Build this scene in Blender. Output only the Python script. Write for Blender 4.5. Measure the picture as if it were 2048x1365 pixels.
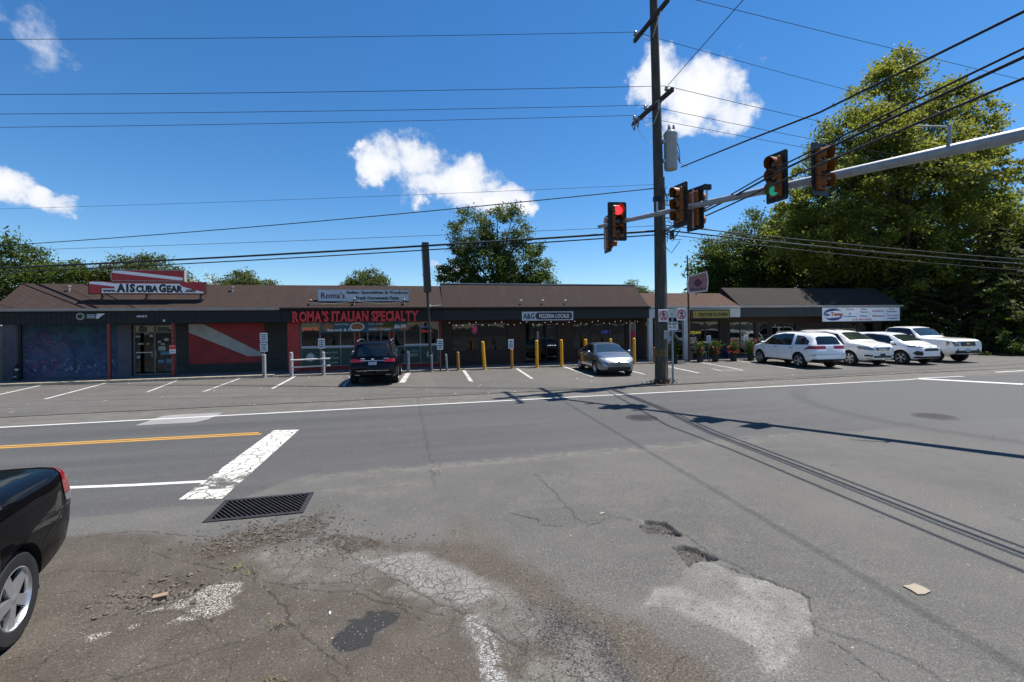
import bpy, bmesh, math, random
import numpy as np
from mathutils import Vector, Matrix
R = math.radians
S = bpy.context.scene
for _o in list(bpy.data.objects): bpy.data.objects.remove(_o)
COL = S.collection

# ------------------------------------------------------------------ camera, sky, sun, exposure
# world: X along the road and the shop fronts, Y away from the camera, Z up, metres
EYE, YAW, ROLL = 2.35, R(13.28), 0.0135
cam_d = bpy.data.cameras.new('camera'); cam = bpy.data.objects.new('camera', cam_d); COL.objects.link(cam)
cam_d.sensor_fit = 'HORIZONTAL'; cam_d.sensor_width = 36.0; cam_d.lens = 36.0*918/2048
cam_d.shift_y = -32.5/2048; cam_d.clip_start = .05; cam_d.clip_end = 3000
_f = Vector((math.sin(YAW), math.cos(YAW), 0)); _r0 = Vector((math.cos(YAW), -math.sin(YAW), 0)); _u0 = Vector((0, 0, 1))
_r = _r0*math.cos(ROLL) - _u0*math.sin(ROLL); _u = _r0*math.sin(ROLL) + _u0*math.cos(ROLL)
cam.matrix_world = Matrix(((_r.x, _u.x, -_f.x, 0), (_r.y, _u.y, -_f.y, 0), (_r.z, _u.z, -_f.z, EYE), (0, 0, 0, 1)))
S.camera = cam

SUN = Vector((.43, .11, 1.0)).normalized()
sun_d = bpy.data.lights.new('sun', 'SUN'); sun_d.energy = 4.95; sun_d.angle = R(.55); sun_d.color = (1.0, .955, .89)
sun = bpy.data.objects.new('sun', sun_d); COL.objects.link(sun); sun.location = (20, 10, 60)
sun.rotation_euler = SUN.to_track_quat('Z', 'Y').to_euler()

def N(nt, typ, **kw):
    n = nt.nodes.new(typ)
    for k, v in kw.items():
        if k.startswith('i_'): n.inputs[k[2:].replace('_', ' ')].default_value = v
        elif k.startswith('n_'): n.inputs[int(k[2:])].default_value = v
        else: setattr(n, k, v)
    return n
def L(nt, a, b): nt.links.new(a, b)
def M(nt, op, a, b=None, c=None, clamp=False):
    n = nt.nodes.new('ShaderNodeMath'); n.operation = op; n.use_clamp = clamp
    for i, v in enumerate((a, b, c)):
        if v is None: continue
        if isinstance(v, (int, float)): n.inputs[i].default_value = v
        else: nt.links.new(v, n.inputs[i])
    return n.outputs[0]
def SS(nt, x, a, b):
    n = nt.nodes.new('ShaderNodeMapRange'); n.interpolation_type = 'SMOOTHSTEP'
    nt.links.new(x, n.inputs[0]); n.inputs[1].default_value = a; n.inputs[2].default_value = b
    return n.outputs[0]
def MIX(nt, fac, a, b, mode='MIX'):
    n = nt.nodes.new('ShaderNodeMix'); n.data_type = 'RGBA'; n.blend_type = mode
    for i, v in ((0, fac), (6, a), (7, b)):
        if isinstance(v, (int, float)): n.inputs[i].default_value = v
        elif isinstance(v, tuple): n.inputs[i].default_value = (*v[:3], 1)
        else: nt.links.new(v, n.inputs[i])
    return n.outputs[2]

W = bpy.data.worlds.new('World'); S.world = W; W.use_nodes = True
W.cycles.sampling_method = 'MANUAL'; W.cycles.sample_map_resolution = 512
nt = W.node_tree; nt.nodes.clear()
sky = N(nt, 'ShaderNodeTexSky', sky_type='NISHITA', sun_disc=False)
sky.sun_elevation = math.asin(SUN.z); sky.sun_rotation = math.atan2(SUN.x, SUN.y)
sky.altitude = 0; sky.air_density = 1.0; sky.dust_density = .0; sky.ozone_density = 6.0
bg = N(nt, 'ShaderNodeBackground'); bg.inputs[1].default_value = .083
hsv = N(nt, 'ShaderNodeHueSaturation'); hsv.inputs[1].default_value = 1.22; hsv.inputs[2].default_value = 1.0
L(nt, sky.outputs[0], hsv.inputs[4]); L(nt, hsv.outputs[0], bg.inputs[0])
# fair-weather clouds: clusters of lobes (azimuth, elevation, widths) round the whole sky
geo = N(nt, 'ShaderNodeTexCoord'); sep = N(nt, 'ShaderNodeSeparateXYZ'); L(nt, geo.outputs[0], sep.inputs[0])
az = M(nt, 'ARCTAN2', sep.outputs[0], sep.outputs[1]); el = M(nt, 'ARCSINE', sep.outputs[2])
nz1 = N(nt, 'ShaderNodeTexNoise', i_Scale=10.0, i_Detail=10.0, i_Roughness=.66, i_Distortion=.25); L(nt, geo.outputs[0], nz1.inputs[0])
nz2 = N(nt, 'ShaderNodeTexNoise', i_Scale=26.0, i_Detail=7.0, i_Roughness=.6); L(nt, geo.outputs[0], nz2.inputs[0])
LOBES = [  # degrees: azimuth from +Y towards +X, elevation, half widths, weight
 (1.6,19.4,7.0,3.9,1.0),(7.4,17.2,7.0,3.3,1.0),(12.4,15.2,5.0,2.0,.95),(-3.0,18.8,4.0,2.6,.95),(4.6,16.6,7.5,2.0,.95),
 (31.4,26.8,4.4,3.4,.95),(36.0,24.8,5.4,4.2,1.0),(33.4,22.4,4.4,2.4,.85),(38.6,22.0,4.2,2.6,.85),
 (-36.0,12.0,4.6,2.3,1.0),(-32.4,11.2,3.2,1.6,.9),(-32.8,23.6,2.8,3.0,.42),(4.8,6.8,3.4,1.1,.6)]
_rg = random.Random(11)
for k in range(13):
    LOBES.append((75+k*16.5+_rg.uniform(-4, 4), _rg.uniform(9, 38), _rg.uniform(5, 9), _rg.uniform(2.2, 4.2), 1.0))
tot = None
cv0 = N(nt, 'ShaderNodeCombineXYZ'); L(nt, az, cv0.inputs[0]); L(nt, el, cv0.inputs[1])
wrp = N(nt, 'ShaderNodeTexNoise', i_Scale=14.0, i_Detail=6.0, i_Roughness=.6); L(nt, geo.outputs[0], wrp.inputs[0])
wv0 = N(nt, 'ShaderNodeVectorMath', operation='SUBTRACT'); L(nt, wrp.outputs['Color'], wv0.inputs[0]); wv0.inputs[1].default_value = (.5,.5,.5)
cv = N(nt, 'ShaderNodeVectorMath', operation='MULTIPLY_ADD'); L(nt, wv0.outputs[0], cv.inputs[0]); cv.inputs[1].default_value = (.17,.11,0); L(nt, cv0.outputs[0], cv.inputs[2])
for (a, e, wa, we, wt) in LOBES:
    if a > 180: a -= 360
    s1 = N(nt, 'ShaderNodeVectorMath', operation='SUBTRACT'); L(nt, cv.outputs[0], s1.inputs[0]); s1.inputs[1].default_value = (R(a), R(e), 0)
    s2 = N(nt, 'ShaderNodeVectorMath', operation='MULTIPLY'); L(nt, s1.outputs[0], s2.inputs[0]); s2.inputs[1].default_value = (1/R(wa), 1/R(we), 0)
    s3 = N(nt, 'ShaderNodeVectorMath', operation='DOT_PRODUCT'); L(nt, s2.outputs[0], s3.inputs[0]); L(nt, s2.outputs[0], s3.inputs[1])
    g = M(nt, 'MULTIPLY', M(nt, 'SUBTRACT', 1.0, s3.outputs['Value'], clamp=True), wt)
    tot = g if tot is None else M(nt, 'MAXIMUM', tot, g)
nn = M(nt, 'ADD', M(nt, 'MULTIPLY', nz1.outputs[0], .75), M(nt, 'MULTIPLY', nz2.outputs[0], .25))
dens = M(nt, 'ADD', M(nt, 'MULTIPLY', tot, .82), M(nt, 'MULTIPLY', M(nt, 'SUBTRACT', nn, .5), 1.9))
cm = M(nt, 'MULTIPLY', SS(nt, dens, .10, .62), SS(nt, tot, 0.0, .25))
shade = SS(nt, dens, .2, 1.0)
ccol = MIX(nt, shade, (.60, .66, .78), (.95, .95, .96))
bgc = N(nt, 'ShaderNodeBackground'); L(nt, ccol, bgc.inputs[0]); bgc.inputs[1].default_value = .66
mx = N(nt, 'ShaderNodeMixShader'); L(nt, M(nt, 'MULTIPLY', cm, .95), mx.inputs[0]); L(nt, bg.outputs[0], mx.inputs[1]); L(nt, bgc.outputs[0], mx.inputs[2])
wo = N(nt, 'ShaderNodeOutputWorld'); L(nt, mx.outputs[0], wo.inputs[0])
S.view_settings.view_transform = 'Standard'; S.view_settings.look = 'None'; S.view_settings.gamma = 1.0; S.view_settings.exposure = 0.8
S.view_settings.use_curve_mapping = False

# ------------------------------------------------------------------ helpers
class MB:
    def __init__(s): s.v = []; s.f = []
    def add(s, vs, fs):
        b = len(s.v); s.v += [tuple(p) for p in vs]; s.f += [tuple(i+b for i in f) for f in fs]; return s
    def box(s, x0, x1, y0, y1, z0, z1):
        return s.add([(x0,y0,z0),(x1,y0,z0),(x1,y1,z0),(x0,y1,z0),(x0,y0,z1),(x1,y0,z1),(x1,y1,z1),(x0,y1,z1)],
                     [(3,2,1,0),(4,5,6,7),(0,1,5,4),(1,2,6,5),(2,3,7,6),(3,0,4,7)])
    def bbox(s, x0, x1, y0, y1, z0, z1, b=.01):
        "box with bevelled vertical and top edges"
        p = [(x0+b,y0),(x1-b,y0),(x1,y0+b),(x1,y1-b),(x1-b,y1),(x0+b,y1),(x0,y1-b),(x0,y0+b)]
        q = [(min(max(x, x0+b), x1-b), min(max(y, y0+b), y1-b)) for x, y in p]
        vs = [(x,y,z0) for x,y in p]+[(x,y,z1-b) for x,y in p]+[(x,y,z1) for x,y in q]; n = 8
        fs = [tuple(range(n-1,-1,-1)), tuple(range(2*n,3*n))]
        for k in range(2):
            for i in range(n): j = (i+1)%n; fs.append((k*n+i,k*n+j,(k+1)*n+j,(k+1)*n+i))
        return s.add(vs, fs)
    def obox(s, c, ax, ay, az):
        c, ax, ay, az = map(Vector, (c, ax, ay, az)); vs = []
        for k in (-1, 1):
            for (i, j) in ((-1,-1),(1,-1),(1,1),(-1,1)): vs.append(c+ax*i+ay*j+az*k)
        return s.add(vs, [(3,2,1,0),(4,5,6,7),(0,1,5,4),(1,2,6,5),(2,3,7,6),(3,0,4,7)])
    def prism(s, poly, a0, a1, plane='xz'):
        "polygon in the plane, swept along the remaining axis"
        def P(u, v, w): return {'xz':(u,w,v),'yz':(w,u,v),'xy':(u,v,w)}[plane]
        n = len(poly); vs = [P(u,v,a0) for u,v in poly]+[P(u,v,a1) for u,v in poly]
        fs = [tuple(range(n-1,-1,-1)), tuple(range(n,2*n))]+[(i,(i+1)%n,n+(i+1)%n,n+i) for i in range(n)]
        return s.add(vs, fs)
    def tube(s, pts, r, n=8, cap=True):
        pts = [Vector(p) for p in pts]; m = len(pts); rr = r if isinstance(r, (list, tuple)) else [r]*m
        vs = []; ref = None
        for i, p in enumerate(pts):
            t = (pts[min(i+1,m-1)]-pts[max(i-1,0)]).normalized()
            if ref is None:
                ref = Vector((0,0,1)) if abs(t.z) < .9 else Vector((1,0,0))
            a = (ref - t*ref.dot(t)).normalized(); ref = a; b = t.cross(a)
            for k in range(n):
                an = 2*math.pi*k/n; vs.append(p+(a*math.cos(an)+b*math.sin(an))*rr[i])
        fs = [(i*n+k, i*n+(k+1)%n, (i+1)*n+(k+1)%n, (i+1)*n+k) for i in range(m-1) for k in range(n)]
        if cap: fs += [tuple(range(n-1,-1,-1)), tuple(range((m-1)*n, m*n))]
        return s.add(vs, fs)
    def lathe(s, prof, c=(0,0,0), axis='z', n=20, closed=False):
        "profile of (radius, along axis)"
        c = Vector(c); vs = []
        for r, h in prof:
            for k in range(n):
                a = 2*math.pi*k/n; x, y = r*math.cos(a), r*math.sin(a)
                vs.append(c+Vector({'z':(x,y,h),'y':(x,h,y),'x':(h,x,y)}[axis]))
        m = len(prof); fs = []
        for i in range(m if closed else m-1):
            j = (i+1)%m
            for k in range(n): fs.append((i*n+k, i*n+(k+1)%n, j*n+(k+1)%n, j*n+k))
        if not closed: fs += [tuple(range(n-1,-1,-1)), tuple(range((m-1)*n, m*n))]
        return s.add(vs, fs)
    def ball(s, c, rx, ry, rz, n=10, m=6):
        prof = [(math.sin(math.pi*i/m), -math.cos(math.pi*i/m)) for i in range(m+1)]
        prof[0] = (.02, -1); prof[-1] = (.02, 1); b = len(s.v); s.lathe(prof, (0,0,0), 'z', n)
        for i in range(b, len(s.v)):
            x, y, z = s.v[i]; s.v[i] = (c[0]+x*rx, c[1]+y*ry, c[2]+z*rz)
        return s
    def ribbon(s, pts, w, z):
        "flat strip on the ground along a polyline"
        pts = [Vector((p[0], p[1], 0)) for p in pts]; vs = []; m = len(pts)
        for i, p in enumerate(pts):
            t = (pts[min(i+1,m-1)]-pts[max(i-1,0)]).normalized(); a = Vector((-t.y, t.x, 0))*w/2
            vs += [(p.x-a.x, p.y-a.y, z), (p.x+a.x, p.y+a.y, z)]
        return s.add(vs, [(2*i, 2*i+2, 2*i+3, 2*i+1) for i in range(m-1)])
    def mesh(s, name, smooth=False, off=(0,0,0)):
        me = bpy.data.meshes.new(name)
        me.from_pydata([(x-off[0], y-off[1], z-off[2]) for x, y, z in s.v], [], s.f)
        bm = bmesh.new(); bm.from_mesh(me); bmesh.ops.recalc_face_normals(bm, faces=bm.faces); bm.to_mesh(me); bm.free()
        if smooth: smooth_mesh(me)
        return me
    def build(s, name, mat, parent=None, smooth=False, local=False, **props):
        off = (0,0,0)
        if parent is not None and not local: off = root_of(parent).location
        return link(name, s.mesh(name, smooth, off), mat, parent, **props)
def smooth_mesh(me, ang=40):
    me.polygons.foreach_set('use_smooth', [True]*len(me.polygons))
    try: me.set_sharp_from_angle(angle=R(ang))
    except Exception: pass
def root_of(o):
    while o.parent is not None: o = o.parent
    return o
def link(name, me, mat, parent=None, **props):
    o = bpy.data.objects.new(name, me); COL.objects.link(o)
    if mat is not None:
        me.materials.clear(); me.materials.append(MAT[mat] if isinstance(mat, str) else mat)
    if parent is not None: o.parent = parent
    for k, v in props.items(): o[k] = v
    return o
def thing(name, label, cat, loc=(0,0,0), rz=0, group=None):
    o = bpy.data.objects.new(name, None); COL.objects.link(o); o.location = loc; o.rotation_euler = (0,0,rz)
    o.empty_display_size = .3; o['label'] = label; o['category'] = cat
    if group: o['group'] = group
    return o
def tag(o, label, cat, group=None):
    o['label'] = label; o['category'] = cat
    if group: o['group'] = group
    return o
def dup(root, loc, rz, label, group=None):
    r = root.copy(); COL.objects.link(r); r.location = loc; r.rotation_euler = (0,0,rz); r['label'] = label
    if group: r['group'] = group
    for ch in list(root.children):
        c = ch.copy(); COL.objects.link(c); c.parent = r
        for g in ch.children:
            d = g.copy(); COL.objects.link(d); d.parent = c
    return r

# ------------------------------------------------------------------ materials
MAT = {}
KA = .72      # surface albedo scale that goes with the exposure above
def newmat(name):
    m = bpy.data.materials.new(name); m.use_nodes = True; nt = m.node_tree
    MAT[name] = m; return m, nt, nt.nodes['Principled BSDF']
def pmat(name, col, rough=.6, metal=0, var=.12, vs=2.5, bump=0, bs=60, coat=0, emis=None, es=0, spec=None, stretch=None, dirt=None):
    m, nt, b = newmat(name)
    if metal < .5 and emis is None: col = tuple(c*KA for c in col)
    if dirt: dirt = (tuple(c*KA for c in dirt[0]), dirt[1])
    if emis: es = es*KA
    tc = N(nt, 'ShaderNodeTexCoord'); src = tc.outputs['Object']
    if stretch:
        mp = N(nt, 'ShaderNodeMapping'); mp.inputs['Scale'].default_value = stretch; L(nt, src, mp.inputs[0]); src = mp.outputs[0]
    n1 = N(nt, 'ShaderNodeTexNoise', i_Scale=vs, i_Detail=6.0, i_Roughness=.65); L(nt, src, n1.inputs[0])
    lo = tuple(c*(1-var) for c in col); hi = tuple(min(1, c*(1+var)) for c in col)
    c = MIX(nt, SS(nt, n1.outputs[0], .3, .7), lo, hi)
    if dirt:
        n3 = N(nt, 'ShaderNodeTexNoise', i_Scale=vs*.6, i_Detail=8.0, i_Roughness=.7); L(nt, tc.outputs['Object'], n3.inputs[0])
        c = MIX(nt, M(nt, 'MULTIPLY', SS(nt, n3.outputs[0], .45, .75), dirt[1]), c, dirt[0])
    L(nt, c, b.inputs['Base Color']); b.inputs['Roughness'].default_value = rough; b.inputs['Metallic'].default_value = metal
    if coat: b.inputs['Coat Weight'].default_value = coat; b.inputs['Coat Roughness'].default_value = .03
    if spec is not None: b.inputs['Specular IOR Level'].default_value = spec
    if emis: b.inputs['Emission Color'].default_value = (*emis, 1); b.inputs['Emission Strength'].default_value = es
    if bump:
        n2 = N(nt, 'ShaderNodeTexNoise', i_Scale=bs, i_Detail=4.0); L(nt, src, n2.inputs[0])
        bp = N(nt, 'ShaderNodeBump', i_Strength=bump, i_Distance=.01); L(nt, n2.outputs[0], bp.inputs['Height']); L(nt, bp.outputs[0], b.inputs['Normal'])
    return m
def brickmat(name, c1, c2, mortar, bw=.2, bh=.068, ms=.008, rough=.85, var=.35, paint=None):
    m, nt, b = newmat(name); c1, c2, mortar = [tuple(c*KA for c in q) for q in (c1, c2, mortar)]
    tc = N(nt, 'ShaderNodeTexCoord'); sp = N(nt, 'ShaderNodeSeparateXYZ'); L(nt, tc.outputs['Object'], sp.inputs[0])
    cb = N(nt, 'ShaderNodeCombineXYZ'); L(nt, M(nt, 'ADD', sp.outputs[0], sp.outputs[1]), cb.inputs[0]); L(nt, sp.outputs[2], cb.inputs[1])
    br = N(nt, 'ShaderNodeTexBrick'); L(nt, cb.outputs[0], br.inputs[0])
    br.inputs['Scale'].default_value = 1.0; br.inputs['Brick Width'].default_value = bw; br.inputs['Row Height'].default_value = bh
    br.inputs['Mortar Size'].default_value = ms; br.inputs['Color1'].default_value = (*c1, 1); br.inputs['Color2'].default_value = (*c2, 1); br.inputs['Mortar'].default_value = (*mortar, 1)
    n1 = N(nt, 'ShaderNodeTexNoise', i_Scale=4.0, i_Detail=6.0); L(nt, tc.outputs['Object'], n1.inputs[0])
    c = MIX(nt, M(nt, 'MULTIPLY', SS(nt, n1.outputs[0], .3, .75), var), br.outputs[0], tuple(x*.45 for x in c1))
    L(nt, c, b.inputs['Base Color']); b.inputs['Roughness'].default_value = rough
    bp = N(nt, 'ShaderNodeBump', i_Strength=.8, i_Distance=.008); bp.invert = True
    L(nt, br.outputs['Fac'], bp.inputs['Height']); L(nt, bp.outputs[0], b.inputs['Normal'])
    return m
def shinglemat(name, c1, c2, patchy=.5, streak=.5, k=.5):
    m, nt, b = newmat(name); c1, c2 = [tuple(c*k for c in q) for q in (c1, c2)]
    tc = N(nt, 'ShaderNodeTexCoord'); sp = N(nt, 'ShaderNodeSeparateXYZ'); L(nt, tc.outputs['Object'], sp.inputs[0])
    cb = N(nt, 'ShaderNodeCombineXYZ'); L(nt, sp.outputs[0], cb.inputs[0]); L(nt, M(nt, 'MULTIPLY', sp.outputs[2], 1.85), cb.inputs[1])
    br = N(nt, 'ShaderNodeTexBrick'); L(nt, cb.outputs[0], br.inputs[0]); br.inputs['Scale'].default_value = 1.0
    br.inputs['Brick Width'].default_value = .31; br.inputs['Row Height'].default_value = .14; br.inputs['Mortar Size'].default_value = .011
    br.inputs['Color1'].default_value = (*c1, 1); br.inputs['Color2'].default_value = (*c2, 1); br.inputs['Mortar'].default_value = (*[x*.3 for x in c1], 1)
    n1 = N(nt, 'ShaderNodeTexNoise', i_Scale=.9, i_Detail=8.0, i_Roughness=.7); L(nt, tc.outputs['Object'], n1.inputs[0])
    c = MIX(nt, M(nt, 'MULTIPLY', SS(nt, n1.outputs[0], .35, .7), patchy), br.outputs[0], (.06*k, .058*k, .055*k))
    mp = N(nt, 'ShaderNodeMapping'); mp.inputs['Scale'].default_value = (3.2, .3, .3); L(nt, tc.outputs['Object'], mp.inputs[0])
    n2 = N(nt, 'ShaderNodeTexNoise', i_Scale=1.0, i_Detail=6.0, i_Roughness=.7); L(nt, mp.outputs[0], n2.inputs[0])
    c = MIX(nt, M(nt, 'MULTIPLY', SS(nt, n2.outputs[0], .5, .75), streak), c, (.20*k, .145*k, .125*k))
    n3 = N(nt, 'ShaderNodeTexNoise', i_Scale=120.0, i_Detail=2.0); L(nt, tc.outputs['Object'], n3.inputs[0])
    c = MIX(nt, M(nt, 'MULTIPLY', SS(nt, n3.outputs[0], .4, .7), .35), c, (.05*k, .045*k, .043*k))
    L(nt, c, b.inputs['Base Color']); b.inputs['Roughness'].default_value = .93; b.inputs['Specular IOR Level'].default_value = .2
    bp = N(nt, 'ShaderNodeBump', i_Strength=.6, i_Distance=.008); bp.invert = True
    L(nt, br.outputs['Fac'], bp.inputs['Height']); L(nt, bp.outputs[0], b.inputs['Normal'])
    return m
def glassmat(name, tint, refl=.06, tr=.85):
    m, nt, b = newmat(name); nt.nodes.remove(b); out = nt.nodes['Material Output']
    tr_ = N(nt, 'ShaderNodeBsdfTransparent'); tr_.inputs[0].default_value = (*[tr*t for t in tint], 1)
    gl = N(nt, 'ShaderNodeBsdfGlossy'); gl.inputs[0].default_value = (.9, .95, 1, 1); gl.inputs['Roughness'].default_value = .015
    fr = N(nt, 'ShaderNodeFresnel'); fr.inputs[0].default_value = 1.5
    tc = N(nt, 'ShaderNodeTexCoord'); n1 = N(nt, 'ShaderNodeTexNoise', i_Scale=1.3, i_Detail=2.0); L(nt, tc.outputs['Object'], n1.inputs[0])
    bp = N(nt, 'ShaderNodeBump', i_Strength=.06, i_Distance=.05); L(nt, n1.outputs[0], bp.inputs['Height']); L(nt, bp.outputs[0], gl.inputs['Normal'])
    mx = N(nt, 'ShaderNodeMixShader'); L(nt, M(nt, 'ADD', fr.outputs[0], refl, clamp=True), mx.inputs[0]); L(nt, tr_.outputs[0], mx.inputs[1]); L(nt, gl.outputs[0], mx.inputs[2])
    L(nt, mx.outputs[0], out.inputs[0]); return m
def leafmat(name, dark, lite, tip, trans=.35, sc=.5, t0=.42, glow=(.12,.165,.015)):
    m, nt, b = newmat(name); out = nt.nodes['Material Output']
    tc = N(nt, 'ShaderNodeTexCoord')
    n1 = N(nt, 'ShaderNodeTexNoise', i_Scale=sc, i_Detail=3.0); L(nt, tc.outputs['Object'], n1.inputs[0])
    n2 = N(nt, 'ShaderNodeTexNoise', i_Scale=7.0, i_Detail=2.0); L(nt, tc.outputs['Object'], n2.inputs[0])
    dark, lite, tip = [tuple(c*KA*.95 for c in q) for q in (dark, lite, tip)]
    c = MIX(nt, SS(nt, n2.outputs[0], .3, .7), dark, lite); c = MIX(nt, M(nt, 'MULTIPLY', SS(nt, n1.outputs[0], t0, t0+.22), .85), c, tip)
    L(nt, c, b.inputs['Base Color']); b.inputs['Roughness'].default_value = .55; b.inputs['Specular IOR Level'].default_value = .3
    t = N(nt, 'ShaderNodeBsdfTranslucent'); L(nt, MIX(nt, .5, c, glow), t.inputs[0])
    mx = N(nt, 'ShaderNodeMixShader'); mx.inputs[0].default_value = trans
    L(nt, b.outputs[0], mx.inputs[1]); L(nt, t.outputs[0], mx.inputs[2]); L(nt, mx.outputs[0], out.inputs[0]); return m

pmat('concrete', (.34,.31,.27), .9, var=.2, vs=1.5, bump=.3, bs=90, dirt=((.2,.17,.13), .5))
pmat('kerb_tan', (.50,.42,.30), .9, var=.2, vs=3, bump=.3, bs=90, dirt=((.25,.2,.14), .5))
pmat('walk', (.20,.20,.20), .9, var=.2, vs=1.2, bump=.2)
pmat('soil', (.055,.048,.04), .95, var=.4, vs=6, bump=.5)
pmat('lawn', (.07,.10,.025), .9, var=.4, vs=1.5, bump=.5, bs=30)
pmat('charcoal', (.019,.021,.021), .8, var=.15, bump=.05)
pmat('black_trim', (.007,.007,.008), .6, var=.1)
pmat('slate_trim', (.034,.034,.036), .6, var=.15)
pmat('gutter_metal', (.42,.42,.41), .5, var=.15)
pmat('white_paint', (.72,.72,.70), .55, var=.08, dirt=((.45,.42,.38), .35))
pmat('worn_white_post', (.42,.43,.44), .6, var=.15, vs=5, dirt=((.2,.18,.16), .5))
pmat('bright_sign', (.80,.81,.82), .4, var=.03)
pmat('sign_panel', (1.12,1.12,1.14), .4, var=.03)
pmat('sign_grey', (.66,.71,.80), .4, var=.04)
pmat('sign_red', (.55,.014,.022), .35, var=.12)
pmat('sign_black', (.012,.014,.02), .4, var=.05)
pmat('letter_red', (.62,.012,.015), .35, var=.06, emis=(.8,.01,.01), es=0)
pmat('letter_green', (.012,.055,.04), .5, var=.05)
pmat('letter_maroon', (.11,.02,.05), .5, var=.05)
pmat('letter_blue', (.03,.05,.25), .5, var=.05)
pmat('letter_orange_red', (.55,.07,.04), .5, var=.05)
pmat('panel_green', (.018,.075,.055), .5, var=.1)
pmat('red_wall', (.32,.012,.014), .6, var=.25, vs=1.5)
pmat('red_post', (.30,.03,.025), .5, var=.15, vs=6)
pmat('stripe_white', (.46,.46,.43), .6, var=.15)
pmat('yellow_bollard', (1.0,.46,.004), .5, var=.12, vs=8, dirt=((.3,.17,.03), .3))
pmat('orange_bollard', (.48,.21,.015), .55, var=.2, vs=8)
pmat('grey_post', (.26,.26,.26), .6, var=.2, vs=8)
pmat('steel', (.42,.43,.45), .42, metal=.75, var=.12)
pmat('galvanised', (.38,.40,.42), .5, metal=.3, var=.14, vs=4)
pmat('brown_metal', (.045,.032,.026), .5, var=.15)
pmat('rust', (.13,.06,.03), .8, var=.4, vs=20)
pmat('pole_wood', (.085,.078,.058), .9, var=.35, vs=3, bump=.5, bs=14, stretch=(6,6,.5), dirt=((.03,.035,.022), .6))
pmat('arm_wood', (.055,.04,.03), .9, var=.3, vs=6)
pmat('cable', (.012,.012,.013), .6, var=.05)
pmat('wire', (.05,.05,.055), .5, var=.05)
pmat('insulator', (.36,.36,.37), .25, var=.1)
pmat('tank_grey', (.42,.46,.47), .45, var=.08)
pmat('signal_yellow', (.30,.088,.008), .5, var=.1)
pmat('signal_black', (.012,.012,.013), .5, var=.05)
pmat('lens_red_lit', (.5,.01,.01), .3, emis=(1,.03,.04), es=1.6, var=.02)
pmat('lens_green_lit', (.02,.25,.18), .3, emis=(.03,.55,.38), es=.28, var=.02)
pmat('lens_dark', (.035,.018,.012), .2, var=.1)
pmat('iron', (.024,.020,.021), .6, var=.4, vs=12, dirt=((.09,.05,.035), .35))
pmat('neon_red', (.5,.02,.02), .4, emis=(1,.08,.04), es=.55)
pmat('neon_blue', (.05,.05,.5), .4, emis=(.12,.16,1), es=.45)
pmat('neon_violet', (.3,.03,.4), .4, emis=(.55,.06,.8), es=.4)
pmat('neon_yellow', (.8,.6,.05), .4, emis=(1,.78,.05), es=.75)
pmat('bulb', (.8,.78,.7), .3, emis=(1,.93,.8), es=.45)
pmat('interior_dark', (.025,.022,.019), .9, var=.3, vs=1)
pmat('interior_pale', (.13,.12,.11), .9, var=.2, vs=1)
pmat('counter_wood', (.12,.075,.045), .7, var=.3)
pmat('door_alu', (.15,.15,.145), .45, metal=.3, var=.1)
pmat('tan_siding', (.24,.20,.155), .8, var=.15)
pmat('poster_pale', (.45,.47,.42), .6, var=.25, vs=9)
pmat('poster_blue', (.10,.25,.36), .6, var=.3, vs=9)
pmat('card', (.36,.31,.225), .85, var=.12)
pmat('red_scrap', (.6,.03,.04), .5)
pmat('brick_scrap', (.30,.21,.13), .9, var=.2)
pmat('bin_blue', (.02,.05,.22), .5)
pmat('pot_dark', (.03,.028,.026), .7, var=.2)
pmat('bark', (.10,.08,.06), .95, var=.35, vs=5, bump=.6, bs=12, stretch=(4,4,.6))
pmat('flower_red', (.62,.03,.045), .6, var=.3, vs=14)
pmat('blossom', (.52,.53,.42), .7, var=.2, vs=4)
pmat('sign_yellow', (.42,.30,.012), .45, var=.08)
pmat('sign_pink', (.36,.15,.18), .5, var=.2, vs=5)
pmat('food_brown', (.34,.13,.05), .6, var=.5, vs=16)
pmat('banner_teal', (.02,.09,.13), .55, var=.2)
brickmat('brick_brown', (.085,.045,.030), (.060,.034,.024), (.060,.052,.045))
brickmat('brick_purple', (.15,.15,.19), (.20,.18,.21), (.10,.10,.14), bw=.24, bh=.09, ms=.012)
brickmat('stone_dark', (.060,.062,.054), (.044,.044,.038), (.034,.034,.030), bw=.32, bh=.12, ms=.012)
brickmat('lattice', (.75,.75,.75), (.02,.02,.02), (.02,.02,.02), bw=.05, bh=.05, ms=.012, var=.1)
shinglemat('shingle_scuba', (.110,.066,.052), (.090,.056,.046), .35, .25)
shinglemat('shingle_roma', (.105,.062,.050), (.088,.054,.045), .4, .25)
shinglemat('shingle_pizza', (.092,.056,.047), (.108,.064,.052), .6, .3, .42)
shinglemat('shingle_flower', (.145,.080,.056), (.125,.070,.050), .2, .2, .66)
shinglemat('shingle_hvac', (.085,.068,.060), (.075,.060,.054), .4, .2)
glassmat('shop_glass', (.8,.86,.84), refl=.0, tr=.62)
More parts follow.
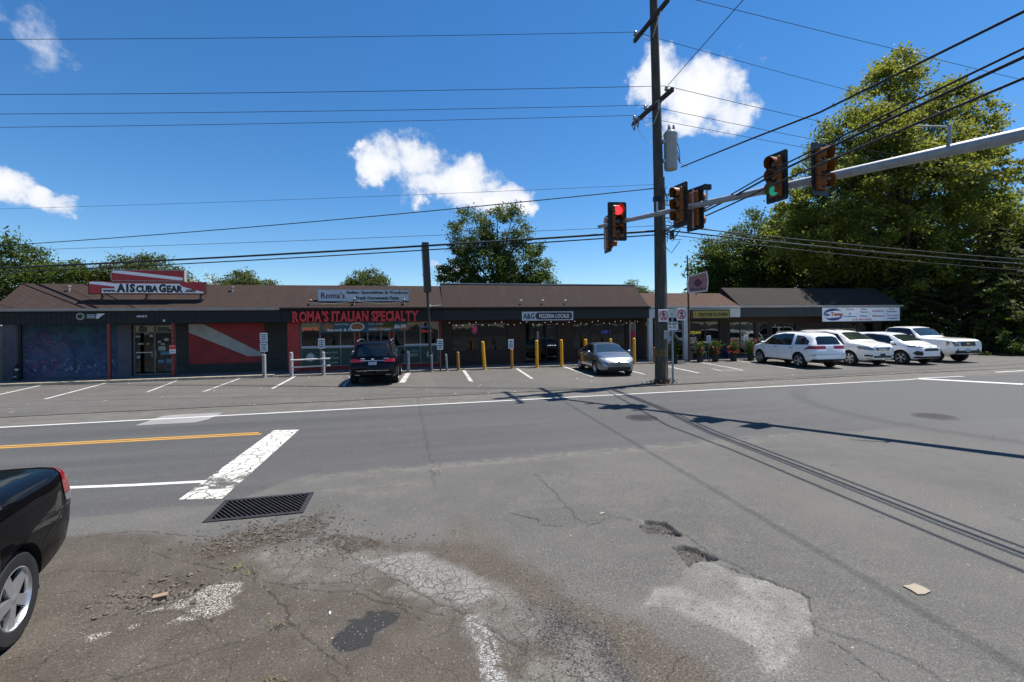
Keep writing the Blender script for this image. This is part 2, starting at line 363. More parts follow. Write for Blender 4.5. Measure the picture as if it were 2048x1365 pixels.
# a painted sea-bed on the wall: flat print in broad colour patches
m, nt, b = newmat('mural')
tc = N(nt, 'ShaderNodeTexCoord'); sp = N(nt, 'ShaderNodeSeparateXYZ'); L(nt, tc.outputs['Object'], sp.inputs[0])
n1 = N(nt, 'ShaderNodeTexNoise', i_Scale=1.6, i_Detail=6.0, i_Roughness=.7, i_Distortion=1.0); L(nt, tc.outputs['Object'], n1.inputs[0])
n2 = N(nt, 'ShaderNodeTexNoise', i_Scale=3.4, i_Detail=5.0, i_Roughness=.7, i_Distortion=2.5); L(nt, tc.outputs['Object'], n2.inputs[0])
c = MIX(nt, SS(nt, sp.outputs[2], .3, 2.4), (.04,.07,.17), (.018,.08,.11)); c = MIX(nt, SS(nt, n1.outputs[0], .42, .62), c, (.012,.03,.085))
bx = M(nt, 'MULTIPLY', SS(nt, n2.outputs[0], .5, .62), M(nt, 'MULTIPLY', SS(nt, sp.outputs[0], 2.6, .9), SS(nt, sp.outputs[2], 2.5, 1.9)))
c = MIX(nt, M(nt, 'MULTIPLY', bx, .8), c, (.30,.055,.09))
n3 = N(nt, 'ShaderNodeTexNoise', i_Scale=4.5, i_Detail=3.0, i_Distortion=1.2); L(nt, tc.outputs['Object'], n3.inputs[0])
by = M(nt, 'MULTIPLY', SS(nt, n3.outputs[0], .56, .64), SS(nt, sp.outputs[2], 1.3, .7))
c = MIX(nt, M(nt, 'MULTIPLY', by, .7), c, (.22,.28,.28)); n4 = N(nt, 'ShaderNodeTexNoise', i_Scale=5.5, i_Detail=3.0, i_Distortion=1.2); L(nt, sp.outputs[0], n4.inputs[0]); L(nt, tc.outputs['Object'], n4.inputs[0])
c = MIX(nt, M(nt, 'MULTIPLY', M(nt, 'MULTIPLY', SS(nt, n4.outputs[1], .58, .66), SS(nt, sp.outputs[2], 1.4, .9)), .8), c, (.22,.10,.05))
c = MIX(nt, M(nt, 'MULTIPLY', SS(nt, sp.outputs[2], .5, .15), .8), c, (.075,.085,.13))
L(nt, c, b.inputs['Base Color']); b.inputs['Roughness'].default_value = .7
def paintmat(name, col, flake=0.0, metal=0.0, rough=.35):
    m = pmat(name, col, rough, metal, var=.03, vs=1.2, coat=1.0); return m
pmat('paint_black', (.002,.002,.0025), .5, var=.03, coat=.34, spec=.02); pmat('paint_navy', (.003,.0035,.007), .5, var=.03, coat=.36, spec=.02)
pmat('paint_silver', (.20,.225,.26), .30, .85, var=.03, vs=1.2, coat=.7)
paintmat('paint_white', (1.12,1.12,1.12)); paintmat('paint_pearl', (1.08,1.05,.99)); paintmat('paint_white_cool', (1.10,1.10,1.12)); paintmat('paint_white_truck', (1.12,1.11,1.09))
pmat('auto_glass', (.010,.013,.014), .04, var=.05, coat=.6)
pmat('auto_glass_green', (.022,.034,.032), .04, var=.15, vs=3, coat=.6)
pmat('tyre', (.010,.010,.0105), .85, var=.2, vs=9)
pmat('well', (.008,.008,.008), .9)
pmat('alloy', (.50,.51,.53), .32, metal=.8, var=.06)
pmat('alloy_dark', (.12,.12,.13), .4, metal=.7, var=.1)
pmat('chrome', (.70,.71,.72), .12, metal=1, var=.03)
pmat('plastic_black', (.016,.016,.017), .55, var=.08)
pmat('tail_red', (.30,.006,.012), .12, var=.1, coat=.8)
pmat('head_lens', (.20,.21,.22), .10, var=.7, vs=11, coat=1)
pmat('head_lens_light', (.55,.57,.58), .10, var=.5, vs=13, coat=1)
pmat('amber', (.55,.16,.02), .15, coat=.8)
pmat('plate', (.48,.52,.60), .45, var=.05)
leafmat('leaf_big', (.075,.125,.020), (.165,.225,.036), (.36,.36,.055), .55, .33, .35, (.24,.27,.03))
pmat('weed_yellow', (.17,.17,.05), .8, var=.4, vs=20)
leafmat('leaf_mid', (.034,.070,.014), (.075,.125,.024), (.11,.155,.026), .4)
leafmat('leaf_maple', (.034,.076,.014), (.080,.140,.024), (.12,.175,.028), .4)
leafmat('leaf_olive', (.050,.080,.018), (.105,.135,.030), (.15,.155,.04), .4)
leafmat('leaf_dark', (.016,.032,.010), (.036,.060,.015), (.20,.24,.036), .3, .8)
leafmat('leaf_bush', (.030,.070,.012), (.080,.150,.020), (.13,.19,.03), .35)
# ------------------------------------------------------------------ ground, road, lot
def arr_mesh(name, V, F, smooth=False):
    "mesh from numpy arrays; F is (n,4) or (n,3)"
    me = bpy.data.meshes.new(name); V = np.asarray(V, np.float32); F = np.asarray(F, np.int32); k = F.shape[1]
    me.vertices.add(len(V)); me.vertices.foreach_set('co', V.ravel())
    me.loops.add(F.size); me.loops.foreach_set('vertex_index', F.ravel())
    me.polygons.add(len(F)); me.polygons.foreach_set('loop_start', np.arange(0, F.size, k, dtype=np.int32))
    me.update(calc_edges=True); me.validate()
    if smooth: me.polygons.foreach_set('use_smooth', np.ones(len(F), bool))
    return me
def vnoise(x, y, seed):
    rg = np.random.default_rng(seed); T = rg.random((256, 256)).astype(np.float32)
    xi = np.floor(x).astype(int); yi = np.floor(y).astype(int); fx = x-xi; fy = y-yi
    fx = fx*fx*(3-2*fx); fy = fy*fy*(3-2*fy); a = xi & 255; b = yi & 255; a1 = (a+1) & 255; b1 = (b+1) & 255
    return (T[a,b]*(1-fx)+T[a1,b]*fx)*(1-fy)+(T[a,b1]*(1-fx)+T[a1,b1]*fx)*fy
def fbm(x, y, seed, o=4):
    r = 0; am = .5; t = 0
    for k in range(o): r = r+am*vnoise(x*2**k+k*17.3, y*2**k+k*9.1, seed+k); t += am; am *= .55
    return r/t
def polysd(x, y, P):
    P = np.array(P, float); d = np.full(x.shape, 1e9); ins = np.zeros(x.shape, bool); n = len(P)
    for i in range(n):
        a = P[i]; b = P[(i+1) % n]; e = b-a; wx = x-a[0]; wy = y-a[1]
        t = np.clip((wx*e[0]+wy*e[1])/(e@e+1e-9), 0, 1); d = np.minimum(d, (wx-e[0]*t)**2+(wy-e[1]*t)**2)
        c = (a[1] > y) != (b[1] > y)
        with np.errstate(divide='ignore', invalid='ignore'): ins ^= c & (x < (b[0]-a[0])*(y-a[1])/(b[1]-a[1]+1e-12)+a[0])
    d = np.sqrt(d); return np.where(ins, -d, d)
def lined(x, y, P):
    P = np.array(P, float); d = np.full(x.shape, 1e9)
    for a, b in zip(P, P[1:]):
        e = b-a; wx = x-a[0]; wy = y-a[1]; t = np.clip((wx*e[0]+wy*e[1])/(e@e), 0, 1); d = np.minimum(d, np.hypot(wx-e[0]*t, wy-e[1]*t))
    return d
def sst(v, a, b):
    t = np.clip((v-a)/(b-a), 0, 1); return t*t*(3-2*t)
WEAR = {
 'brown':[(-4.6,5.88),(-4.08,6.22),(-3.64,6.26),(-3.21,6.28),(-2.69,6.03),(-2.11,5.69),(-1.64,5.45),(-1.37,5.55),(-0.59,5.23),(-0.28,5.27),(0.24,5.01),(0.62,4.97),(0.93,4.60),(1.21,4.14),(1.36,3.62),(1.71,3.33),(1.83,3.01),(2.01,2.76),(2.06,1.4),(-6.5,1.4),(-6.5,5.0)],
 'rubble':[(-1.10,6.18),(-1.27,6.07),(-1.59,6.01),(-1.94,5.94),(-2.16,5.71),(-2.21,5.41),(-2.05,5.29),(-1.81,5.24),(-1.52,5.38),(-1.15,5.50),(-0.96,5.62),(-0.62,5.48),(-0.29,5.29),(-0.23,5.13),(-0.57,5.02),(-0.92,5.38),(-0.92,5.90)],
 'hole1':[(-2.53,4.62),(-2.48,4.83),(-2.33,4.94),(-2.07,4.89),(-1.85,4.75),(-1.87,4.61),(-1.99,4.53),(-2.20,4.51)],
 'whiteagg':[(-2.20,4.42),(-1.97,4.49),(-1.87,4.61),(-1.76,4.73),(-1.64,4.76),(-1.46,4.73),(-1.45,4.58),(-1.50,4.48),(-1.43,4.34),(-1.50,4.24),(-1.67,4.21),(-1.89,4.22),(-1.77,4.30),(-1.79,4.39),(-1.92,4.45),(-2.05,4.43)],
 'whiteagg2':[(-2.45,4.19),(-2.30,4.23),(-2.25,4.20),(-2.35,4.14)],
 'whiteagg3':[(-2.18,4.24),(-2.11,4.29),(-2.06,4.26),(-2.13,4.19)],
 'bluew':[(-0.56,4.87),(-0.26,4.84),(-0.07,4.89),(0.18,4.85),(0.32,4.64),(0.54,4.41),(0.68,4.19),(0.75,3.97),(0.60,3.84),(0.37,3.87),(0.19,4.04),(-0.06,4.39),(-0.32,4.64)],
 'paintw':[(0.43,3.72),(0.57,3.71),(0.63,3.43),(0.64,3.21),(0.62,2.85),(0.49,2.88),(0.48,3.20),(0.48,3.47)],
 'gravel':[(0.90,3.82),(1.05,3.74),(1.25,3.55),(1.42,3.29),(1.48,3.04),(1.55,2.57),(1.13,2.68),(1.12,2.99),(0.99,3.28),(0.91,3.54)],
 'light':[(2.67,3.96),(2.82,4.00),(2.92,3.89),(2.96,3.68),(3.17,3.54),(3.29,3.33),(3.28,3.14),(3.07,2.98),(3.00,2.87),(2.79,2.79),(2.68,2.69),(2.46,2.62),(2.33,2.58),(2.28,2.69),(2.45,2.80),(2.32,3.00),(2.17,3.21),(2.07,3.41),(1.91,3.45),(2.12,3.65),(2.36,3.71)],
 'light2':[(2.45,5.66),(2.69,5.84),(2.89,5.78),(2.93,5.44),(2.87,5.03),(2.91,4.87),(2.69,4.89),(2.58,5.10),(2.43,5.35)],
 'hole2':[(2.62,4.87),(2.78,4.93),(2.96,4.83),(2.94,4.48),(2.77,4.58),(2.61,4.70)],
 'hole3':[(2.71,4.29),(2.85,4.31),(2.95,4.15),(3.01,3.96),(2.76,3.99),(2.64,3.93),(2.71,4.11)],
 'dirt':[(0.08,4.72),(0.38,5.34),(0.70,5.61),(0.84,5.35),(0.97,4.81),(1.10,4.26),(1.29,3.79),(1.46,3.53),(1.32,3.40),(1.08,3.70),(0.83,4.11),(0.51,4.51)],
 'dirt2':[(1.31,3.37),(1.63,3.42),(1.80,3.25),(2.01,2.86),(2.00,2.46),(1.58,2.56),(1.50,2.99)],
 'stain':[(-0.55,3.62),(-0.53,3.73),(-0.44,3.83),(-0.49,3.89),(-0.37,3.88),(-0.32,3.96),(-0.18,3.96),(-0.07,3.90),(-0.10,3.80),(-0.21,3.67),(-0.27,3.55),(-0.37,3.51),(-0.48,3.53)],
 'stain2':[(-1.04,3.95),(-0.99,3.99),(-0.93,3.98),(-0.94,3.92),(-1.00,3.91)],
 'seamdust':[(-1.81,7.38),(-1.29,7.58),(-0.71,7.66),(-0.17,7.82),(0.40,7.89),(1.82,7.84),(3.01,7.89),(4.59,8.01),(6.22,8.10),(8.05,8.10),(8.46,7.89),(7.35,7.77),(6.01,7.83),(4.41,7.70),(2.90,7.60),(1.74,7.51),(0.68,7.27),(0.06,6.66),(-0.08,6.41),(-0.76,6.78),(-1.12,6.98)],
 'greyp':[(-1.62,5.39),(-1.35,5.49),(-0.91,5.31),(-0.47,4.97),(-0.06,4.48),(-0.42,4.40),(-0.96,4.58),(-1.36,4.82)],
 'crackz':[(-1.58,5.27),(-1.03,5.40),(-0.07,4.87),(0.73,4.10),(1.25,3.33),(1.34,2.63),(0.62,2.81),(0.49,3.41),(0.23,3.92),(-0.50,4.33),(-1.13,4.58)],
 'slab':[(1.22,5.55),(1.66,5.62),(2.39,5.56),(2.49,5.20),(2.09,5.02),(1.63,5.12),(1.56,5.28)]}
CRACKS = {
 'main':[(-1.50,4.99),(-1.38,4.73),(-1.16,4.43),(-1.02,4.21),(-0.91,3.98),(-0.77,3.79),(-0.62,3.59),(-0.46,3.39),(-0.33,3.17),(-.2,2.6)],
 'a':[(-2.59,4.38),(-2.26,4.48),(-1.75,4.31),(-1.51,4.17)], 'b':[(-2.64,5.60),(-2.11,5.20),(-1.71,5.10)],
 'c':[(-1.44,4.79),(-0.94,4.45),(-0.49,4.29),(-0.06,3.96),(0.17,3.67)], 'd':[(-1.13,4.58),(-0.56,4.47),(-0.15,4.09),(0.33,3.69)],
 'e':[(-0.56,4.95),(-0.06,4.34),(0.34,3.82),(0.68,3.42),(0.92,3.04)], 'f':[(2.92,3.90),(3.18,3.56),(3.31,3.23),(2.99,2.85),(3.02,2.60),(3.02,2.32)],
 'g':[(1.26,5.57),(1.53,5.28),(1.55,5.14),(2.01,4.97),(2.43,5.14)], 'h':[(-3.66,5.33),(-3.18,5.39),(-2.49,5.11)],
 'j':[(-3.70,6.20),(-3.09,6.25),(-2.16,5.83),(-1.94,5.94)], 'k':[(-2.6,3.7),(-1.9,3.62),(-1.2,3.85),(-.9,3.98)], 'l':[(-2.2,5.3),(-1.7,4.95),(-1.5,4.99)]}
GX0, GX1, GY0, GY1, ST = -4.5, 4.6, 1.9, 7.1, .0125
gx = np.linspace(GX0, GX1, int(round((GX1-GX0)/ST))+1); gy = np.linspace(GY0, GY1, int(round((GY1-GY0)/ST))+1)
X, Y = np.meshgrid(gx, gy, indexing='ij')
wx = X+(fbm(X*5, Y*5, 3)-.5)*.22; wy = Y+(fbm(X*5+40, Y*5+11, 5)-.5)*.22
wx2 = X+(fbm(X*9, Y*9, 8)-.5)*.09; wy2 = Y+(fbm(X*9+4, Y*9+1, 9)-.5)*.09
fine = fbm(X*22, Y*22, 21, 3)
def mk(n, soft=.03, w=1): return 1-sst(polysd(wx if w else X, wy if w else Y, WEAR[n]), -soft, soft)
def mk2(n, soft=.02): return 1-sst(polysd(wx2, wy2, WEAR[n]), -soft, soft)
LEDGE = [(2.0,5.05),(2.45,5.12),(2.70,4.92),(2.98,4.5),(3.02,3.97),(3.18,3.56),(3.31,3.23),(3.06,2.88),(3.35,2.5),(3.42,1.0),(6,1),(6,9),(2.0,9)]
led = polysd(wx2, wy2, LEDGE); ledge = (1-sst(led, -.012, .012))*np.exp(-np.maximum(-led, 0)/.9)
brown = mk('brown', .12); rub = mk('rubble', .05)*sst(fine, .25, .5); h1 = mk2('hole1', .05); wag = np.maximum(np.maximum(mk2('whiteagg'), mk2('whiteagg2')), mk2('whiteagg3'))*sst(fine, .2, .42)
blot = sst(fbm(X*4, Y*4, 61), .32, .62); lite = np.maximum(np.maximum(np.maximum(mk2('light', .03), mk('light', .2)*.6)*(.50+.55*blot), mk2('light2', .04)*.75), mk('greyp', .15)*.25); lite *= sst(led, -.03, .0); lite = np.maximum(lite, np.maximum(mk2('bluew', .07)*(.72+.5*fine), mk('crackz', .12)*.50*blot))
h23 = np.maximum(mk2('hole2', .014), mk2('hole3', .014)); dirt = np.maximum(mk('dirt', .15)*.9, np.maximum(mk('dirt2', .15)*.8, h1*.9))
grav = mk('gravel', .1); stn = np.maximum(mk2('stain', .008), mk2('stain2', .008)*.8)
blu = mk2('bluew', .06)*sst(fine, .3, .55); pnt = mk2('paintw', .03)*sst(fine, .3, .5); crz = mk('crackz', .15); dust = mk('seamdust', .05); slab = mk2('slab', .02)
crk = np.zeros_like(X)
for P in CRACKS.values(): crk = np.maximum(crk, (1-sst(lined(wx2, wy2, P), .001, .011))*sst(fbm(X*6+3, Y*6, 77), .28, .45))
Z = .014*ledge-.06*h23*(.6+.5*fine)-.03*h1*(.4+fine)-.012*crk+rub*(fine-.62)*.05+.006*lite-.010*sst(brown, .2, .8)*(1-rub)*0+wag*(fine-.5)*.012+grav*(fine-.5)*.02+slab*.006
Z += (fbm(X*1.3, Y*1.3, 33, 3)-.5)*.02*sst(np.minimum(np.minimum(X-GX0, GX1-X), np.minimum(Y-GY0, 6.9-Y)), 0, 1)
Z *= sst(np.minimum(np.minimum(X-GX0, GX1-X), np.minimum(Y-GY0, GY1-Y)), 0, .25)
GR = (-2.375, -1.3, 6.3, 6.9875)                                     # opening of the storm drain
nxg, nyg = X.shape
idx = np.arange(nxg*nyg).reshape(nxg, nyg)
F = np.stack([idx[:-1,:-1], idx[1:,:-1], idx[1:,1:], idx[:-1,1:]], -1).reshape(-1, 4)
cx = (X[:-1,:-1]+ST/2).ravel(); cy = (Y[:-1,:-1]+ST/2).ravel()
F = F[~((cx > GR[0]) & (cx < GR[1]) & (cy > GR[2]) & (cy < GR[3]))]
V = np.stack([X, Y, Z], -1).reshape(-1, 3)
nfine = len(V); EV = []; EF = []
def coarse(x0, x1, y0, y1):
    b = nfine+len(EV); EV.extend([(x0,y0,0),(x1,y0,0),(x1,y1,0),(x0,y1,0)]); EF.append((b,b+1,b+2,b+3))
YS = 15.43
coarse(-90, GX0, -40, YS); coarse(GX1, 90, -40, YS); coarse(GX0, GX1, -40, GY0); coarse(GX0, GX1, GY1, YS)
V = np.concatenate([V, np.array(EV)]); F = np.concatenate([F, np.array(EF)])
me = arr_mesh('road', V, F, smooth=True)
def attr(name, chans):
    a = me.attributes.new(name, 'FLOAT_COLOR', 'POINT'); A = np.zeros((len(V), 4), np.float32)
    for i, c in enumerate(chans): A[:nfine, i] = c.ravel()
    a.data.foreach_set('color', A.ravel())
attr('wear_a', (brown, rub, lite)); attr('wear_b', (dirt, np.maximum(grav, h23), stn)); attr('wear_c', (crz, dust, crk)); attr('wear_d', (wag, pnt, slab))
road = link('road', me, None, kind='structure')

def asphalt(name, lot=False):
    m, nt, b = newmat(name)
    g = N(nt, 'ShaderNodeNewGeometry'); P = g.outputs['Position']; sp = N(nt, 'ShaderNodeSeparateXYZ'); L(nt, P, sp.inputs[0]); px, py = sp.outputs[0], sp.outputs[1]
    def noise(scale, det=4.0, rough=.6, st=None, dist=0.0):
        n = N(nt, 'ShaderNodeTexNoise', i_Scale=scale, i_Detail=det, i_Roughness=rough, i_Distortion=dist)
        if st: mp = N(nt, 'ShaderNodeMapping'); mp.inputs['Scale'].default_value = st; L(nt, P, mp.inputs[0]); L(nt, mp.outputs[0], n.inputs[0])
        else: L(nt, P, n.inputs[0])
        return n.outputs[0]
    big = noise(.35, 5.0); mid = noise(2.2, 5.0, .65); fin = noise(55.0, 3.0, .7); gr = noise(170.0, 2.0)
    streak = noise(1.0, 5.0, .6, (.12, 1.6, 1))
    if lot:
        c = MIX(nt, SS(nt, big, .3, .7), (.118,.113,.106), (.148,.142,.134)); c = MIX(nt, M(nt, 'MULTIPLY', SS(nt, mid, .45, .8), .5), c, (.095,.090,.082))
        xr = M(nt, 'ADD', px, M(nt, 'MULTIPLY', M(nt, 'SUBTRACT', mid, .5), .15))
        c = MIX(nt, M(nt, 'MULTIPLY', M(nt, 'MULTIPLY', SS(nt, xr, 1.15, 1.25), SS(nt, xr, 3.3, 3.1)), .25), c, (.085,.082,.080))
        c = MIX(nt, M(nt, 'MULTIPLY', SS(nt, noise(.9, 3.0), .62, .72), .35), c, (.06,.056,.052))
        sun_bleach = SS(nt, streak, .5, .75); c = MIX(nt, M(nt, 'MULTIPLY', sun_bleach, .3), c, (.19,.18,.165))
    else:
        main = MIX(nt, SS(nt, streak, .3, .7), (.080,.080,.083), (.102,.102,.104)); main = MIX(nt, M(nt, 'MULTIPLY', SS(nt, mid, .5, .8), .4), main, (.118,.116,.112))
        apron = MIX(nt, SS(nt, big, .3, .7), (.104,.101,.096), (.136,.132,.125)); apron = MIX(nt, M(nt, 'MULTIPLY', SS(nt, mid, .45, .75), .6), apron, (.150,.145,.136))
        yn = M(nt, 'ADD', py, M(nt, 'MULTIPLY', M(nt, 'SUBTRACT', mid, .5), .5)); left = SS(nt, px, -1.4, -2.6)
        thr = M(nt, 'SUBTRACT', 7.82, M(nt, 'MULTIPLY', left, .9))
        zone = SS(nt, M(nt, 'SUBTRACT', thr, yn), -.05, .12)
        far_x = SS(nt, M(nt, 'ADD', px, M(nt, 'MULTIPLY', mid, 2.0)), 9.0, 13.0)
        c = MIX(nt, zone, main, apron); c = MIX(nt, M(nt, 'MULTIPLY', far_x, .7), c, (.112,.114,.116))
        sh = SS(nt, M(nt, 'ADD', py, M(nt, 'MULTIPLY', M(nt, 'SUBTRACT', mid, .5), .06)), 13.86, 13.95)
        c = MIX(nt, sh, c, MIX(nt, SS(nt, mid, .35, .65), (.125,.120,.110), (.160,.150,.135)))
        ln = M(nt, 'ABSOLUTE', M(nt, 'SUBTRACT', M(nt, 'ADD', px, M(nt, 'MULTIPLY', M(nt, 'SUBTRACT', mid, .5), .35)), .42))
        c = MIX(nt, M(nt, 'MULTIPLY', M(nt, 'MULTIPLY', SS(nt, ln, .03, .008), SS(nt, py, 6.4, 7.5)), .55), c, (.035,.035,.037))
        # dark rubber left by turning wheels
        rr = M(nt, 'SQRT', M(nt, 'ADD', M(nt, 'POWER', M(nt, 'SUBTRACT', px, 16.0), 2.0), M(nt, 'POWER', M(nt, 'SUBTRACT', py, 8.6), 2.0)))
        ring = SS(nt, M(nt, 'ABSOLUTE', M(nt, 'SUBTRACT', rr, 5.2)), .35, .08)
        c = MIX(nt, M(nt, 'MULTIPLY', M(nt, 'MULTIPLY', ring, SS(nt, px, 14.5, 11.5)), .4), c, (.05,.05,.052))
        A = {k: N(nt, 'ShaderNodeVertexColor', layer_name='wear_'+k) for k in 'abcd'}
        ch = {}
        for k, v in A.items():
            s_ = N(nt, 'ShaderNodeSeparateColor'); L(nt, v.outputs[0], s_.inputs[0]); ch[k] = s_.outputs
        # far dusty seam beyond the finely modelled stretch
        band = M(nt, 'ABSOLUTE', M(nt, 'SUBTRACT', yn, M(nt, 'ADD', 7.74, M(nt, 'MULTIPLY', px, .022))))
        dsm = M(nt, 'MULTIPLY', M(nt, 'MULTIPLY', SS(nt, band, .30, .02), M(nt, 'MULTIPLY', SS(nt, px, -2.0, -.8), SS(nt, px, 9.2, 7.6))), SS(nt, noise(5.0, 7.0, .75), .38, .62))
        dsm = M(nt, 'MAXIMUM', dsm, M(nt, 'MULTIPLY', M(nt, 'MULTIPLY', ch['c'][1], SS(nt, noise(6.0, 6.0, .75), .42, .68)), .7))
        c = MIX(nt, M(nt, 'MULTIPLY', dsm, .62), c, (.215,.20,.178))
        trk = M(nt, 'MULTIPLY', M(nt, 'SUBTRACT', 1.0, zone), M(nt, 'ADD', SS(nt, M(nt, 'ABSOLUTE', M(nt, 'SUBTRACT', yn, 9.7)), .45, .0), SS(nt, M(nt, 'ABSOLUTE', M(nt, 'SUBTRACT', yn, 12.55)), .4, .0)))
        c = MIX(nt, M(nt, 'MULTIPLY', M(nt, 'MULTIPLY', trk, SS(nt, px, 8.0, 2.0)), .30), c, (.048,.048,.052))
        spot = SS(nt, noise(1.7, 3.0), .66, .74); c = MIX(nt, M(nt, 'MULTIPLY', spot, .35), c, (.05,.05,.052))
        brn = MIX(nt, SS(nt, mid, .3, .7), (.074,.060,.047), (.106,.090,.073))
        c = MIX(nt, M(nt, 'MULTIPLY', ch['a'][0], .92), c, brn)
        c = MIX(nt, M(nt, 'MULTIPLY', M(nt, 'MULTIPLY', ch['b'][0], SS(nt, noise(3.5, 5.0, .7), .30, .62)), .75), c, MIX(nt, SS(nt, fin, .35, .65), (.066,.053,.041), (.135,.115,.092)))
        c = MIX(nt, ch['b'][1], c, MIX(nt, SS(nt, fin, .4, .6), (.034,.033,.032), (.10,.095,.09)))
        c = MIX(nt, ch['a'][2], c, MIX(nt, SS(nt, mid, .3, .7), (.180,.176,.166), (.262,.256,.242)))
        c = MIX(nt, M(nt, 'MULTIPLY', ch['d'][2], .5), c, (.10,.10,.10))
        c = MIX(nt, ch['a'][1], c, MIX(nt, SS(nt, fin, .38, .66), (.034,.027,.020), (.105,.085,.064)))
        vw = N(nt, 'ShaderNodeTexVoronoi', feature='F1', i_Scale=75.0); L(nt, P, vw.inputs[0])
        c = MIX(nt, M(nt, 'MULTIPLY', ch['d'][0], SS(nt, vw.outputs['Distance'], .62, .3)), c, (.46,.44,.40))
        c = MIX(nt, M(nt, 'MULTIPLY', ch['d'][1], SS(nt, vw.outputs['Distance'], .75, .25)), c, (.40,.40,.41))
        c = MIX(nt, ch['b'][2], c, (.030,.030,.031))
    # aggregate: pale and dark chips, fine grain
    vo = N(nt, 'ShaderNodeTexVoronoi', feature='F1', i_Scale=48.0); L(nt, P, vo.inputs[0])
    so = N(nt, 'ShaderNodeSeparateColor'); L(nt, vo.outputs['Color'], so.inputs[0])
    chip = M(nt, 'MULTIPLY', SS(nt, so.outputs[0], .86, .90), SS(nt, vo.outputs['Distance'], .40, .22)); c = MIX(nt, M(nt, 'MULTIPLY', chip, .5), c, (.33,.31,.28))
    dk = M(nt, 'MULTIPLY', SS(nt, so.outputs[1], .84, .88), SS(nt, vo.outputs['Distance'], .40, .22)); c = MIX(nt, M(nt, 'MULTIPLY', dk, .5), c, (.02,.02,.02))
    v2 = N(nt, 'ShaderNodeTexVoronoi', feature='F1', i_Scale=9.0); L(nt, P, v2.inputs[0]); s2 = N(nt, 'ShaderNodeSeparateColor'); L(nt, v2.outputs['Color'], s2.inputs[0])
    c = MIX(nt, M(nt, 'MULTIPLY', SS(nt, s2.outputs[0], .94, .96), SS(nt, v2.outputs['Distance'], .12, .06)), c, (.40,.37,.32))
    c = MIX(nt, 1.0, c, MIX(nt, SS(nt, gr, .3, .7), (.50,.50,.50), (1.5,1.5,1.49)), 'MULTIPLY'); c = MIX(nt, 1.0, c, MIX(nt, SS(nt, fin, .3, .7), (.72,.72,.72), (1.28,1.28,1.27)), 'MULTIPLY')
    hgt = M(nt, 'ADD', M(nt, 'MULTIPLY', gr, .6), M(nt, 'MULTIPLY', fin, .6))
    # crack networks
    mpn = N(nt, 'ShaderNodeTexNoise', i_Scale=3.0, i_Detail=4.0); L(nt, P, mpn.inputs[0])
    wob = N(nt, 'ShaderNodeVectorMath', operation='MULTIPLY_ADD'); L(nt, mpn.outputs['Color'], wob.inputs[0]); wob.inputs[1].default_value = (.3,.3,0); L(nt, P, wob.inputs[2])
    def net(scale, w):
        v = N(nt, 'ShaderNodeTexVoronoi', feature='DISTANCE_TO_EDGE', i_Scale=scale); v.voronoi_dimensions = '2D'; L(nt, wob.outputs[0], v.inputs[0]); return SS(nt, v.outputs[0], w, w*.25)
    if lot: ck = M(nt, 'MULTIPLY', net(.38, .008), M(nt, 'MULTIPLY', SS(nt, noise(.25), .5, .6), .6))
    else:
        near = M(nt, 'MULTIPLY', M(nt, 'MULTIPLY', net(6.5, .045), SS(nt, noise(2.6, 4.0), .36, .56)), ch['c'][0]); broad = M(nt, 'MULTIPLY', net(1.3, .007), M(nt, 'MULTIPLY', ch['a'][0], SS(nt, noise(.8), .42, .55)))
        road_ = M(nt, 'MULTIPLY', net(.3, .006), M(nt, 'MULTIPLY', SS(nt, noise(.2), .52, .62), .45))
        near = M(nt, 'MAXIMUM', near, M(nt, 'MULTIPLY', M(nt, 'MULTIPLY', net(9.0, .07), ch['c'][0]), SS(nt, ch['a'][2], .35, .7)))
        ck = M(nt, 'MAXIMUM', M(nt, 'MAXIMUM', near, broad), M(nt, 'MAXIMUM', ch['c'][2], road_))
    c = MIX(nt, M(nt, 'MULTIPLY', ck, .62), c, (.028,.025,.022))
    c = MIX(nt, 1.0, c, (.665,.650,.625) if lot else (.70,.69,.67), 'MULTIPLY')
    L(nt, c, b.inputs['Base Color']); b.inputs['Roughness'].default_value = .88; b.inputs['Specular IOR Level'].default_value = .35
    bp = N(nt, 'ShaderNodeBump', i_Strength=.55, i_Distance=.006); L(nt, M(nt, 'SUBTRACT', hgt, M(nt, 'MULTIPLY', ck, 1.5)), bp.inputs['Height']); L(nt, bp.outputs[0], b.inputs['Normal'])
    return m
road.data.materials.append(asphalt('asphalt_road'))
# ground to the horizon, below the paving
MB().add([(-1500,-600,-.06),(1500,-600,-.06),(1500,2500,-.06),(-1500,2500,-.06)], [(0,1,2,3)]).build('ground', 'soil', kind='structure')
# parking lot with a ragged open joint to the road shoulder
rg = np.random.default_rng(4); xs = np.concatenate([[-90], np.arange(-24, 36, .25), [36.5]])
yj = YS+.035+.03*np.array([vnoise(np.array([x*1.7]), np.array([0.5]), 6)[0] for x in xs])+np.where((xs > 4) & (xs < 26), .04*np.abs(np.sin(xs*1.9)), 0)
n = len(xs); Vl = [(x, y, .006) for x, y in zip(xs, yj)]+[(x, 23.97, .006) for x in xs]
lot = link('parking_lot', arr_mesh('parking_lot', Vl, [(i, i+1, n+i+1, n+i) for i in range(n-1)]), asphalt('asphalt_lot', True), kind='structure')
MB().add([(33.4,24.32,.02),(90,24.32,.02),(90,90,.02),(33.4,90,.02),(36.5,15.5,.02),(90,15.5,.02),(90,24.32,.02),(36.5,24.32,.02),(-90,24.4,.02),(-17.6,24.4,.02),(-17.6,90,.02),(-90,90,.02),(-17.6,36.2,.02),(33.4,36.2,.02),(33.4,90,.02),(-17.6,90,.02)],
    [(0,1,2,3),(4,5,6,7),(8,9,10,11),(12,13,14,15)]).build('lawn', 'lawn', kind='structure')
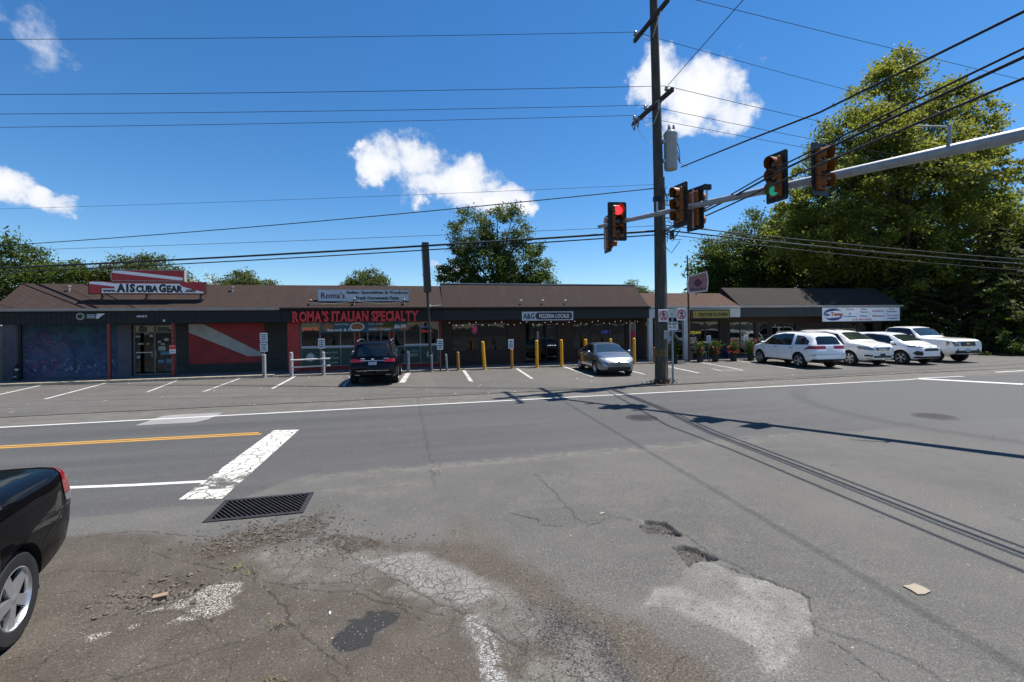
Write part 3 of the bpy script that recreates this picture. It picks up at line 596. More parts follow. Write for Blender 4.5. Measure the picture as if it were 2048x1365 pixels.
# raised walk along the shops
MB().box(-17.5, -6.05, 24.122, 26.0, -.03, .13).build('pavement', 'walk', kind='structure')
MB().box(-6.05, 33.3, 24.122, 26.0, -.03, .085).build('pavement', 'walk', kind='structure')
for i in range(5):
    a = -17.5+i*2.29; MB().bbox(a, a+2.285, 23.92, 24.118, -.04, .136, .02).build('kerb', 'kerb_tan', kind='structure')
for i in range(13):
    a = -6.04+i*3.025; MB().bbox(a, a+3.015, 23.95, 24.118, -.04, .09, .02).build('kerb', 'concrete', kind='structure')

# ------------------------------------------------------------------ painted markings
def wornpaint(name, col, wear=.45, crack=None, chip=9.0):
    m, nt, b = newmat(name); col = tuple(c*.82 for c in col); out = nt.nodes['Material Output']; g = N(nt, 'ShaderNodeNewGeometry'); P = g.outputs['Position']
    n1 = N(nt, 'ShaderNodeTexNoise', i_Scale=chip, i_Detail=8.0, i_Roughness=.75); L(nt, P, n1.inputs[0])
    n2 = N(nt, 'ShaderNodeTexNoise', i_Scale=1.3, i_Detail=3.0); L(nt, P, n2.inputs[0])
    keep = SS(nt, M(nt, 'ADD', n1.outputs[0], M(nt, 'MULTIPLY', M(nt, 'SUBTRACT', n2.outputs[0], .5), .5)), wear-.05, wear+.05)
    c = MIX(nt, SS(nt, n2.outputs[0], .3, .7), tuple(x*.9 for x in col), col)
    if crack:
        wb = N(nt, 'ShaderNodeTexNoise', i_Scale=4.0, i_Detail=3.0); L(nt, P, wb.inputs[0])
        wo_ = N(nt, 'ShaderNodeVectorMath', operation='MULTIPLY_ADD'); L(nt, wb.outputs['Color'], wo_.inputs[0]); wo_.inputs[1].default_value = (.25,.25,0); L(nt, P, wo_.inputs[2])
        v = N(nt, 'ShaderNodeTexVoronoi', feature='DISTANCE_TO_EDGE', i_Scale=crack); v.voronoi_dimensions = '2D'; L(nt, wo_.outputs[0], v.inputs[0]); keep = M(nt, 'MULTIPLY', keep, SS(nt, v.outputs[0], .02, .055))
        sp = N(nt, 'ShaderNodeSeparateXYZ'); L(nt, P, sp.inputs[0])
        n3 = N(nt, 'ShaderNodeTexNoise', i_Scale=5.0, i_Detail=6.0, i_Roughness=.7); L(nt, P, n3.inputs[0])
        bare = M(nt, 'MULTIPLY', SS(nt, sp.outputs[1], 7.45, 7.62), SS(nt, sp.outputs[1], 8.35, 7.95)); keep = M(nt, 'MULTIPLY', keep, M(nt, 'SUBTRACT', 1.0, M(nt, 'MULTIPLY', bare, SS(nt, n3.outputs[0], .42, .52)), clamp=True))
    L(nt, c, b.inputs['Base Color']); b.inputs['Roughness'].default_value = .7
    t = N(nt, 'ShaderNodeBsdfTransparent'); mx = N(nt, 'ShaderNodeMixShader'); L(nt, keep, mx.inputs[0]); L(nt, t.outputs[0], mx.inputs[1]); L(nt, b.outputs[0], mx.inputs[2]); L(nt, mx.outputs[0], out.inputs[0])
wornpaint('line_white', (.62,.62,.60), .27); wornpaint('line_faded', (.50,.49,.46), .40, chip=14.0); wornpaint('line_yellow', (.50,.27,.045), .26); wornpaint('bar_white', (.60,.59,.53), .33, crack=4.2); wornpaint('line_stall', (.55,.55,.53), .36, chip=12.0); wornpaint('patch_pale', (.27,.262,.25), .18)
def mark(name, pts, w, mat, z=.004, parent=road):
    return MB().ribbon(pts, w, z).build(name, mat, parent)
mark('edge_line', [(x, 13.88+.05*math.sin(x*.21)*.5) for x in range(-80, 20)]+[(19.7,13.95)], .115, 'line_white')
yl = [(-3.1,11.27),(-5.3,11.36),(-8,11.48),(-14,11.62),(-30,11.7),(-80,11.7)]
mark('centre_line', [(x, y-.085) for x, y in yl], .105, 'line_yellow'); mark('centre_line', [(x-.1, y+.085) for x, y in yl], .105, 'line_yellow')
mark('edge_line', [(-3.0,7.97),(-4.0,8.08),(-4.9,8.22),(-8,8.45),(-14,8.6),(-80,8.6)], .11, 'line_white')
MB().add([(-3.05,7.22,.005),(-2.47,7.09,.005),(-2.37,11.4,.005),(-2.93,11.52,.005)], [(0,1,2,3)]).build('stop_bar', 'bar_white', road)
MB().add([(-6.45,13.1,.003),(-5.15,13.08,.003),(-4.97,13.4,.003),(-4.95,14.38,.003),(-6.2,14.42,.003),(-6.4,14.3,.003)], [(0,1,2,3,4,5)]).build('repair_patch', 'patch_pale', road)
MB().add([(19.55,13.9,.005),(19.95,14.05,.005),(21.5,11.75,.005),(21.1,11.55,.005)], [(0,1,2,3)]).build('stop_bar', 'line_white', road)
mark('edge_line', [(19.9,14.05),(22.2,14.0)], .12, 'line_white'); mark('edge_line', [(25.0,14.6),(27.2,14.65)], .14, 'line_white')
mark('centre_line', [(21.6,11.75),(30,11.8),(60,12.0)], .11, 'line_yellow'); mark('centre_line', [(21.6,11.58),(30,11.62),(60,11.8)], .11, 'line_yellow')
for a, b, wd, mt in [((-14.6,20.6),(-15.25,23.88),.11,'line_stall'),((-12.06,19.1),(-12.87,23.88),.11,'line_stall'),((-9.4,19.9),(-10.1,23.88),.10,'line_faded'),((-7.3,19.3),(-7.5,23.88),.10,'line_faded'),
   ((-4.97,19.4),(-5.11,23.88),.11,'line_stall'),((-2.36,19.3),(-2.48,23.88),.12,'line_stall'),((-.10,19.6),(.22,23.88),.24,'line_faded'),((2.72,19.1),(3.02,23.88),.16,'line_faded'),
   ((5.38,19.15),(5.86,23.88),.14,'line_faded'),((8.11,18.97),(8.55,23.88),.13,'line_stall'),((10.64,18.9),(11.2,23.6),.11,'line_faded'),((13.21,18.6),(14.0,23.9),.12,'line_stall'),
   ((16.0,19.2),(16.85,23.88),.11,'line_stall'),((18.49,18.57),(19.6,23.88),.11,'line_stall'),((14.75,18.95),(15.6,18.85),.08,'line_faded'),((15.6,18.85),(16.0,19.05),.08,'line_faded'),((14.75,18.95),(15.0,20.1),.09,'line_faded'),((15.2,19.6),(16.1,19.4),.07,'line_faded'),
   ((21.7,18.9),(22.3,23.88),.11,'line_stall'),((24.7,18.9),(25.2,23.88),.11,'line_stall'),((27.5,18.9),(28.0,23.88),.11,'line_stall')]:
    mark('stall_line', [a, b], wd, mt, .0105, lot)

# storm drain: cast frame, pit and slanted bars
t = thing('storm_drain', 'rusty iron storm drain grate with slanted bars beside the stop bar', 'drain grate', (-1.855, 6.65, 0))
x0, x1, y0, y1 = GR
f = MB(); f.box(x0-.03, x1+.03, y1-.035, y1+.025, -.08, .012); f.box(x0-.03, x1+.03, y0-.025, y0+.035, -.08, .012); f.box(x0-.03, x0+.03, y0+.036, y1-.036, -.08, .010); f.box(x1-.03, x1+.03, y0+.036, y1-.036, -.08, .010)
f.build('frame', 'iron', t)
p = MB(); p.add([(x0,y0,-.7),(x1,y0,-.7),(x1,y1,-.7),(x0,y1,-.7),(x0,y0,-.01),(x1,y0,-.01),(x1,y1,-.01),(x0,y1,-.01)], [(0,1,2,3),(0,1,5,4),(1,2,6,5),(2,3,7,6),(3,0,4,7)]); p.build('pit', 'well', t)
nb = 17; sl = -.46
for i in range(nb+10):
    xa = x0+.05+(i+.2)*(x1-x0-.10)/nb; xb = xa+sl; ya, yb = y0+.036, y1-.036   # top end leans to the left, clipped to the frame
    pa, pb = Vector((xa, ya, 0)), Vector((xb, yb, 0))
    def clip(p, q):
        for lim, sg in ((x0+.031, 1), (x1-.031, -1)):
            if (p.x-lim)*sg < 0 and (q.x-lim)*sg < 0: return None
            if (p.x-lim)*sg < 0: p = p+(q-p)*((lim-p.x)/(q.x-p.x))
            elif (q.x-lim)*sg < 0: q = q+(p-q)*((lim-q.x)/(p.x-q.x))
        return p, q
    r = clip(pa, pb)
    if r is None or (r[1]-r[0]).length < .05: continue
    a, b_ = r; d = (b_-a); u = d.normalized(); nrm = Vector((-u.y, u.x, 0)); mid = (a+b_)/2
    MB().obox((mid.x, mid.y, -.022), d/2, nrm*.0065, (0,0,.03)).build('bar', 'iron', t)
mbar = MB(); mbar.box(x0+.042, x1-.042, 6.63, 6.66, -.075, -.045); mbar.build('cross_bar', 'iron', t)
for (x, y, r, lb) in [(5.72,10.35,.33,'round iron manhole cover in the dark lane in front of the utility pole'), (12.45,8.46,.38,'round iron manhole cover far right of the intersection')]:
    t = thing('manhole_cover', lb, 'manhole', (x,y,0))
    MB().lathe([(r+.06,-.02),(r+.06,.004),(r+.005,.005),(r+.005,-.02)], (x,y,0), n=40, closed=True).build('frame', 'iron', t)
    c = MB().lathe([(r-.004,-.02),(r-.004,.004),(r-.03,.006),(.02,.006)], (x,y,0), n=40)
    for k in range(-5, 6):
        h = math.sqrt(max(0, (r-.06)**2-(k*.055)**2))
        if h > .03: c.box(x-h, x+h, y+k*.055-.012, y+k*.055+.012, .004, .010)
    c.build('lid', 'iron', t)
# ------------------------------------------------------------------ lettering (built-in font turned to meshes, one pass)
_pend = []; TXT = {}
def want(s, bold=0.0, extr=0.0):
    k = (s, bold, extr)
    if k not in TXT:
        c = bpy.data.curves.new('t', 'FONT'); c.body = s; c.offset = bold; c.extrude = extr; c.resolution_u = 2
        o = bpy.data.objects.new('t', c); COL.objects.link(o); _pend.append((k, o)); TXT[k] = None
    return k
def flush_text():
    dg = bpy.context.evaluated_depsgraph_get()
    for k, o in _pend:
        me = bpy.data.meshes.new_from_object(o.evaluated_get(dg)); n = len(me.vertices); co = np.zeros(n*3, np.float32); me.vertices.foreach_get('co', co)
        TXT[k] = (co.reshape(-1, 3), [tuple(p.vertices) for p in me.polygons]); bpy.data.meshes.remove(me)
    for k, o in _pend: c = o.data; bpy.data.objects.remove(o); bpy.data.curves.remove(c)
    _pend.clear()
def put_text(name, s, x0, x1, z0, z1, y, mat, parent, bold=0.0, depth=.012, shear=0.0, local=False):
    "lettering fitted into a box on a plane facing -Y; front face at y"
    co, fs = TXT[(s, bold, .1)]; mn, mx_ = co.min(0), co.max(0); q = (co-mn)/(mx_-mn+1e-9)
    m = MB(); m.add([(x0+(x1-x0)*a+shear*(b-.5)*(z1-z0), y+depth*(1-c), z0+(z1-z0)*b) for a, b, c in q], fs)
    return m.build(name, mat, parent, local=local)
LETTERS = "ROMA'SITLNPECYTV"
NEED = [(s, b) for s, b in [('www.', .05), ('A1S', .06), ('CUBA', .06), ('G', .06), ('EAR', .06), ('.com', .05), ('Roma\'s', .012), ('Italian Specialties & Produce', .035), ('Fresh Homemade Pasta', .035),
  ('A&G', .02), ('PIZZERIA LOCALE', .03), ('TREVOSE FLOWERS', .04), ('TREVOSE', .02), ('Flowers', .03), ('Nu-', .04), ('Temp', .04), ('Heating', .02), ('Air', .02), ('Conditioning', .02), ('Water', .02), ('Heaters', .02), ('Boilers', .02),
  ('Installation', .02), ('Maintenance', .02), ('Free', .02), ('Estimates', .02), ('Financing', .02), ('Available', .02), ('215-703-3070', .03), ('4033', .03), ('IMPORTED', .04), ('OPEN', .03), ('PANINI', .04), ('Imported', .02), ('Italian Meats', .02), ('& Cheeses', .02), ('Fresh Baked', .0), ('BREADS', .03),
  ('Home Made', .0), ('Ravioli & Pasta', .03), ('Foot Long', .0), ('Italian Hoagie', .02), ('$6.99', .04), ('CATION', .04), ('NO PARKING', .02), ('CUSTOMER', .02), ('PARKING', .02), ('ONLY', .02), ('SR 2054', .02), ('TO', .02), ('INFORMATION', .01)]]
for s, b in NEED: want(s, b, .1)
for ch in LETTERS: want(ch, .04, .1)
flush_text()

# ------------------------------------------------------------------ the shops
YE, YF, YW, YB = 24.5, 24.62, 25.9, 36.0       # eave, fascia, wall face, back
ZE, ZF, YR, ZR = 3.28, 2.64, 26.3, 4.60
def wall_boxes(m, x0, x1, z0, z1, y0, y1, holes):
    xs = sorted({x0, x1, *[v for h in holes for v in h[:2]]}); zs = sorted({z0, z1, *[v for h in holes for v in h[2:]]})
    for a, b in zip(xs, xs[1:]):
        run = None
        for c, d in list(zip(zs, zs[1:]))+[(None, None)]:
            solid = c is not None and not any(h[0] < (a+b)/2 < h[1] and h[2] < (c+d)/2 < h[3] for h in holes)
            if solid: run = (run[0], d) if run else (c, d)
            elif run: m.box(a, b, y0, y1, run[0], run[1]); run = None
    return m
def glazing(parent, x0, x1, z0, z1, xs=(), zs=(), mat='door_alu', fw=.05, y=YW+.05, name='window', pane='shop_glass'):
    "frame with bars at xs and zs, each pane a sub-part"
    m = MB(); X_ = [x0, *xs, x1]; Z_ = [z0, *zs, z1]
    m.box(x0, x1, y, y+.07, z1-fw, z1); m.box(x0, x1, y, y+.07, z0, z0+fw)
    for i, x in enumerate(X_):
        a, b = (x, x+fw) if i == 0 else ((x-fw, x) if i == len(X_)-1 else (x-fw/2, x+fw/2)); m.box(a, b, y+.002, y+.068, z0+fw, z1-fw)
    for z in zs:
        for a, b in zip(X_, X_[1:]): m.box(a+fw*(1 if a == x0 else .5), b-fw*(1 if b == x1 else .5), y+.004, y+.066, z-fw/2, z+fw/2)
    f = m.build(name, mat, parent)
    for a, b in zip(X_, X_[1:]):
        for c, d in zip(Z_, Z_[1:]): MB().box(a+.015, b-.015, y+.03, y+.036, c+.015, d-.015).build('pane', pane, f)
    return f
def shop(name, label, x0, x1, shingle, wallmat, holes, fascia, trim, zr=ZR, yr=YR, ze=ZE, zf=ZF, ridge=None, inner='interior_dark', ribs=.19, soffit='charcoal', floor=.10, left=True, right=True):
    t = thing(name, label, 'building', (x0, YE, 0))
    wall_boxes(MB(), x0+.002, x1-.002, -.03, zf+.25, YW, YW+.18, holes).build('front_wall', wallmat, t)
    sd = MB(); sd.box(x0+.002, x0+.16, YW+.182, YB, -.03, 3.9); sd.box(x1-.16, x1-.002, YW+.182, YB, -.03, 3.9); sd.box(x0+.162, x1-.162, YB-.15, YB, -.03, 3.9); sd.build('side_wall', 'tan_siding', t)
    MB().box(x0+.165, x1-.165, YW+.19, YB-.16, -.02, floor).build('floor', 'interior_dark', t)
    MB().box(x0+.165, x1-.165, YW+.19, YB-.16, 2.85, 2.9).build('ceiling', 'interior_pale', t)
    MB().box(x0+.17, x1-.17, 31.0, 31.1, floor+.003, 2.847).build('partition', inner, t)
    MB().box(x0+.17, x1-.17, yr+.3, YB-.01, 3.92, 4.0).build('flat_roof', 'slate_trim', t)
    # mansard front
    MB().prism([(YE, ze), (yr, zr), (yr+.12, zr), (yr+.30, 3.7), (yr+.30, ze-.08), (YE+.10, ze-.08)], x0+.003, x1-.003, 'yz').build('roof', shingle, t)
    if ridge: MB().box(x0-.02, x1+.02, yr-.06, yr+.16, zr+.002, zr+.05).build('ridge_cap', ridge, t)
    g = MB().prism([(YE-.09, ze-.02), (YE-.10, ze+.06), (YE+.02, ze+.06), (YE+.05, ze-.02), (YE+.02, ze-.06), (YE-.05, ze-.06)], x0-.02, x1+.02, 'yz'); g.build('gutter', trim, t)
    f = MB(); f.box(x0+.004, x1-.004, YF-.06, YF+.05, zf, ze-.085)
    if ribs:
        k = x0+.06
        while k < x1-.06: f.box(k, k+.03, YF-.072, YF-.0605, zf+.02, ze-.09); k += ribs
    f.build('fascia', fascia, t)
    MB().box(x0+.004, x1-.004, YF+.052, YW-.002, zf+.02, zf+.05).build('soffit', soffit, t)
    return t
A0 = -17.42
roof_zz = 4.0
scuba = shop('scuba_shop', 'low dark dive shop with sea mural and red diagonal panel, leftmost in the strip', A0, -5.9, 'shingle_scuba', 'stone_dark',
    [(-12.83,-10.96,.13,2.62)], 'charcoal', 'gutter_metal', floor=.13)
for a, b in ((-17.41,-17.24), (-13.44,-12.86)): pass
MB().box(A0+.01, -17.16, YW-.012, YW-.001, .13, 2.62).build('painted_brick', 'brick_purple', scuba); MB().box(-13.44, -12.86, YW-.012, YW-.001, .13, 2.62).build('painted_brick', 'brick_purple', scuba)
MB().box(-17.155, -13.445, YW-.016, YW-.001, .14, 2.66).build('mural', 'mural', scuba, label='painted underwater reef mural in blues and corals')
MB().box(-17.95, -17.425, YW, YW+.2, -.03, 2.66).build('wing_wall', 'brick_purple', scuba); MB().box(-21.0, -17.955, YW+.05, YW+.2, -.03, 2.62).build('side_fence', 'tan_siding', scuba); MB().box(-18.2, -17.43, YW-.05, YW+.25, 2.665, 2.72).build('wing_cap', 'charcoal', scuba)
for x_ in (-8.4, -15.3): MB().lathe([(.05,roof_zz),(.05,roof_zz+.42),(.075,roof_zz+.42),(.07,roof_zz+.48),(.01,roof_zz+.49)], (x_,25.8,0), 'z', 12).build('vent_pipe', 'gutter_metal', scuba)
MB().box(-17.3, -17.18, YW-.10, YW-.02, .13, 2.62).build('downpipe', 'black_trim', scuba)
rp = MB().box(-10.40, -6.96, YW-.02, YW-.001, .60, 2.62).build('painted_panel', 'red_wall', scuba, label='red wall panel with a wide pale diagonal stripe')
MB().prism([(-10.39,2.60),(-9.75,2.60),(-7.02,1.03),(-7.02,.93),(-7.75,.93),(-10.39,2.18)], YW-.026, YW-.021).build('diagonal_stripe', 'stripe_white', rp)
d = glazing(scuba, -12.80, -10.99, .14, 2.60, (-11.90,), (2.22,), 'door_alu', .07, name='double_door')
dh = MB(); dh.tube([(-11.98,YW+.02,.95),(-11.98,YW-.03,1.0),(-11.98,YW-.03,1.3),(-11.98,YW+.02,1.35)], .013); dh.tube([(-11.82,YW+.02,.95),(-11.82,YW-.03,1.0),(-11.82,YW-.03,1.3),(-11.82,YW+.02,1.35)], .013); dh.build('handle', 'steel', d)
MB().box(-12.70, -12.0, YW+.045, YW+.05, 1.22, 1.26).build('push_bar', 'steel', d)
rs = random.Random(5)
for (x, z, w, h, mt) in [(-11.6,1.42,.30,.2,'poster_pale'),(-11.35,1.18,.62,.16,'poster_blue'),(-11.65,.78,.26,.16,'poster_blue'),(-11.25,.80,.34,.2,'poster_blue'),(-12.6,1.02,.14,.14,'poster_pale'),(-12.62,2.02,.2,.08,'poster_pale'),(-12.05,2.05,.14,.12,'poster_pale'),(-12.5,1.66,.24,.07,'poster_pale'),
      (-11.4,1.85,.2,.13,'poster_pale'),(-11.7,1.75,.12,.1,'poster_pale'),(-11.55,1.62,.16,.08,'poster_pale'),(-12.2,1.66,.10,.09,'sign_yellow'),(-12.4,2.36,.34,.26,'interior_pale'),(-11.55,2.36,.5,.24,'interior_pale')]:
    MB().box(x-w/2, x+w/2, YW+.068, YW+.072, z-h/2, z+h/2).build('sticker', mt, d)
rr = MB().lathe([(.16,-.002),(.16,.002),(.135,.002),(.135,-.002)], (-11.32,YW+.06,.50), 'y', 24, closed=True); rr.build('sticker', 'poster_blue', d)
for i, x in enumerate((-13.09, -10.53)):
    b = MB().box(x-.055, x+.055, 24.57, 24.67, .132, 2.65); b.build('porch_post', 'red_post', scuba)
nm = thing('parking_notice', 'small red and white notice fixed to the red post at the dive shop door', 'sign', (-10.53,24.53,1.2))
MB().box(-10.66, -10.40, 24.53, 24.548, 1.42, 1.62).build('upper_panel', 'letter_red', nm); MB().box(-10.66, -10.40, 24.53, 24.548, 1.22, 1.418).build('lower_panel', 'bright_sign', nm)
MB().box(-10.63, -10.43, 24.527, 24.5295, 1.56, 1.58).build('print_line', 'bright_sign', nm); MB().box(-10.63, -10.43, 24.527, 24.5295, 1.30, 1.32).build('print_line', 'sign_black', nm)
put_text('house_number', '4033', -11.98, -11.55, 2.92, 3.02, YF-.085, 'bright_sign', scuba, .03)
MB().ball((-10.85,YF-.09,2.76), .05, .05, .06).build('porch_lamp', 'bright_sign', scuba)
# round badge sign with a swoosh panel
t = thing('badge_sign', 'small round green badge with dark name panel on dive shop fascia', 'sign', (-13.8,YF-.075,2.85))
MB().lathe([(.16,-.02),(.16,0)], (-14.14,YF-.075,2.985), 'y', 28).build('badge', 'poster_pale', t); MB().lathe([(.10,-.02),(.10,0)], (-14.14,YF-.098,2.985), 'y', 24).build('emblem', 'leaf_olive', t)
MB().prism([(-13.98,2.88),(-13.5,2.88),(-13.2,3.10),(-13.98,3.10)], YF-.094, YF-.075).build('panel', 'sign_black', t)
MB().prism([(-13.54,2.88),(-13.46,2.88),(-13.18,3.11),(-13.50,3.11)], YF-.10, YF-.0945).build('swoosh', 'bright_sign', t)
for z in (3.05, 2.985, 2.92): MB().box(-13.88, -13.56, YF-.098, YF-.0945, z-.014, z+.014).build('print_line', 'sign_grey', t)

def roof_z(y, zr=ZR): return ZE+(y-YE)*(zr-ZE)/(YR-YE)
t = thing('roof_sign', 'two tier red dive shop sign with white diagonal stripes standing on the roof', 'sign', (-11.7,25.1,3.7))
lo = MB().box(-14.06, -9.34, 25.0, 25.2, 4.05, 4.61).build('lower_box', 'sign_red', t); up = MB().box(-13.16, -10.22, 25.02, 25.22, 4.67, 5.14).build('upper_box', 'sign_red', t)
MB().prism([(-14.04,4.59),(-13.55,4.59),(-12.55,4.45),(-13.1,4.38),(-14.04,4.50)], 24.992, 24.9985).build('stripe', 'sign_panel', lo)
MB().prism([(-13.55,4.075),(-9.38,4.075),(-9.38,4.13),(-9.75,4.22),(-10.3,4.40),(-10.4,4.52),(-13.0,4.52),(-13.06,4.28),(-13.55,4.28)], 24.990, 24.9965).build('stripe', 'sign_panel', lo)
MB().prism([(-13.14,5.12),(-12.75,5.12),(-10.26,4.82),(-10.26,4.70),(-10.5,4.70),(-13.14,5.02)], 25.012, 25.0185).build('stripe', 'sign_panel', up)
fr = MB()
for (a, b, c, d_) in ((-13.18,-10.20,5.14,5.17), (-13.18,-10.20,4.64,4.668), (-13.19,-13.162,4.64,5.17), (-10.218,-10.19,4.64,5.17)): fr.box(a, b, 25.0, 25.23, c, d_)
fr.build('frame', 'gutter_metal', up)
fr = MB(); fr.box(-14.09, -9.31, 24.99, 25.21, 4.02, 4.048); fr.box(-14.09, -14.062, 24.99, 25.21, 4.05, 4.63); fr.box(-9.338, -9.31, 24.99, 25.21, 4.05, 4.63); fr.build('frame', 'brown_metal', lo)
put_text('lettering', 'www.', -13.52, -12.98, 4.11, 4.23, 24.984, 'sign_black', lo, .05); [put_text('lettering', s_, a_, b_, 4.10, z_, 24.982, 'sign_black', lo, .06) for s_, a_, b_, z_ in (('A1S', -12.97, -12.22, 4.51), ('CUBA', -12.19, -11.29, 4.44), ('G', -11.26, -10.96, 4.51), ('EAR', -10.93, -10.25, 4.44))]; put_text('lettering', '.com', -10.18, -9.72, 4.11, 4.26, 24.984, 'sign_black', lo, .05)
for x in (-13.6, -11.82, -9.55):
    MB().box(x-.03, x+.03, 25.06, 25.12, roof_z(25.06)-.05, 4.048).build('leg', 'brown_metal', t); MB().tube([(x,25.9,roof_z(25.9)),(x,25.2,4.1)], .018).build('brace', 'brown_metal', t)
MB().tube([(-11.82,25.15,4.60),(-11.82,25.15,4.68)], .03).build('leg', 'brown_metal', t)

roma = shop('deli_shop', 'red and green Italian deli with painted windows and red wall beside the dive shop', -5.9, 2.05, 'shingle_roma', 'red_wall',
    [(-5.27,-2.56,.28,2.6),(-2.36,-.74,.09,2.6),(-.55,1.92,.28,2.6)], 'charcoal', 'black_trim', inner='interior_pale', ribs=.25)
w1 = glazing(roma, -5.27, -2.56, .28, 2.6, (-4.31, -3.29), (1.25,), 'worn_white_post', .05); w2 = glazing(roma, -.55, 1.92, .28, 2.6, (.05, .89), (1.25,), 'worn_white_post', .05)
glazing(roma, -2.35, -.75, .10, 2.58, (-1.9, -1.2), (1.2,), 'worn_white_post', .06, name='entrance_door')
def painted(win, x0, x1, lines):
    p_ = MB().box(x0, x1, YW+.02, YW+.045, .32, 1.2).build('painted_panel', 'panel_green', win)
    for s, b, z, h in lines: 
        w_ = min(x1-x0-.1, h*.55*len(s)); c_ = (x0+x1)/2; o = put_text('lettering', s, c_-w_/2, c_+w_/2, z, z+h, YW+.012, 'poster_pale', roma, b, .006)
painted(w1, -5.22, -4.34, []); painted(w1, -4.28, -3.32, [('Imported',.02,.92,.16),('Italian Meats',.02,.66,.15),('& Cheeses',.02,.42,.15)]); painted(w1, -3.26, -2.61, [])
painted(w2, .08, .86, [('Fresh Baked',.0,.92,.14),('BREADS',.03,.68,.16)]); painted(w2, .92, 1.87, []); painted(w2, -.5, .02, [])
MB().lathe([(.24,-.006),(.24,0)], (-4.78,YW+.012,.78), 'y', 8).build('crest', 'poster_pale', w1); MB().lathe([(.17,-.004),(.17,0)], (-4.78,YW+.005,.78), 'y', 20).build('crest', 'sign_grey', w1)
MB().lathe([(.20,-.006),(.20,0)], (1.4,YW+.012,.78), 'y', 7).build('crest', 'poster_pale', w2)
for a, b in ((-5.22,-2.6), (.0,1.87)): MB().box(a, b, YW+.012, YW+.048, 1.27, 1.37).build('frieze', 'sign_grey', roma)
MB().box(-5.88, -5.29, YW-.014, YW-.001, .1, 2.6).build('red_panel', 'sign_red', roma)
for k, (s, x0_, x1_, z0_, z1_, mt) in enumerate([('IMPORTED',-5.18,-4.4,2.18,2.36,'neon_red'), ('OPEN',.95,1.3,2.22,2.36,'neon_blue'), ('PANINI',.95,1.55,1.98,2.14,'neon_red')]):
    t = thing('neon_sign', ['red neon sign lit in the leftmost deli window', 'blue neon sign lit at top of the right deli window', 'red neon word lit under a blue one in the deli window'][k], 'neon sign', (x0_,YW+.2,z0_))
    put_text('neon_lettering', s, x0_, x1_, z0_, z1_, YW+.15, mt, t, .04 if s != 'OPEN' else .03, .02)
    MB().tube([(x0_+.02,YW+.19,z0_),(x1_-.02,YW+.19,z0_)], .008).build('rail', 'black_trim', t)
    MB().tube([((x0_+x1_)/2,YW+.19,z0_),((x0_+x1_)/2,YW+.19,2.849)], .004).build('hanger', 'black_trim', t)
# fascia letters, each one a piece
t = thing('channel_letters', 'big red raised letters spelling the Italian deli name along its fascia', 'lettering', (-5.2,YF-.10,2.6))
ws = {c: None for c in LETTERS}
for c in LETTERS:
    co, _ = TXT[(c, .04, .1)]; ws[c] = (co[:,0].max()-co[:,0].min(), co[:,1].min(), co[:,1].max())
capH = ws['I'][2]-ws['I'][1]; text = "ROMA'S ITALIAN SPECIALTY"; gap = .075; sp_ = .34
tot_w = sum((ws[c][0]+gap) if c != ' ' else sp_ for c in text); x = -5.30; sc_ = (0.76+5.30)/tot_w
for c in text:
    if c == ' ': x += sp_*sc_; continue
    w_ = ws[c][0]*sc_; z0_ = 2.62+(ws[c][1]-ws['I'][1])/capH*.53; z1_ = 2.62+(ws[c][2]-ws['I'][1])/capH*.53
    SER = {'R':((.14,),(.14,.86)),'M':((.1,.9),(.1,.9)),'A':((),(.08,.92)),'I':((.5,),(.5,)),'T':((),(.5,)),'L':((.16,),(.16,)),'N':((.1,.9),(.1,)),'P':((.14,),(.14,)),'E':((.14,),(.14,)),'Y':((.08,.92),(.5,))}.get(c, ((), ()))
    for q_, zz_ in ((SER[0], 2.62+.53-.045), (SER[1], 2.62)):
        for u_ in q_: MB().box(x+w_*u_-.075, x+w_*u_+.075, YF-.172, YF-.08, zz_, zz_+.045).build('serif', 'letter_red', t)
    put_text('letter', c, x-.012, x+w_+.012, z0_, z1_, YF-.17, 'letter_red', t, .04, .09); x += w_+gap*sc_
MB().box(-5.35, .8, YF-.078, YF-.072, 2.70, 2.74).build('mounting_rail', 'black_trim', t); MB().box(-5.35, .8, YF-.078, YF-.072, 3.0, 3.04).build('mounting_rail', 'black_trim', t)
# roof sign
t = thing('roof_sign', 'long pale grey deli sign lying on the roof slope above red letters', 'sign', (-1.95,25.1,3.6))
MB().box(-4.22, .30, 25.0, 25.16, 3.70, 4.27).build('sign_box', 'sign_grey', t)
fr = MB()
for (a, b, c, d_) in ((-4.25,.33,4.272,4.30), (-4.25,.33,3.67,3.698)): fr.box(a, b, 24.99, 25.17, c, d_)
fr.box(.302, .33, 24.99, 25.17, 3.70, 4.27); fr.box(-4.25, -4.222, 24.99, 25.17, 3.70, 4.27); fr.build('frame', 'gutter_metal', t)
put_text('lettering', "Roma's", -4.08, -2.93, 3.82, 4.14, 24.985, 'letter_maroon', t, .012); put_text('lettering', 'Italian Specialties & Produce', -2.84, .22, 4.02, 4.21, 24.985, 'letter_green', t, .035); put_text('lettering', 'Fresh Homemade Pasta', -2.38, -.22, 3.76, 3.94, 24.985, 'letter_green', t, .035)
for x in (-3.6, -2.0, -.4): MB().box(x-.03, x+.03, 25.17, 25.23, 3.5, 4.2).build('bracket', 'brown_metal', t)
t = thing('floodlight_run', 'three small floodlights joined by a pale sagging conduit on the deli roof', 'floodlights', (-4.5,24.6,3.5))
pp = [(-4.55,24.75,3.62),(-2.45,24.75,3.68),(.05,24.75,3.64)]; cv = []
for (a, b) in zip(pp, pp[1:]):
    for k in range(7): q = k/6; cv.append((a[0]+(b[0]-a[0])*q, 24.75, a[2]+(b[2]-a[2])*q-.13*math.sin(math.pi*q)*.8))
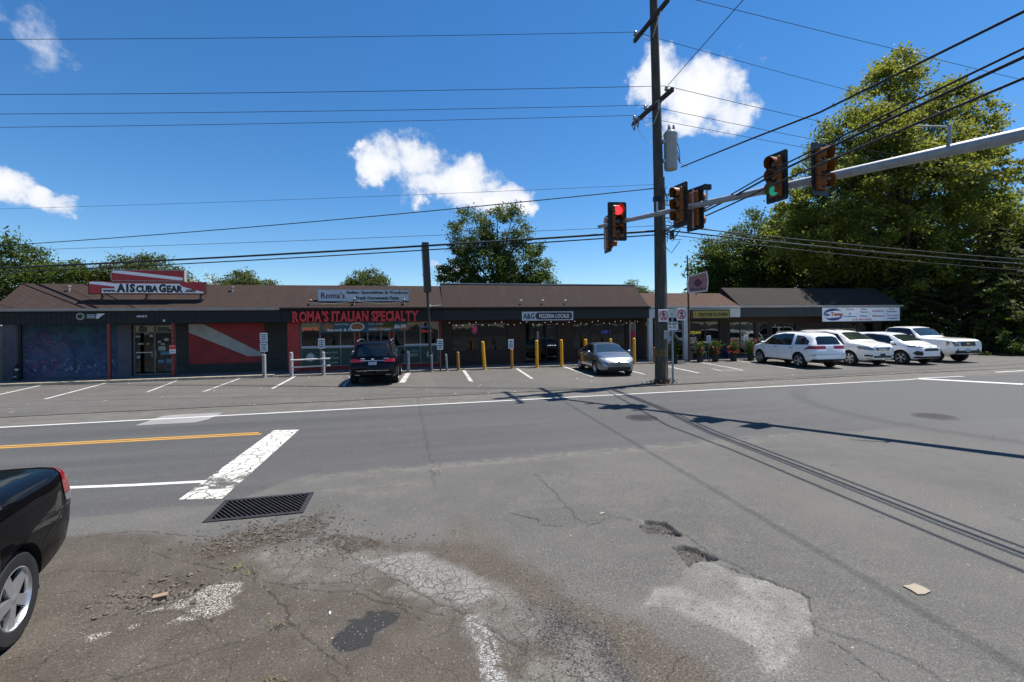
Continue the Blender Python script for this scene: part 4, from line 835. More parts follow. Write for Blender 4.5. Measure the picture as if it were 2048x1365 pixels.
MB().tube(cv, .012, 6).build('conduit', 'gutter_metal', t)
for p_ in pp:
    MB().tube([(p_[0],24.75,roof_z(24.75)-.03),p_], .02, 8).build('stem', 'steel', t); MB().lathe([(.02,-.09),(.045,-.06),(.06,.05),(.055,.06)], (p_[0],24.80,p_[2]+.07), 'y', 14).build('lamp_head', 'black_trim', t)
    MB().ball((p_[0],24.86,p_[2]+.1), .05, .03, .05).build('bulb', 'bright_sign', t)
# food banner hung across the deli windows
t = thing('food_banner', 'long printed food banner with price hung under the deli canopy', 'banner', (-1.95,YF+.4,2.05))
Yb = YF+.12
bn = MB(); pts = [(-4.05+i*.2625, .02*math.sin(i*.9)) for i in range(17)]
bn.add([(x, Yb+w_, 2.08+.02*abs(math.sin(i*.4))) for i, (x, w_) in enumerate(pts)]+[(x, Yb+w_*.3, 2.62) for x, w_ in pts]+[(x, Yb+w_+.006, 2.08+.02*abs(math.sin(i*.4))) for i, (x, w_) in enumerate(pts)]+[(x, Yb+w_*.3+.006, 2.62) for x, w_ in pts], [(i,i+1,18+i,17+i) for i in range(16)]+[(34+i,35+i,52+i,51+i) for i in range(16)]); bn.build('cloth', 'banner_teal', t)
for (x, z, rx, rz, mt) in [(-3.72,2.36,.28,.2,'food_brown'),(-2.32,2.36,.36,.22,'bright_sign'),(-2.32,2.36,.30,.17,'food_brown'),(-1.1,2.25,.62,.11,'food_brown'),(-.75,2.42,.5,.1,'leaf_bush'),(.02,2.28,.3,.16,'food_brown'),(-1.0,2.5,.4,.06,'food_brown')]:
    yy = Yb-.028-(.004 if mt == 'food_brown' and x == -2.32 else 0)-(.002 if mt == 'leaf_bush' else 0); MB().prism([(x+rx*math.cos(a*.3142), z+rz*math.sin(a*.3142)) for a in range(20)], yy, yy+.003).build('print', mt, t)
for s, b, xa, xb, za, zb in [('Home Made',.0,-3.4,-2.72,2.44,2.56),('Ravioli & Pasta',.03,-3.75,-2.2,2.14,2.27),('Foot Long',.0,-1.75,-1.05,2.42,2.54),('Italian Hoagie',.02,-1.75,-.65,2.14,2.27),('$6.99',.04,-.48,.12,2.22,2.46)]:
    put_text('lettering', s, xa, xb, za, zb, Yb-.042, 'bright_sign', t, b, .004)
for x in (-4.0, -.05): MB().tube([(x,Yb,2.62),(x,YF+.06,2.68)], .005).build('cord', 'cable', t)

pizza = shop('pizza_shop', 'brown brick pizzeria with black fascia and white edged raised roof', 2.05, 14.14, 'shingle_pizza', 'brick_brown',
    [(2.62,5.85,.87,2.48),(6.88,8.90,.09,2.44),(9.86,13.32,.87,2.36)], 'black_trim', 'black_trim', zr=4.72, ze=3.27, ridge='white_paint', ribs=0)
glazing(pizza, 2.62, 5.85, .87, 2.48, (4.25,), (), 'black_trim', .05); glazing(pizza, 9.86, 13.32, .87, 2.36, (11.0, 12.2), (), 'black_trim', .05)
d = glazing(pizza, 6.88, 8.90, .10, 2.44, (7.55, 8.2), (), 'black_trim', .07, name='entrance_door'); MB().box(7.62, 7.72, YW+.03, YW+.046, 1.3, 1.95).build('notice', 'poster_pale', d)
MB().box(4.0, 5.5, 28.4, 29.2, .105, 1.1).build('counter', 'counter_wood', pizza); MB().box(10.5, 13.0, 28.6, 29.3, .105, 1.15).build('counter', 'counter_wood', pizza)
MB().box(13.94, 14.06, YW-.14, YW-.02, .09, 2.6).build('downpipe', 'black_trim', pizza)
lt = MB()
for k in range(-14, 26):
    for sg in (1, -1):
        a = Vector((13.55, .25+k*.11)); b_ = Vector((13.89, .25+k*.11+sg*.34))
        pts_ = [(max(.12, min(2.5, p_.y))) for p_ in (a, b_)]
        if abs(pts_[0]-pts_[1]) > .2: lt.tube([(a.x, YW-.06 if sg > 0 else YW-.075, pts_[0]), (b_.x, YW-.06 if sg > 0 else YW-.075, pts_[1])], .012, 4)
for x in (13.54, 13.90): lt.box(x-.02, x+.02, YW-.09, YW-.045, .10, 2.52)
la = thing('lattice_screen', 'narrow white lattice screen with red panels at right end of the pizzeria', 'lattice', (13.72,YW-.06,.09))
lt.build('lattice', 'white_paint', la); MB().box(13.57, 13.87, YW-.10, YW-.092, .8, 1.85).build('panel', 'sign_red', la)
t = thing('shop_sign', 'white signboard with dark lozenge lettering above the pizzeria door', 'sign', (7.86,YF-.1,2.55))
MB().box(6.36, 9.35, YF-.11, YF-.065, 2.57, 3.06).build('board', 'sign_grey', t)
oc = [(7.22+.09,2.62),(9.2,2.62),(9.28,2.70),(9.28,2.93),(9.2,3.01),(7.31,3.01),(7.13,2.93),(7.13,2.70)]; MB().prism(oc, YF-.12, YF-.1105).build('lozenge', 'sign_black', t)
put_text('lettering', 'A&G', 6.42, 7.06, 2.65, 2.98, YF-.124, 'sign_black', t, .02, .013); put_text('lettering', 'PIZZERIA LOCALE', 7.34, 9.10, 2.70, 2.93, YF-.134, 'bright_sign', t, .03, .013)
for x in (7.22, 9.20): MB().lathe([(.02,-.01),(.02,0)], (x,YF-.121,2.81), 'y', 8).build('dot', 'sign_yellow', t)
# string of bulbs under the canopy
t = thing('string_light', 'string of small pale bulbs draped under the pizzeria canopy', 'string lights', (8,24.6,2.5))
rs = random.Random(8); wpts = []; bl = MB()
for i in range(97):
    x = 2.3+i*.12; z = 2.60-.22*abs(math.sin(i*math.pi/12)); wpts.append((x, 24.95, z))
    if i % 3 == 1: bl.ball((x, 24.95, z-.04), .018, .018, .026, 6, 4)
MB().tube(wpts, .006, 4).build('wire', 'cable', t); bl.build('bulbs', 'bulb', t, kind='stuff')
t = thing('neon_sign', 'red and violet neon ring hanging in the left pizzeria window', 'neon sign', (4.4,YW+.25,1.9))
MB().tube([(3.95+.14*math.cos(a*.3142),YW+.2,2.12+.26*math.sin(a*.3142)) for a in range(21)], .022, 6).build('ring', 'neon_violet', t); MB().box(3.87, 4.03, YW+.19, YW+.21, 1.95, 2.28).build('panel', 'neon_red', t)
MB().tube([(3.95,YW+.2,2.37),(3.95,YW+.2,2.849)], .005).build('hanger', 'cable', t)
t = thing('neon_sign', 'dim blue neon lettering in the right pizzeria window', 'neon sign', (12,YW+.25,1.9))
put_text('neon_lettering', 'OPEN', 11.75, 12.35, 1.72, 1.92, YW+.2, 'neon_blue', t, .03, .02); MB().tube([(12.05,YW+.21,1.92),(12.05,YW+.21,2.849)], .005).build('hanger', 'cable', t)
for x in (6.35, 7.6, 8.95):  # tiny floodlights on the roof edge
    t = thing('spot_lamp', {6.35:'left',7.6:'middle',8.95:'right'}[x]+' one of three tiny white spot lamps on the pizzeria roof edge', 'lamp', (x,24.5,3.5), group='spot lamps on the pizzeria roof')
    MB().tube([(x,24.85,3.48),(x,24.8,3.68)], .015, 6).build('stem', 'steel', t); MB().lathe([(.02,-.05),(.05,.03),(.045,.06)], (x+.03,24.78,3.70), 'x', 10).build('lamp_head', 'bright_sign', t)

flower = shop('flower_shop', 'low flower shop with reddish shingles and white fascia between darker roofs', 14.14, 20.42, 'shingle_flower', 'brick_brown',
    [(14.6,19.95,.12,2.42)], 'white_paint', 'white_paint', zr=4.24, ribs=.2, inner='interior_dark', soffit='brown_metal')
glazing(flower, 14.6, 19.95, .12, 2.42, (16.1, 17.75, 18.9), (), 'brown_metal', .06)
for k, (x, w_) in enumerate(((14.24,.13), (16.58,.13))): MB().box(x-w_, x+w_, 24.57, 24.75, .087, 2.64).build('porch_column', 'white_paint', flower)
t = thing('window_lettering', 'bright yellow word glowing in the flower shop window', 'lettering', (17.9,YW+.2,1.6)); put_text('neon_lettering', 'CATION', 17.5, 18.66, 1.60, 1.78, YW+.15, 'neon_yellow', t, .04, .02)
MB().tube([(17.5,YW+.18,1.6),(18.66,YW+.18,1.6)], .006).build('rail', 'black_trim', t)
t = thing('shop_sign', 'long yellow box sign of the flower shop on white fascia', 'sign', (18.2,YF-.1,2.5))
MB().box(16.86, 19.54, YF-.22, YF-.075, 2.55, 3.10).build('sign_box', 'brown_metal', t); MB().box(16.98, 19.46, YF-.228, YF-.221, 2.62, 3.03).build('face', 'sign_yellow', t)
put_text('lettering', 'TREVOSE FLOWERS', 17.32, 19.40, 2.70, 2.92, YF-.238, 'sign_black', t, .04, .009, .25); MB().ball((17.13,YF-.232,2.86), .06, .01, .07).build('flower_mark', 'letter_orange_red', t)
# dim things in the flower shop
MB().box(15.2, 17.2, 27.2, 27.8, .105, .9).build('counter', 'interior_pale', flower); MB().box(17.9, 19.4, 27.6, 28.0, .105, 1.2).build('display_rack', 'counter_wood', flower)

hvac = shop('corner_shop', 'grey ribbed end unit under tall tree shade at right end of the strip', 20.42, 33.3, 'shingle_hvac', 'brick_brown',
    [(20.74,22.66,.12,2.35),(22.85,23.80,.09,2.32),(24.0,25.9,.30,2.2),(27.0,32.6,.30,2.2)], 'slate_trim', 'gutter_metal', zr=4.60, ribs=.2, soffit='brown_metal')
wv = glazing(hvac, 20.74, 22.66, .12, 2.35, (21.55,), (1.1,), 'brown_metal', .05); glazing(hvac, 22.86, 23.79, .10, 2.32, (), (1.0,), 'brown_metal', .12, name='entrance_door')
w4 = glazing(hvac, 24.0, 25.9, .30, 2.2, (24.95,), (), 'brown_metal', .05); glazing(hvac, 27.0, 32.6, .30, 2.2, (28.4, 29.8, 31.2), (), 'brown_metal', .05)
MB().box(20.8, 22.6, YW+.30, YW+.32, 1.15, 2.3).build('blind', 'interior_pale', hvac); MB().box(24.06, 25.85, YW+.16, YW+.18, .4, 2.15).build('blind', 'poster_pale', hvac)
hp = [(0,-.32),(.30,.02),(.30,.18),(.20,.26),(.08,.24),(0,.14),(-.08,.24),(-.20,.26),(-.30,.18),(-.30,.02)]; MB().prism([(22.15+x, 1.75+z) for x, z in hp], YW+.27, YW+.29).build('heart', 'red_wall', hvac)
for x in (20.9, 21.05, 21.22): MB().box(x, x+.07, YW+.27, YW+.29, 1.3, 2.0).build('blind_slat', 'bright_sign', hvac)
t = thing('banner_sign', 'long white heating company banner with blue swirl on the end unit fascia', 'banner', (29.9,YF-.1,2.25))
MB().box(26.63, 33.1, YF-.10, YF-.075, 2.28, 3.19).build('cloth', 'sign_panel', t)
def arc(cx_, cz_, rx, rz, a0, a1, th, n=18):
    o_ = [(cx_+rx*math.cos(R(a0+(a1-a0)*k/n)), cz_+rz*math.sin(R(a0+(a1-a0)*k/n))) for k in range(n+1)]
    i_ = [(cx_+(rx-th*math.sin(math.pi*k/n))*math.cos(R(a0+(a1-a0)*k/n)), cz_+(rz-th*math.sin(math.pi*k/n)*.9)*math.sin(R(a0+(a1-a0)*k/n))) for k in range(n+1)]
    return o_+i_[::-1]
for a0, a1 in ((30, 185), (205, 350)): MB().prism(arc(27.5, 2.74, .78, .40, a0, a1, .2), YF-.108, YF-.1005).build('swirl', 'letter_blue', t)
put_text('lettering', 'Nu-', 26.75, 27.25, 2.62, 2.88, YF-.112, 'letter_blue', t, .04, .008, .15); put_text('lettering', 'Temp', 27.28, 28.28, 2.58, 2.88, YF-.112, 'letter_orange_red', t, .04, .008, .15)
for s, xa, xb, za, zb, mt in [('Heating',28.55,29.2,3.0,3.12,'letter_orange_red'),('Air',28.75,29.0,2.72,2.84,'letter_blue'),('Conditioning',28.32,29.4,2.52,2.66,'letter_blue'),('Water',29.75,30.3,3.02,3.13,'letter_blue'),('Heaters',29.7,30.4,2.84,2.95,'letter_blue'),('Boilers',29.7,30.35,2.56,2.68,'letter_blue'),
     ('Installation',30.75,31.75,2.90,3.02,'letter_orange_red'),('Maintenance',30.75,31.8,2.56,2.68,'letter_orange_red'),('Free',32.2,32.6,3.04,3.14,'letter_blue'),('Estimates',31.98,32.85,2.86,2.97,'letter_blue'),('Financing',31.98,32.95,2.58,2.69,'letter_blue'),('Available',32.0,32.9,2.40,2.51,'letter_blue'),('215-703-3070',29.05,30.65,2.32,2.45,'letter_orange_red')]:
    put_text('lettering', s, xa, xb, za, zb, YF-.106, mt, t, .03 if s[0] == '2' else .02, .005)
for x in (29.52, 30.52, 31.85): MB().box(x-.03, x+.03, YF-.105, YF-.101, 2.72, 2.78).build('bullet', 'letter_blue', t)
for x in (26.7, 33.0): MB().tube([(x,YF-.09,3.18),(x,YF-.06,3.24)], .006).build('tie', 'cable', t)
# ------------------------------------------------------------------ bollards, posts, signs on the walk edge
YP = 23.84
def bollard(x, h, r, mat, label, group, lean=0.0, cap=True):
    t = thing('bollard', label, 'bollard', (x, YP, 0), group=group)
    prof = [(r*1.02, -.05), (r, 0), (r, h-.06)]+([(r*.9, h-.02), (r*.5, h), (.01, h+.005)] if cap else [(r, h), (r*.8, h)])
    m = MB().lathe(prof, (0,0,0), 'z', 16); m.v = [(a+lean*c, b, c) for a, b, c in m.v]; m.build('pipe', mat, t, True, local=True)
    m = MB().lathe([(r+.035, -.03), (r+.03, .012), (r+.004, .02), (r+.004, -.03)], (0,0,0), 'z', 14, closed=True); m.build('collar', 'concrete', t, local=True)
    return t
G1 = 'tall yellow bollards before the pizzeria'
for x, l, ln in [(4.12,'leaning tall yellow bollard left of the pizzeria door',-.06),(6.99,'tall yellow bollard in front of the left door leaf of the pizzeria',-.01),(8.40,'tall yellow bollard just right of the pizzeria door',-.01),(9.80,'tall yellow bollard behind the rear of the silver sedan',0),(11.30,'tall yellow bollard behind the roof of the silver sedan',0),(12.75,'tall yellow bollard right of the silver sedan',0)]:
    bollard(x, 1.50, .085, 'yellow_bollard', l, G1, ln)
bollard(2.74, .98, .075, 'orange_bollard', 'short orange bollard left of the tall leaning one', None, -.02); bollard(14.05, .95, .075, 'orange_bollard', 'short orange bollard beside the left white flower shop column', None)
bollard(5.60, 1.05, .075, 'orange_bollard', 'short orange bollard carrying a pale notice left of the pizzeria door', None, -.01)
G2 = 'white pipe posts before the deli'
bollard(-6.45, 1.12, .085, 'worn_white_post', 'white pipe post under two stacked white signs at the dive shop', G2); bollard(-5.26, 1.18, .085, 'worn_white_post', 'white pipe post at the left end of the white rails', G2)
bollard(-3.83, 1.16, .085, 'worn_white_post', 'white pipe post at the right end of the white rails', G2); bollard(-2.43, 1.16, .08, 'worn_white_post', 'white pipe post half hidden behind the left side of the black SUV', G2)
bollard(.20, 1.05, .075, 'worn_white_post', 'white pipe post just right of the black SUV', G2); bollard(1.36, .85, .06, 'grey_post', 'grey pipe post beside the foot of the tall sign pole', None); bollard(2.14, .88, .06, 'grey_post', 'thin grey leaning post beside the orange bollard', None, -.05)
t = thing('white_rail', 'pair of white pipe rails between two posts in front of the deli', 'railing', (-4.4, YP-.1, 0))
for z in (.80, .46):
    MB().tube([(-5.26,YP-.11,z),(-4.3,YP-.11,z+.02),(-3.5,YP-.11,z+.03)], .035, 10).build('rail', 'white_paint', t)
    for x in (-5.26, -3.83): MB().tube([(x,YP-.11,z+.01),(x,YP-.04,z+.01)], .03, 8).build('clamp', 'steel', t)
def notice(x, z0, z1, w_, label, lines=4, post=None, pmat_='grey_post', y=YP-.14):
    t = thing('parking_sign', label, 'sign', (x, y, 0))
    MB().bbox(x-w_/2, x+w_/2, y, y+.012, z0, z1, .003).build('panel', 'bright_sign', t)
    rs = random.Random(int(x*100))
    h = (z1-z0)/(lines+1)
    for k in range(lines):
        wd = w_*rs.uniform(.5, .85); MB().box(x-wd/2, x+wd/2, y-.003, y-.0005, z1-h*(k+1)-h*.22, z1-h*(k+1)+h*.22).build('print_line', 'letter_blue' if k % 2 else 'sign_black', t)
    if post: MB().tube([(x,y+.04,-.02),(x,y+.04,z1-.05)], post, 8).build('post', pmat_, t)
    else: MB().box(x-.02, x+.02, y+.013, y+.05, (z0+z1)/2-.05, (z0+z1)/2+.05).build('bracket', 'steel', t)
    return t
notice(-6.42, 1.70, 2.12, .32, 'upper white parking sign above the post at the dive shop end', 4, .02); notice(-6.42, 1.24, 1.66, .32, 'lower white parking sign above the post at the dive shop end', 4)
notice(-3.88, 1.33, 1.80, .30, 'white parking sign above the right post of the white rails', 4, .02)
notice(1.80, 1.12, 1.66, .30, 'white parking sign on a brown post right of the tall sign pole', 4, .035, 'rust'); notice(5.52, 1.08, 1.58, .30, 'pale notice with a blue heading on the short orange bollard', 4)
for x, l in ((15.0,'pale green notice left of the flower column'), (17.55,'pale notice on a stake above the middle flower planter'), (20.1,'pale notice on a stake beside the front of the white SUV')): notice(x, 1.12, 1.55, .28, l, 5, .015, 'grey_post', 23.75)

# edge-on box sign on its pole, flag sign of the flower shop
t = thing('pole_sign', 'tall brown box sign seen edge on atop a thin pole by the deli', 'sign', (1.30, 24.0, 0))
MB().tube([(1.36,24.0,-.03),(1.27,24.0,2.6),(1.20,24.0,4.3)], [.075,.07,.06], 12).build('pole', 'slate_trim', t, True)
bx = MB(); bx.add([(.985+a*.34+(.012 if a == 0 else 0), 24.0+b, z-(.0)) for z, s_ in ((4.10,.13),(6.55,0)) for a, b in ((0,-.62),(1,-.62),(1,.55),(0,.55))], [(0,1,2,3),(4,5,6,7),(0,1,5,4),(1,2,6,5),(2,3,7,6),(3,0,4,7)])
bx.v = [(x-(z-4.1)*.045+.06, y, z) for x, y, z in bx.v]; bx.build('sign_box', 'brown_metal', t)
MB().box(1.0, 1.37, 23.36, 23.379, 4.08, 4.14).build('trim', 'rust', t); MB().tube([(1.3,23.97,3.35),(1.9,23.97,3.42)], .02, 6).build('bracket', 'gutter_metal', t); MB().ball((1.33,23.9,3.36), .06, .06, .08).build('junction_box', 'gutter_metal', t)
t = thing('flag_sign', 'pink flag shaped flower shop sign with a red rose on a tall thin pole', 'sign', (16.38, 24.0, 0))
MB().tube([(16.40,24.0,-.02),(16.40,24.0,3.3),(16.36,24.0,6.3)], [.06,.055,.04], 10).build('pole', 'rust', t, True)
ux = Vector((.90,-.42,0)); wv_ = Vector((.42,.90,0)); o = Vector((16.42,24.0,0))
def FS(u, z, w_): p_ = o+ux*u+wv_*w_; return (p_.x, p_.y, z)
def curve_edge(t_): return .07*math.sin(math.pi*t_)
def flagpoly(inset):
    zs_ = [k/8 for k in range(9)]
    return [(-.02-curve_edge(k)+inset, 4.06+inset+k*(1.02-2*inset)) for k in zs_]+[(1.02+curve_edge(1-k)-inset, 5.32-inset-k*(1.16-2*inset)) for k in zs_]
def fprism(poly, w0, w1, name, mat):
    n = len(poly); m = MB(); m.add([FS(u,z,w0) for u, z in poly]+[FS(u,z,w1) for u, z in poly], [tuple(range(n)), tuple(range(2*n-1,n-1,-1))]+[(i,(i+1)%n,n+(i+1)%n,n+i) for i in range(n)]); return m.build(name, mat, t)
fprism(flagpoly(0), -.10, .10, 'sign_box', 'bright_sign'); fprism(flagpoly(.055), -.107, -.1005, 'face', 'sign_pink'); fprism(flagpoly(.055), .1005, .107, 'face', 'sign_pink')
fprism([(.5+.22*math.cos(a*.42)*(1+.12*math.sin(a*2.1)), 4.66+.21*math.sin(a*.42)*(1+.12*math.cos(a*1.7))) for a in range(15)], -.114, -.1075, 'rose', 'letter_maroon')
def ftext(s, b, u0, u1, z0, z1, rise, mat):
    co, fs = TXT[(s, b, .1)]; mn, mx_ = co.min(0), co.max(0); q = (co-mn)/(mx_-mn+1e-9)
    m = MB(); m.add([FS(u0+(u1-u0)*a, z0+(z1-z0)*b_+rise*a, -.116+.008*(1-c)) for a, b_, c in q], fs); m.build('lettering', mat, t)
ftext('TREVOSE', .02, .05, .95, 4.93, 5.07, .13, 'sign_yellow'); ftext('Flowers', .03, .1, .95, 4.19, 4.36, .06, 'panel_green')
MB().tube([FS(-.01,6.15,0), FS(1.05,5.36,0)], .006, 5).build('stay', 'wire', t); MB().tube([FS(-.03,5.02,0), FS(1.1,5.36,0)], .02, 6).build('arm', 'rust', t); MB().tube([FS(.42,4.06,0), FS(.42,3.92,0)], .025, 6).build('drain', 'rust', t)

# planters with red blooms along the flower shop kerb
def leaf_cloud(rng, C, n, size, flat=.5):
    "n small pointed leaf faces at points C with random facing"
    d = rng.normal(size=(n,3)); d[:,2] = np.abs(d[:,2])*1.1+flat*.3; d /= np.linalg.norm(d, axis=1)[:,None]
    r_ = rng.normal(size=(n,3)); a = np.cross(d, r_); a /= np.linalg.norm(a, axis=1)[:,None]+1e-9; b = np.cross(d, a)
    s_ = size*(.6+.8*rng.random((n,1)))
    V_ = np.stack([C-a*s_, C-b*s_*.5+d*s_*.12, C+a*s_, C+b*s_*.5+d*s_*.12], 1).reshape(-1, 3); F_ = np.arange(4*n).reshape(-1, 4)
    return V_, F_
def planter(x, y, label, seed, blooms):
    rng = np.random.default_rng(seed); t = thing('planter', label, 'planter', (x, y, 0), group='planters along the flower shop')
    MB().lathe([(.15,.006),(.17,.02),(.19,.40),(.21,.42),(.19,.43),(.17,.36),(.02,.36)], (0,0,0), 'z', 18).build('pot', 'pot_dark', t, True, local=True)
    MB().tube([(0,0,.36),(.01,.01,.95)], .018, 6).build('stem', 'bark', t, local=True)
    n = 420; C = np.stack([rng.normal(0,.12,n), rng.normal(0,.12,n), rng.uniform(.42,1.22,n)], 1); C[:,:2] *= (1.25-.5*np.abs(C[:,2:]-.9))
    link('foliage', arr_mesh('foliage', *leaf_cloud(rng, C, n, .055)), 'leaf_bush', t)
    k = 0
    for _ in range(blooms):
        c_ = np.array([rng.normal(0,.17), -.12+rng.normal(0,.08), rng.uniform(.5,1.3)]); m_ = 26
        link('bloom', arr_mesh('bloom', *leaf_cloud(rng, c_+rng.normal(0,.04,(m_,3)), m_, .045)), 'flower_red', t)
planter(15.16, 23.60, 'dark planter with one low red bloom left of the second white column', 1, 2); planter(16.95, 23.75, 'leafy planter just right of the second white column', 2, 2); planter(17.94, 23.70, 'bushy green planter with a few red blooms in front of the brick pier window', 3, 4)
planter(19.15, 23.65, 'planter with the most and brightest red blooms beside the blue bin', 4, 8); planter(20.3, 23.6, 'planter with thin foliage next to the nose of the white SUV', 5, 3)
t = thing('storage_bin', 'blue plastic bin behind the bright red planter', 'bin', (19.75, 24.75, .085))
m = MB(); m.add([(a*w_, b*w_*.8, z) for z, w_ in ((0,.24),(.42,.29),(.42,.26),(.05,.22)) for a, b in ((-1,-1),(1,-1),(1,1),(-1,1))], [(3,2,1,0),(0,1,5,4),(1,2,6,5),(2,3,7,6),(3,0,4,7),(4,5,9,8),(5,6,10,9),(6,7,11,10),(7,4,8,11),(8,9,13,12),(9,10,14,13),(10,11,15,14),(11,8,12,15),(12,13,14,15)]); m.build('tub', 'bin_blue', t, local=True)
MB().tube([(-.30,-.23,.42),(.30,-.23,.42),(.30,.23,.42),(-.30,.23,.42),(-.30,-.23,.42)], .018, 6).build('rim', 'bin_blue', t, local=True)
t = thing('picnic_bench', 'pale slatted bench behind the planters under the flower shop canopy', 'bench', (17.7, 25.3, .085))
for z, y_ in ((.72,-.1),(.72,.1),(.72,.3)): MB().box(-.65, .65, y_-.08, y_+.08, z, z+.04).build('slat', 'worn_white_post', t, local=True)
for z in (.42,): MB().box(-.65, .65, -.45, -.25, z, z+.04).build('slat', 'worn_white_post', t, local=True)
for x in (-.5, .5):
    MB().box(x-.04, x+.04, .06, .14, .0, .72).build('leg', 'worn_white_post', t, local=True); MB().box(x-.04, x+.04, -.39, -.31, 0, .42).build('leg', 'worn_white_post', t, local=True); MB().box(x-.035, x+.035, -.30, .06, .30, .37).build('stretcher', 'worn_white_post', t, local=True)
t = thing('garden_gnome', 'small garden figure with white face against the left painted brick pier', 'figurine', (-17.05, 25.35, .13))
MB().lathe([(.13,0),(.15,.05),(.13,.3),(.09,.42),(.02,.45)], n=14).build('body', 'pot_dark', t, True, local=True); MB().ball((0,0,.50), .07, .085, .09).build('head', 'bright_sign', t, True, local=True); MB().lathe([(.10,.55),(.06,.66),(.01,.78)], n=12).build('hat', 'black_trim', t, True, local=True)
MB().lathe([(.05,.15),(.10,.17),(.05,.21)], (0,-.08,0), n=10).build('bowl', 'bright_sign', t, local=True)

pmat('faded_yellow', (.17,.115,.035), .9, var=.5, vs=7, dirt=((.06,.05,.035), .9))
# ------------------------------------------------------------------ utility pole with its gear
PX, PY = 9.70, 16.05
t = thing('utility_pole', 'tall dark wooden utility pole with crossarms between lot and road', 'utility pole', (PX, PY, 0))
zz = [0,2,4,6,8,10,12,14,15.7]; MB().tube([(PX+.05*math.sin(z*.25)-.004*z, PY+.0*z, z-.05 if z == 0 else z) for z in zz], [.225-.0048*z for z in zz], 18).build('shaft', 'pole_wood', t, True)
MB().lathe([(.232,1.05),(.232,1.32)], (PX,PY,0), 'z', 18).build('band', 'faded_yellow', t, True); MB().box(PX-.10, PX-.02, PY-.238, PY-.20, .28, .85).build('tag', 'faded_yellow', t)
def insul(m, x, y, z, s=1.0):
    m.lathe([(.02*s,0),(.025*s,.06*s),(.07*s,.08*s),(.08*s,.11*s),(.05*s,.14*s),(.065*s,.17*s),(.045*s,.22*s),(.02*s,.24*s)], (x,y,z), 'z', 10)
for zc, hl in ((14.02,1.25), (10.68,1.45)):
    a = MB().box(PX-.30, PX-.19, PY-hl, PY+hl, zc-.075, zc+.075).build('crossarm', 'arm_wood', t)
    MB().tube([(PX-.25,PY+.75,zc-.07),(PX-.2,PY+.1,zc-.65)], .018, 6).build('brace', 'steel', a); MB().tube([(PX-.25,PY-.75,zc-.07),(PX-.2,PY-.1,zc-.65)], .018, 6).build('brace', 'steel', a)
INS = {'u1':(PX-.245,PY+1.15,14.10), 'u2':(PX-.245,PY-1.15,14.10), 'l1':(PX-.245,PY-1.05,10.76), 'l2':(PX-.245,PY+.45,10.76), 'l3':(PX-.245,PY+1.35,10.76)}
for k, p_ in INS.items(): m = MB(); insul(m, *p_, 1.25 if k[0] == 'u' else 1.0); m.build('insulator', 'insulator', t, True)
for y_ in (-.75, .75, 1.05):   # fused cutouts hanging from the lower arm
    m = MB(); m.tube([(PX-.36,PY+y_,10.62),(PX-.44,PY+y_-.05,10.22)], .032, 8); m.build('cutout', 'insulator', t, True)
    MB().tube([(PX-.40,PY+y_,10.60),(PX-.62,PY+y_-.12,10.42),(PX-.44,PY+y_-.05,10.20)], .012, 5).build('cutout_tube', 'arm_wood', t)
tr = MB().lathe([(.02,8.28),(.235,8.30),(.25,8.34),(.25,9.62),(.265,9.64),(.265,9.70),(.20,9.78),(.02,9.80)], (PX+.50,PY-.1,0), 'z', 24).build('transformer', 'tank_grey', t, True)
for dx, dy in ((-.10,-.05),(.02,.08),(.12,-.04)): m = MB(); m.lathe([(.03,9.74),(.05,9.80),(.04,9.86),(.055,9.90),(.035,10.02),(.015,10.05)], (PX+.5+dx,PY-.1+dy,0), 'z', 9); m.build('bushing', 'insulator', tr, True)
for z in (8.62, 9.36): MB().box(PX+.14, PX+.28, PY-.16, PY-.04, z-.06, z+.06).build('bracket', 'steel', tr)
for k, dy in enumerate((-.12, 0, .12)): MB().tube([(PX+.73,PY-.1+dy,9.3),(PX+.80,PY-.12+dy,9.0),(PX+.84,PY-.2,8.55),(PX+.95,PY-.5,8.32)], .014, 5).build('lead', 'cable', tr)
for p0, p1, sag in [((PX-.5,PY-.87,10.2),(PX+.40,PY-.15,10.05),.5), ((PX-.5,PY+.7,10.2),(PX+.52,PY-.02,10.05),.7)]:
    MB().tube([tuple(Vector(p0).lerp(Vector(p1), k/8)-Vector((0,0,sag*math.sin(math.pi*k/8)))) for k in range(9)], .008, 5).build('jumper', 'wire', t)
m = MB(); m.tube([(PX+.23,PY-.12,.02),(PX+.23,PY-.12,3.2),(PX+.2,PY-.1,8)], .03, 6); m.build('conduit', 'galvanised', t)
rs = random.Random(3); m = MB()
for k in range(14):   # cable slack and splices where the service wires meet the pole
    a = Vector((PX+rs.uniform(-.1,.25), PY-.25, rs.uniform(5.3,7.6))); b_ = a+Vector((rs.uniform(-.4,.7), rs.uniform(-.5,-.1), rs.uniform(-.5,.3))); c_ = (a+b_)/2-Vector((0,0,rs.uniform(.1,.45)))
    m.tube([a, a.lerp(c_,.6), c_, c_.lerp(b_,.5), b_], .013, 5)
m.build('slack_cables', 'cable', t)
for z in (7.3, 6.9, 6.4, 5.9): MB().box(PX+.17, PX+.42, PY-.2, PY-.14, z-.025, z+.025).build('step_bracket', 'steel', t)
for z in (5.75, 7.4): MB().box(PX+.42, PX+.52, PY-.24, PY-.10, z-.16, z+.16).build('splice_box', 'signal_black', t)
rng = np.random.default_rng(7); n = 260; C = np.stack([PX+rng.normal(.05,.28,n), PY-.1+rng.normal(0,.14,n), rng.uniform(.01,.05,n)+.10*np.exp(-((rng.normal(0,1,n))**2))], 1)
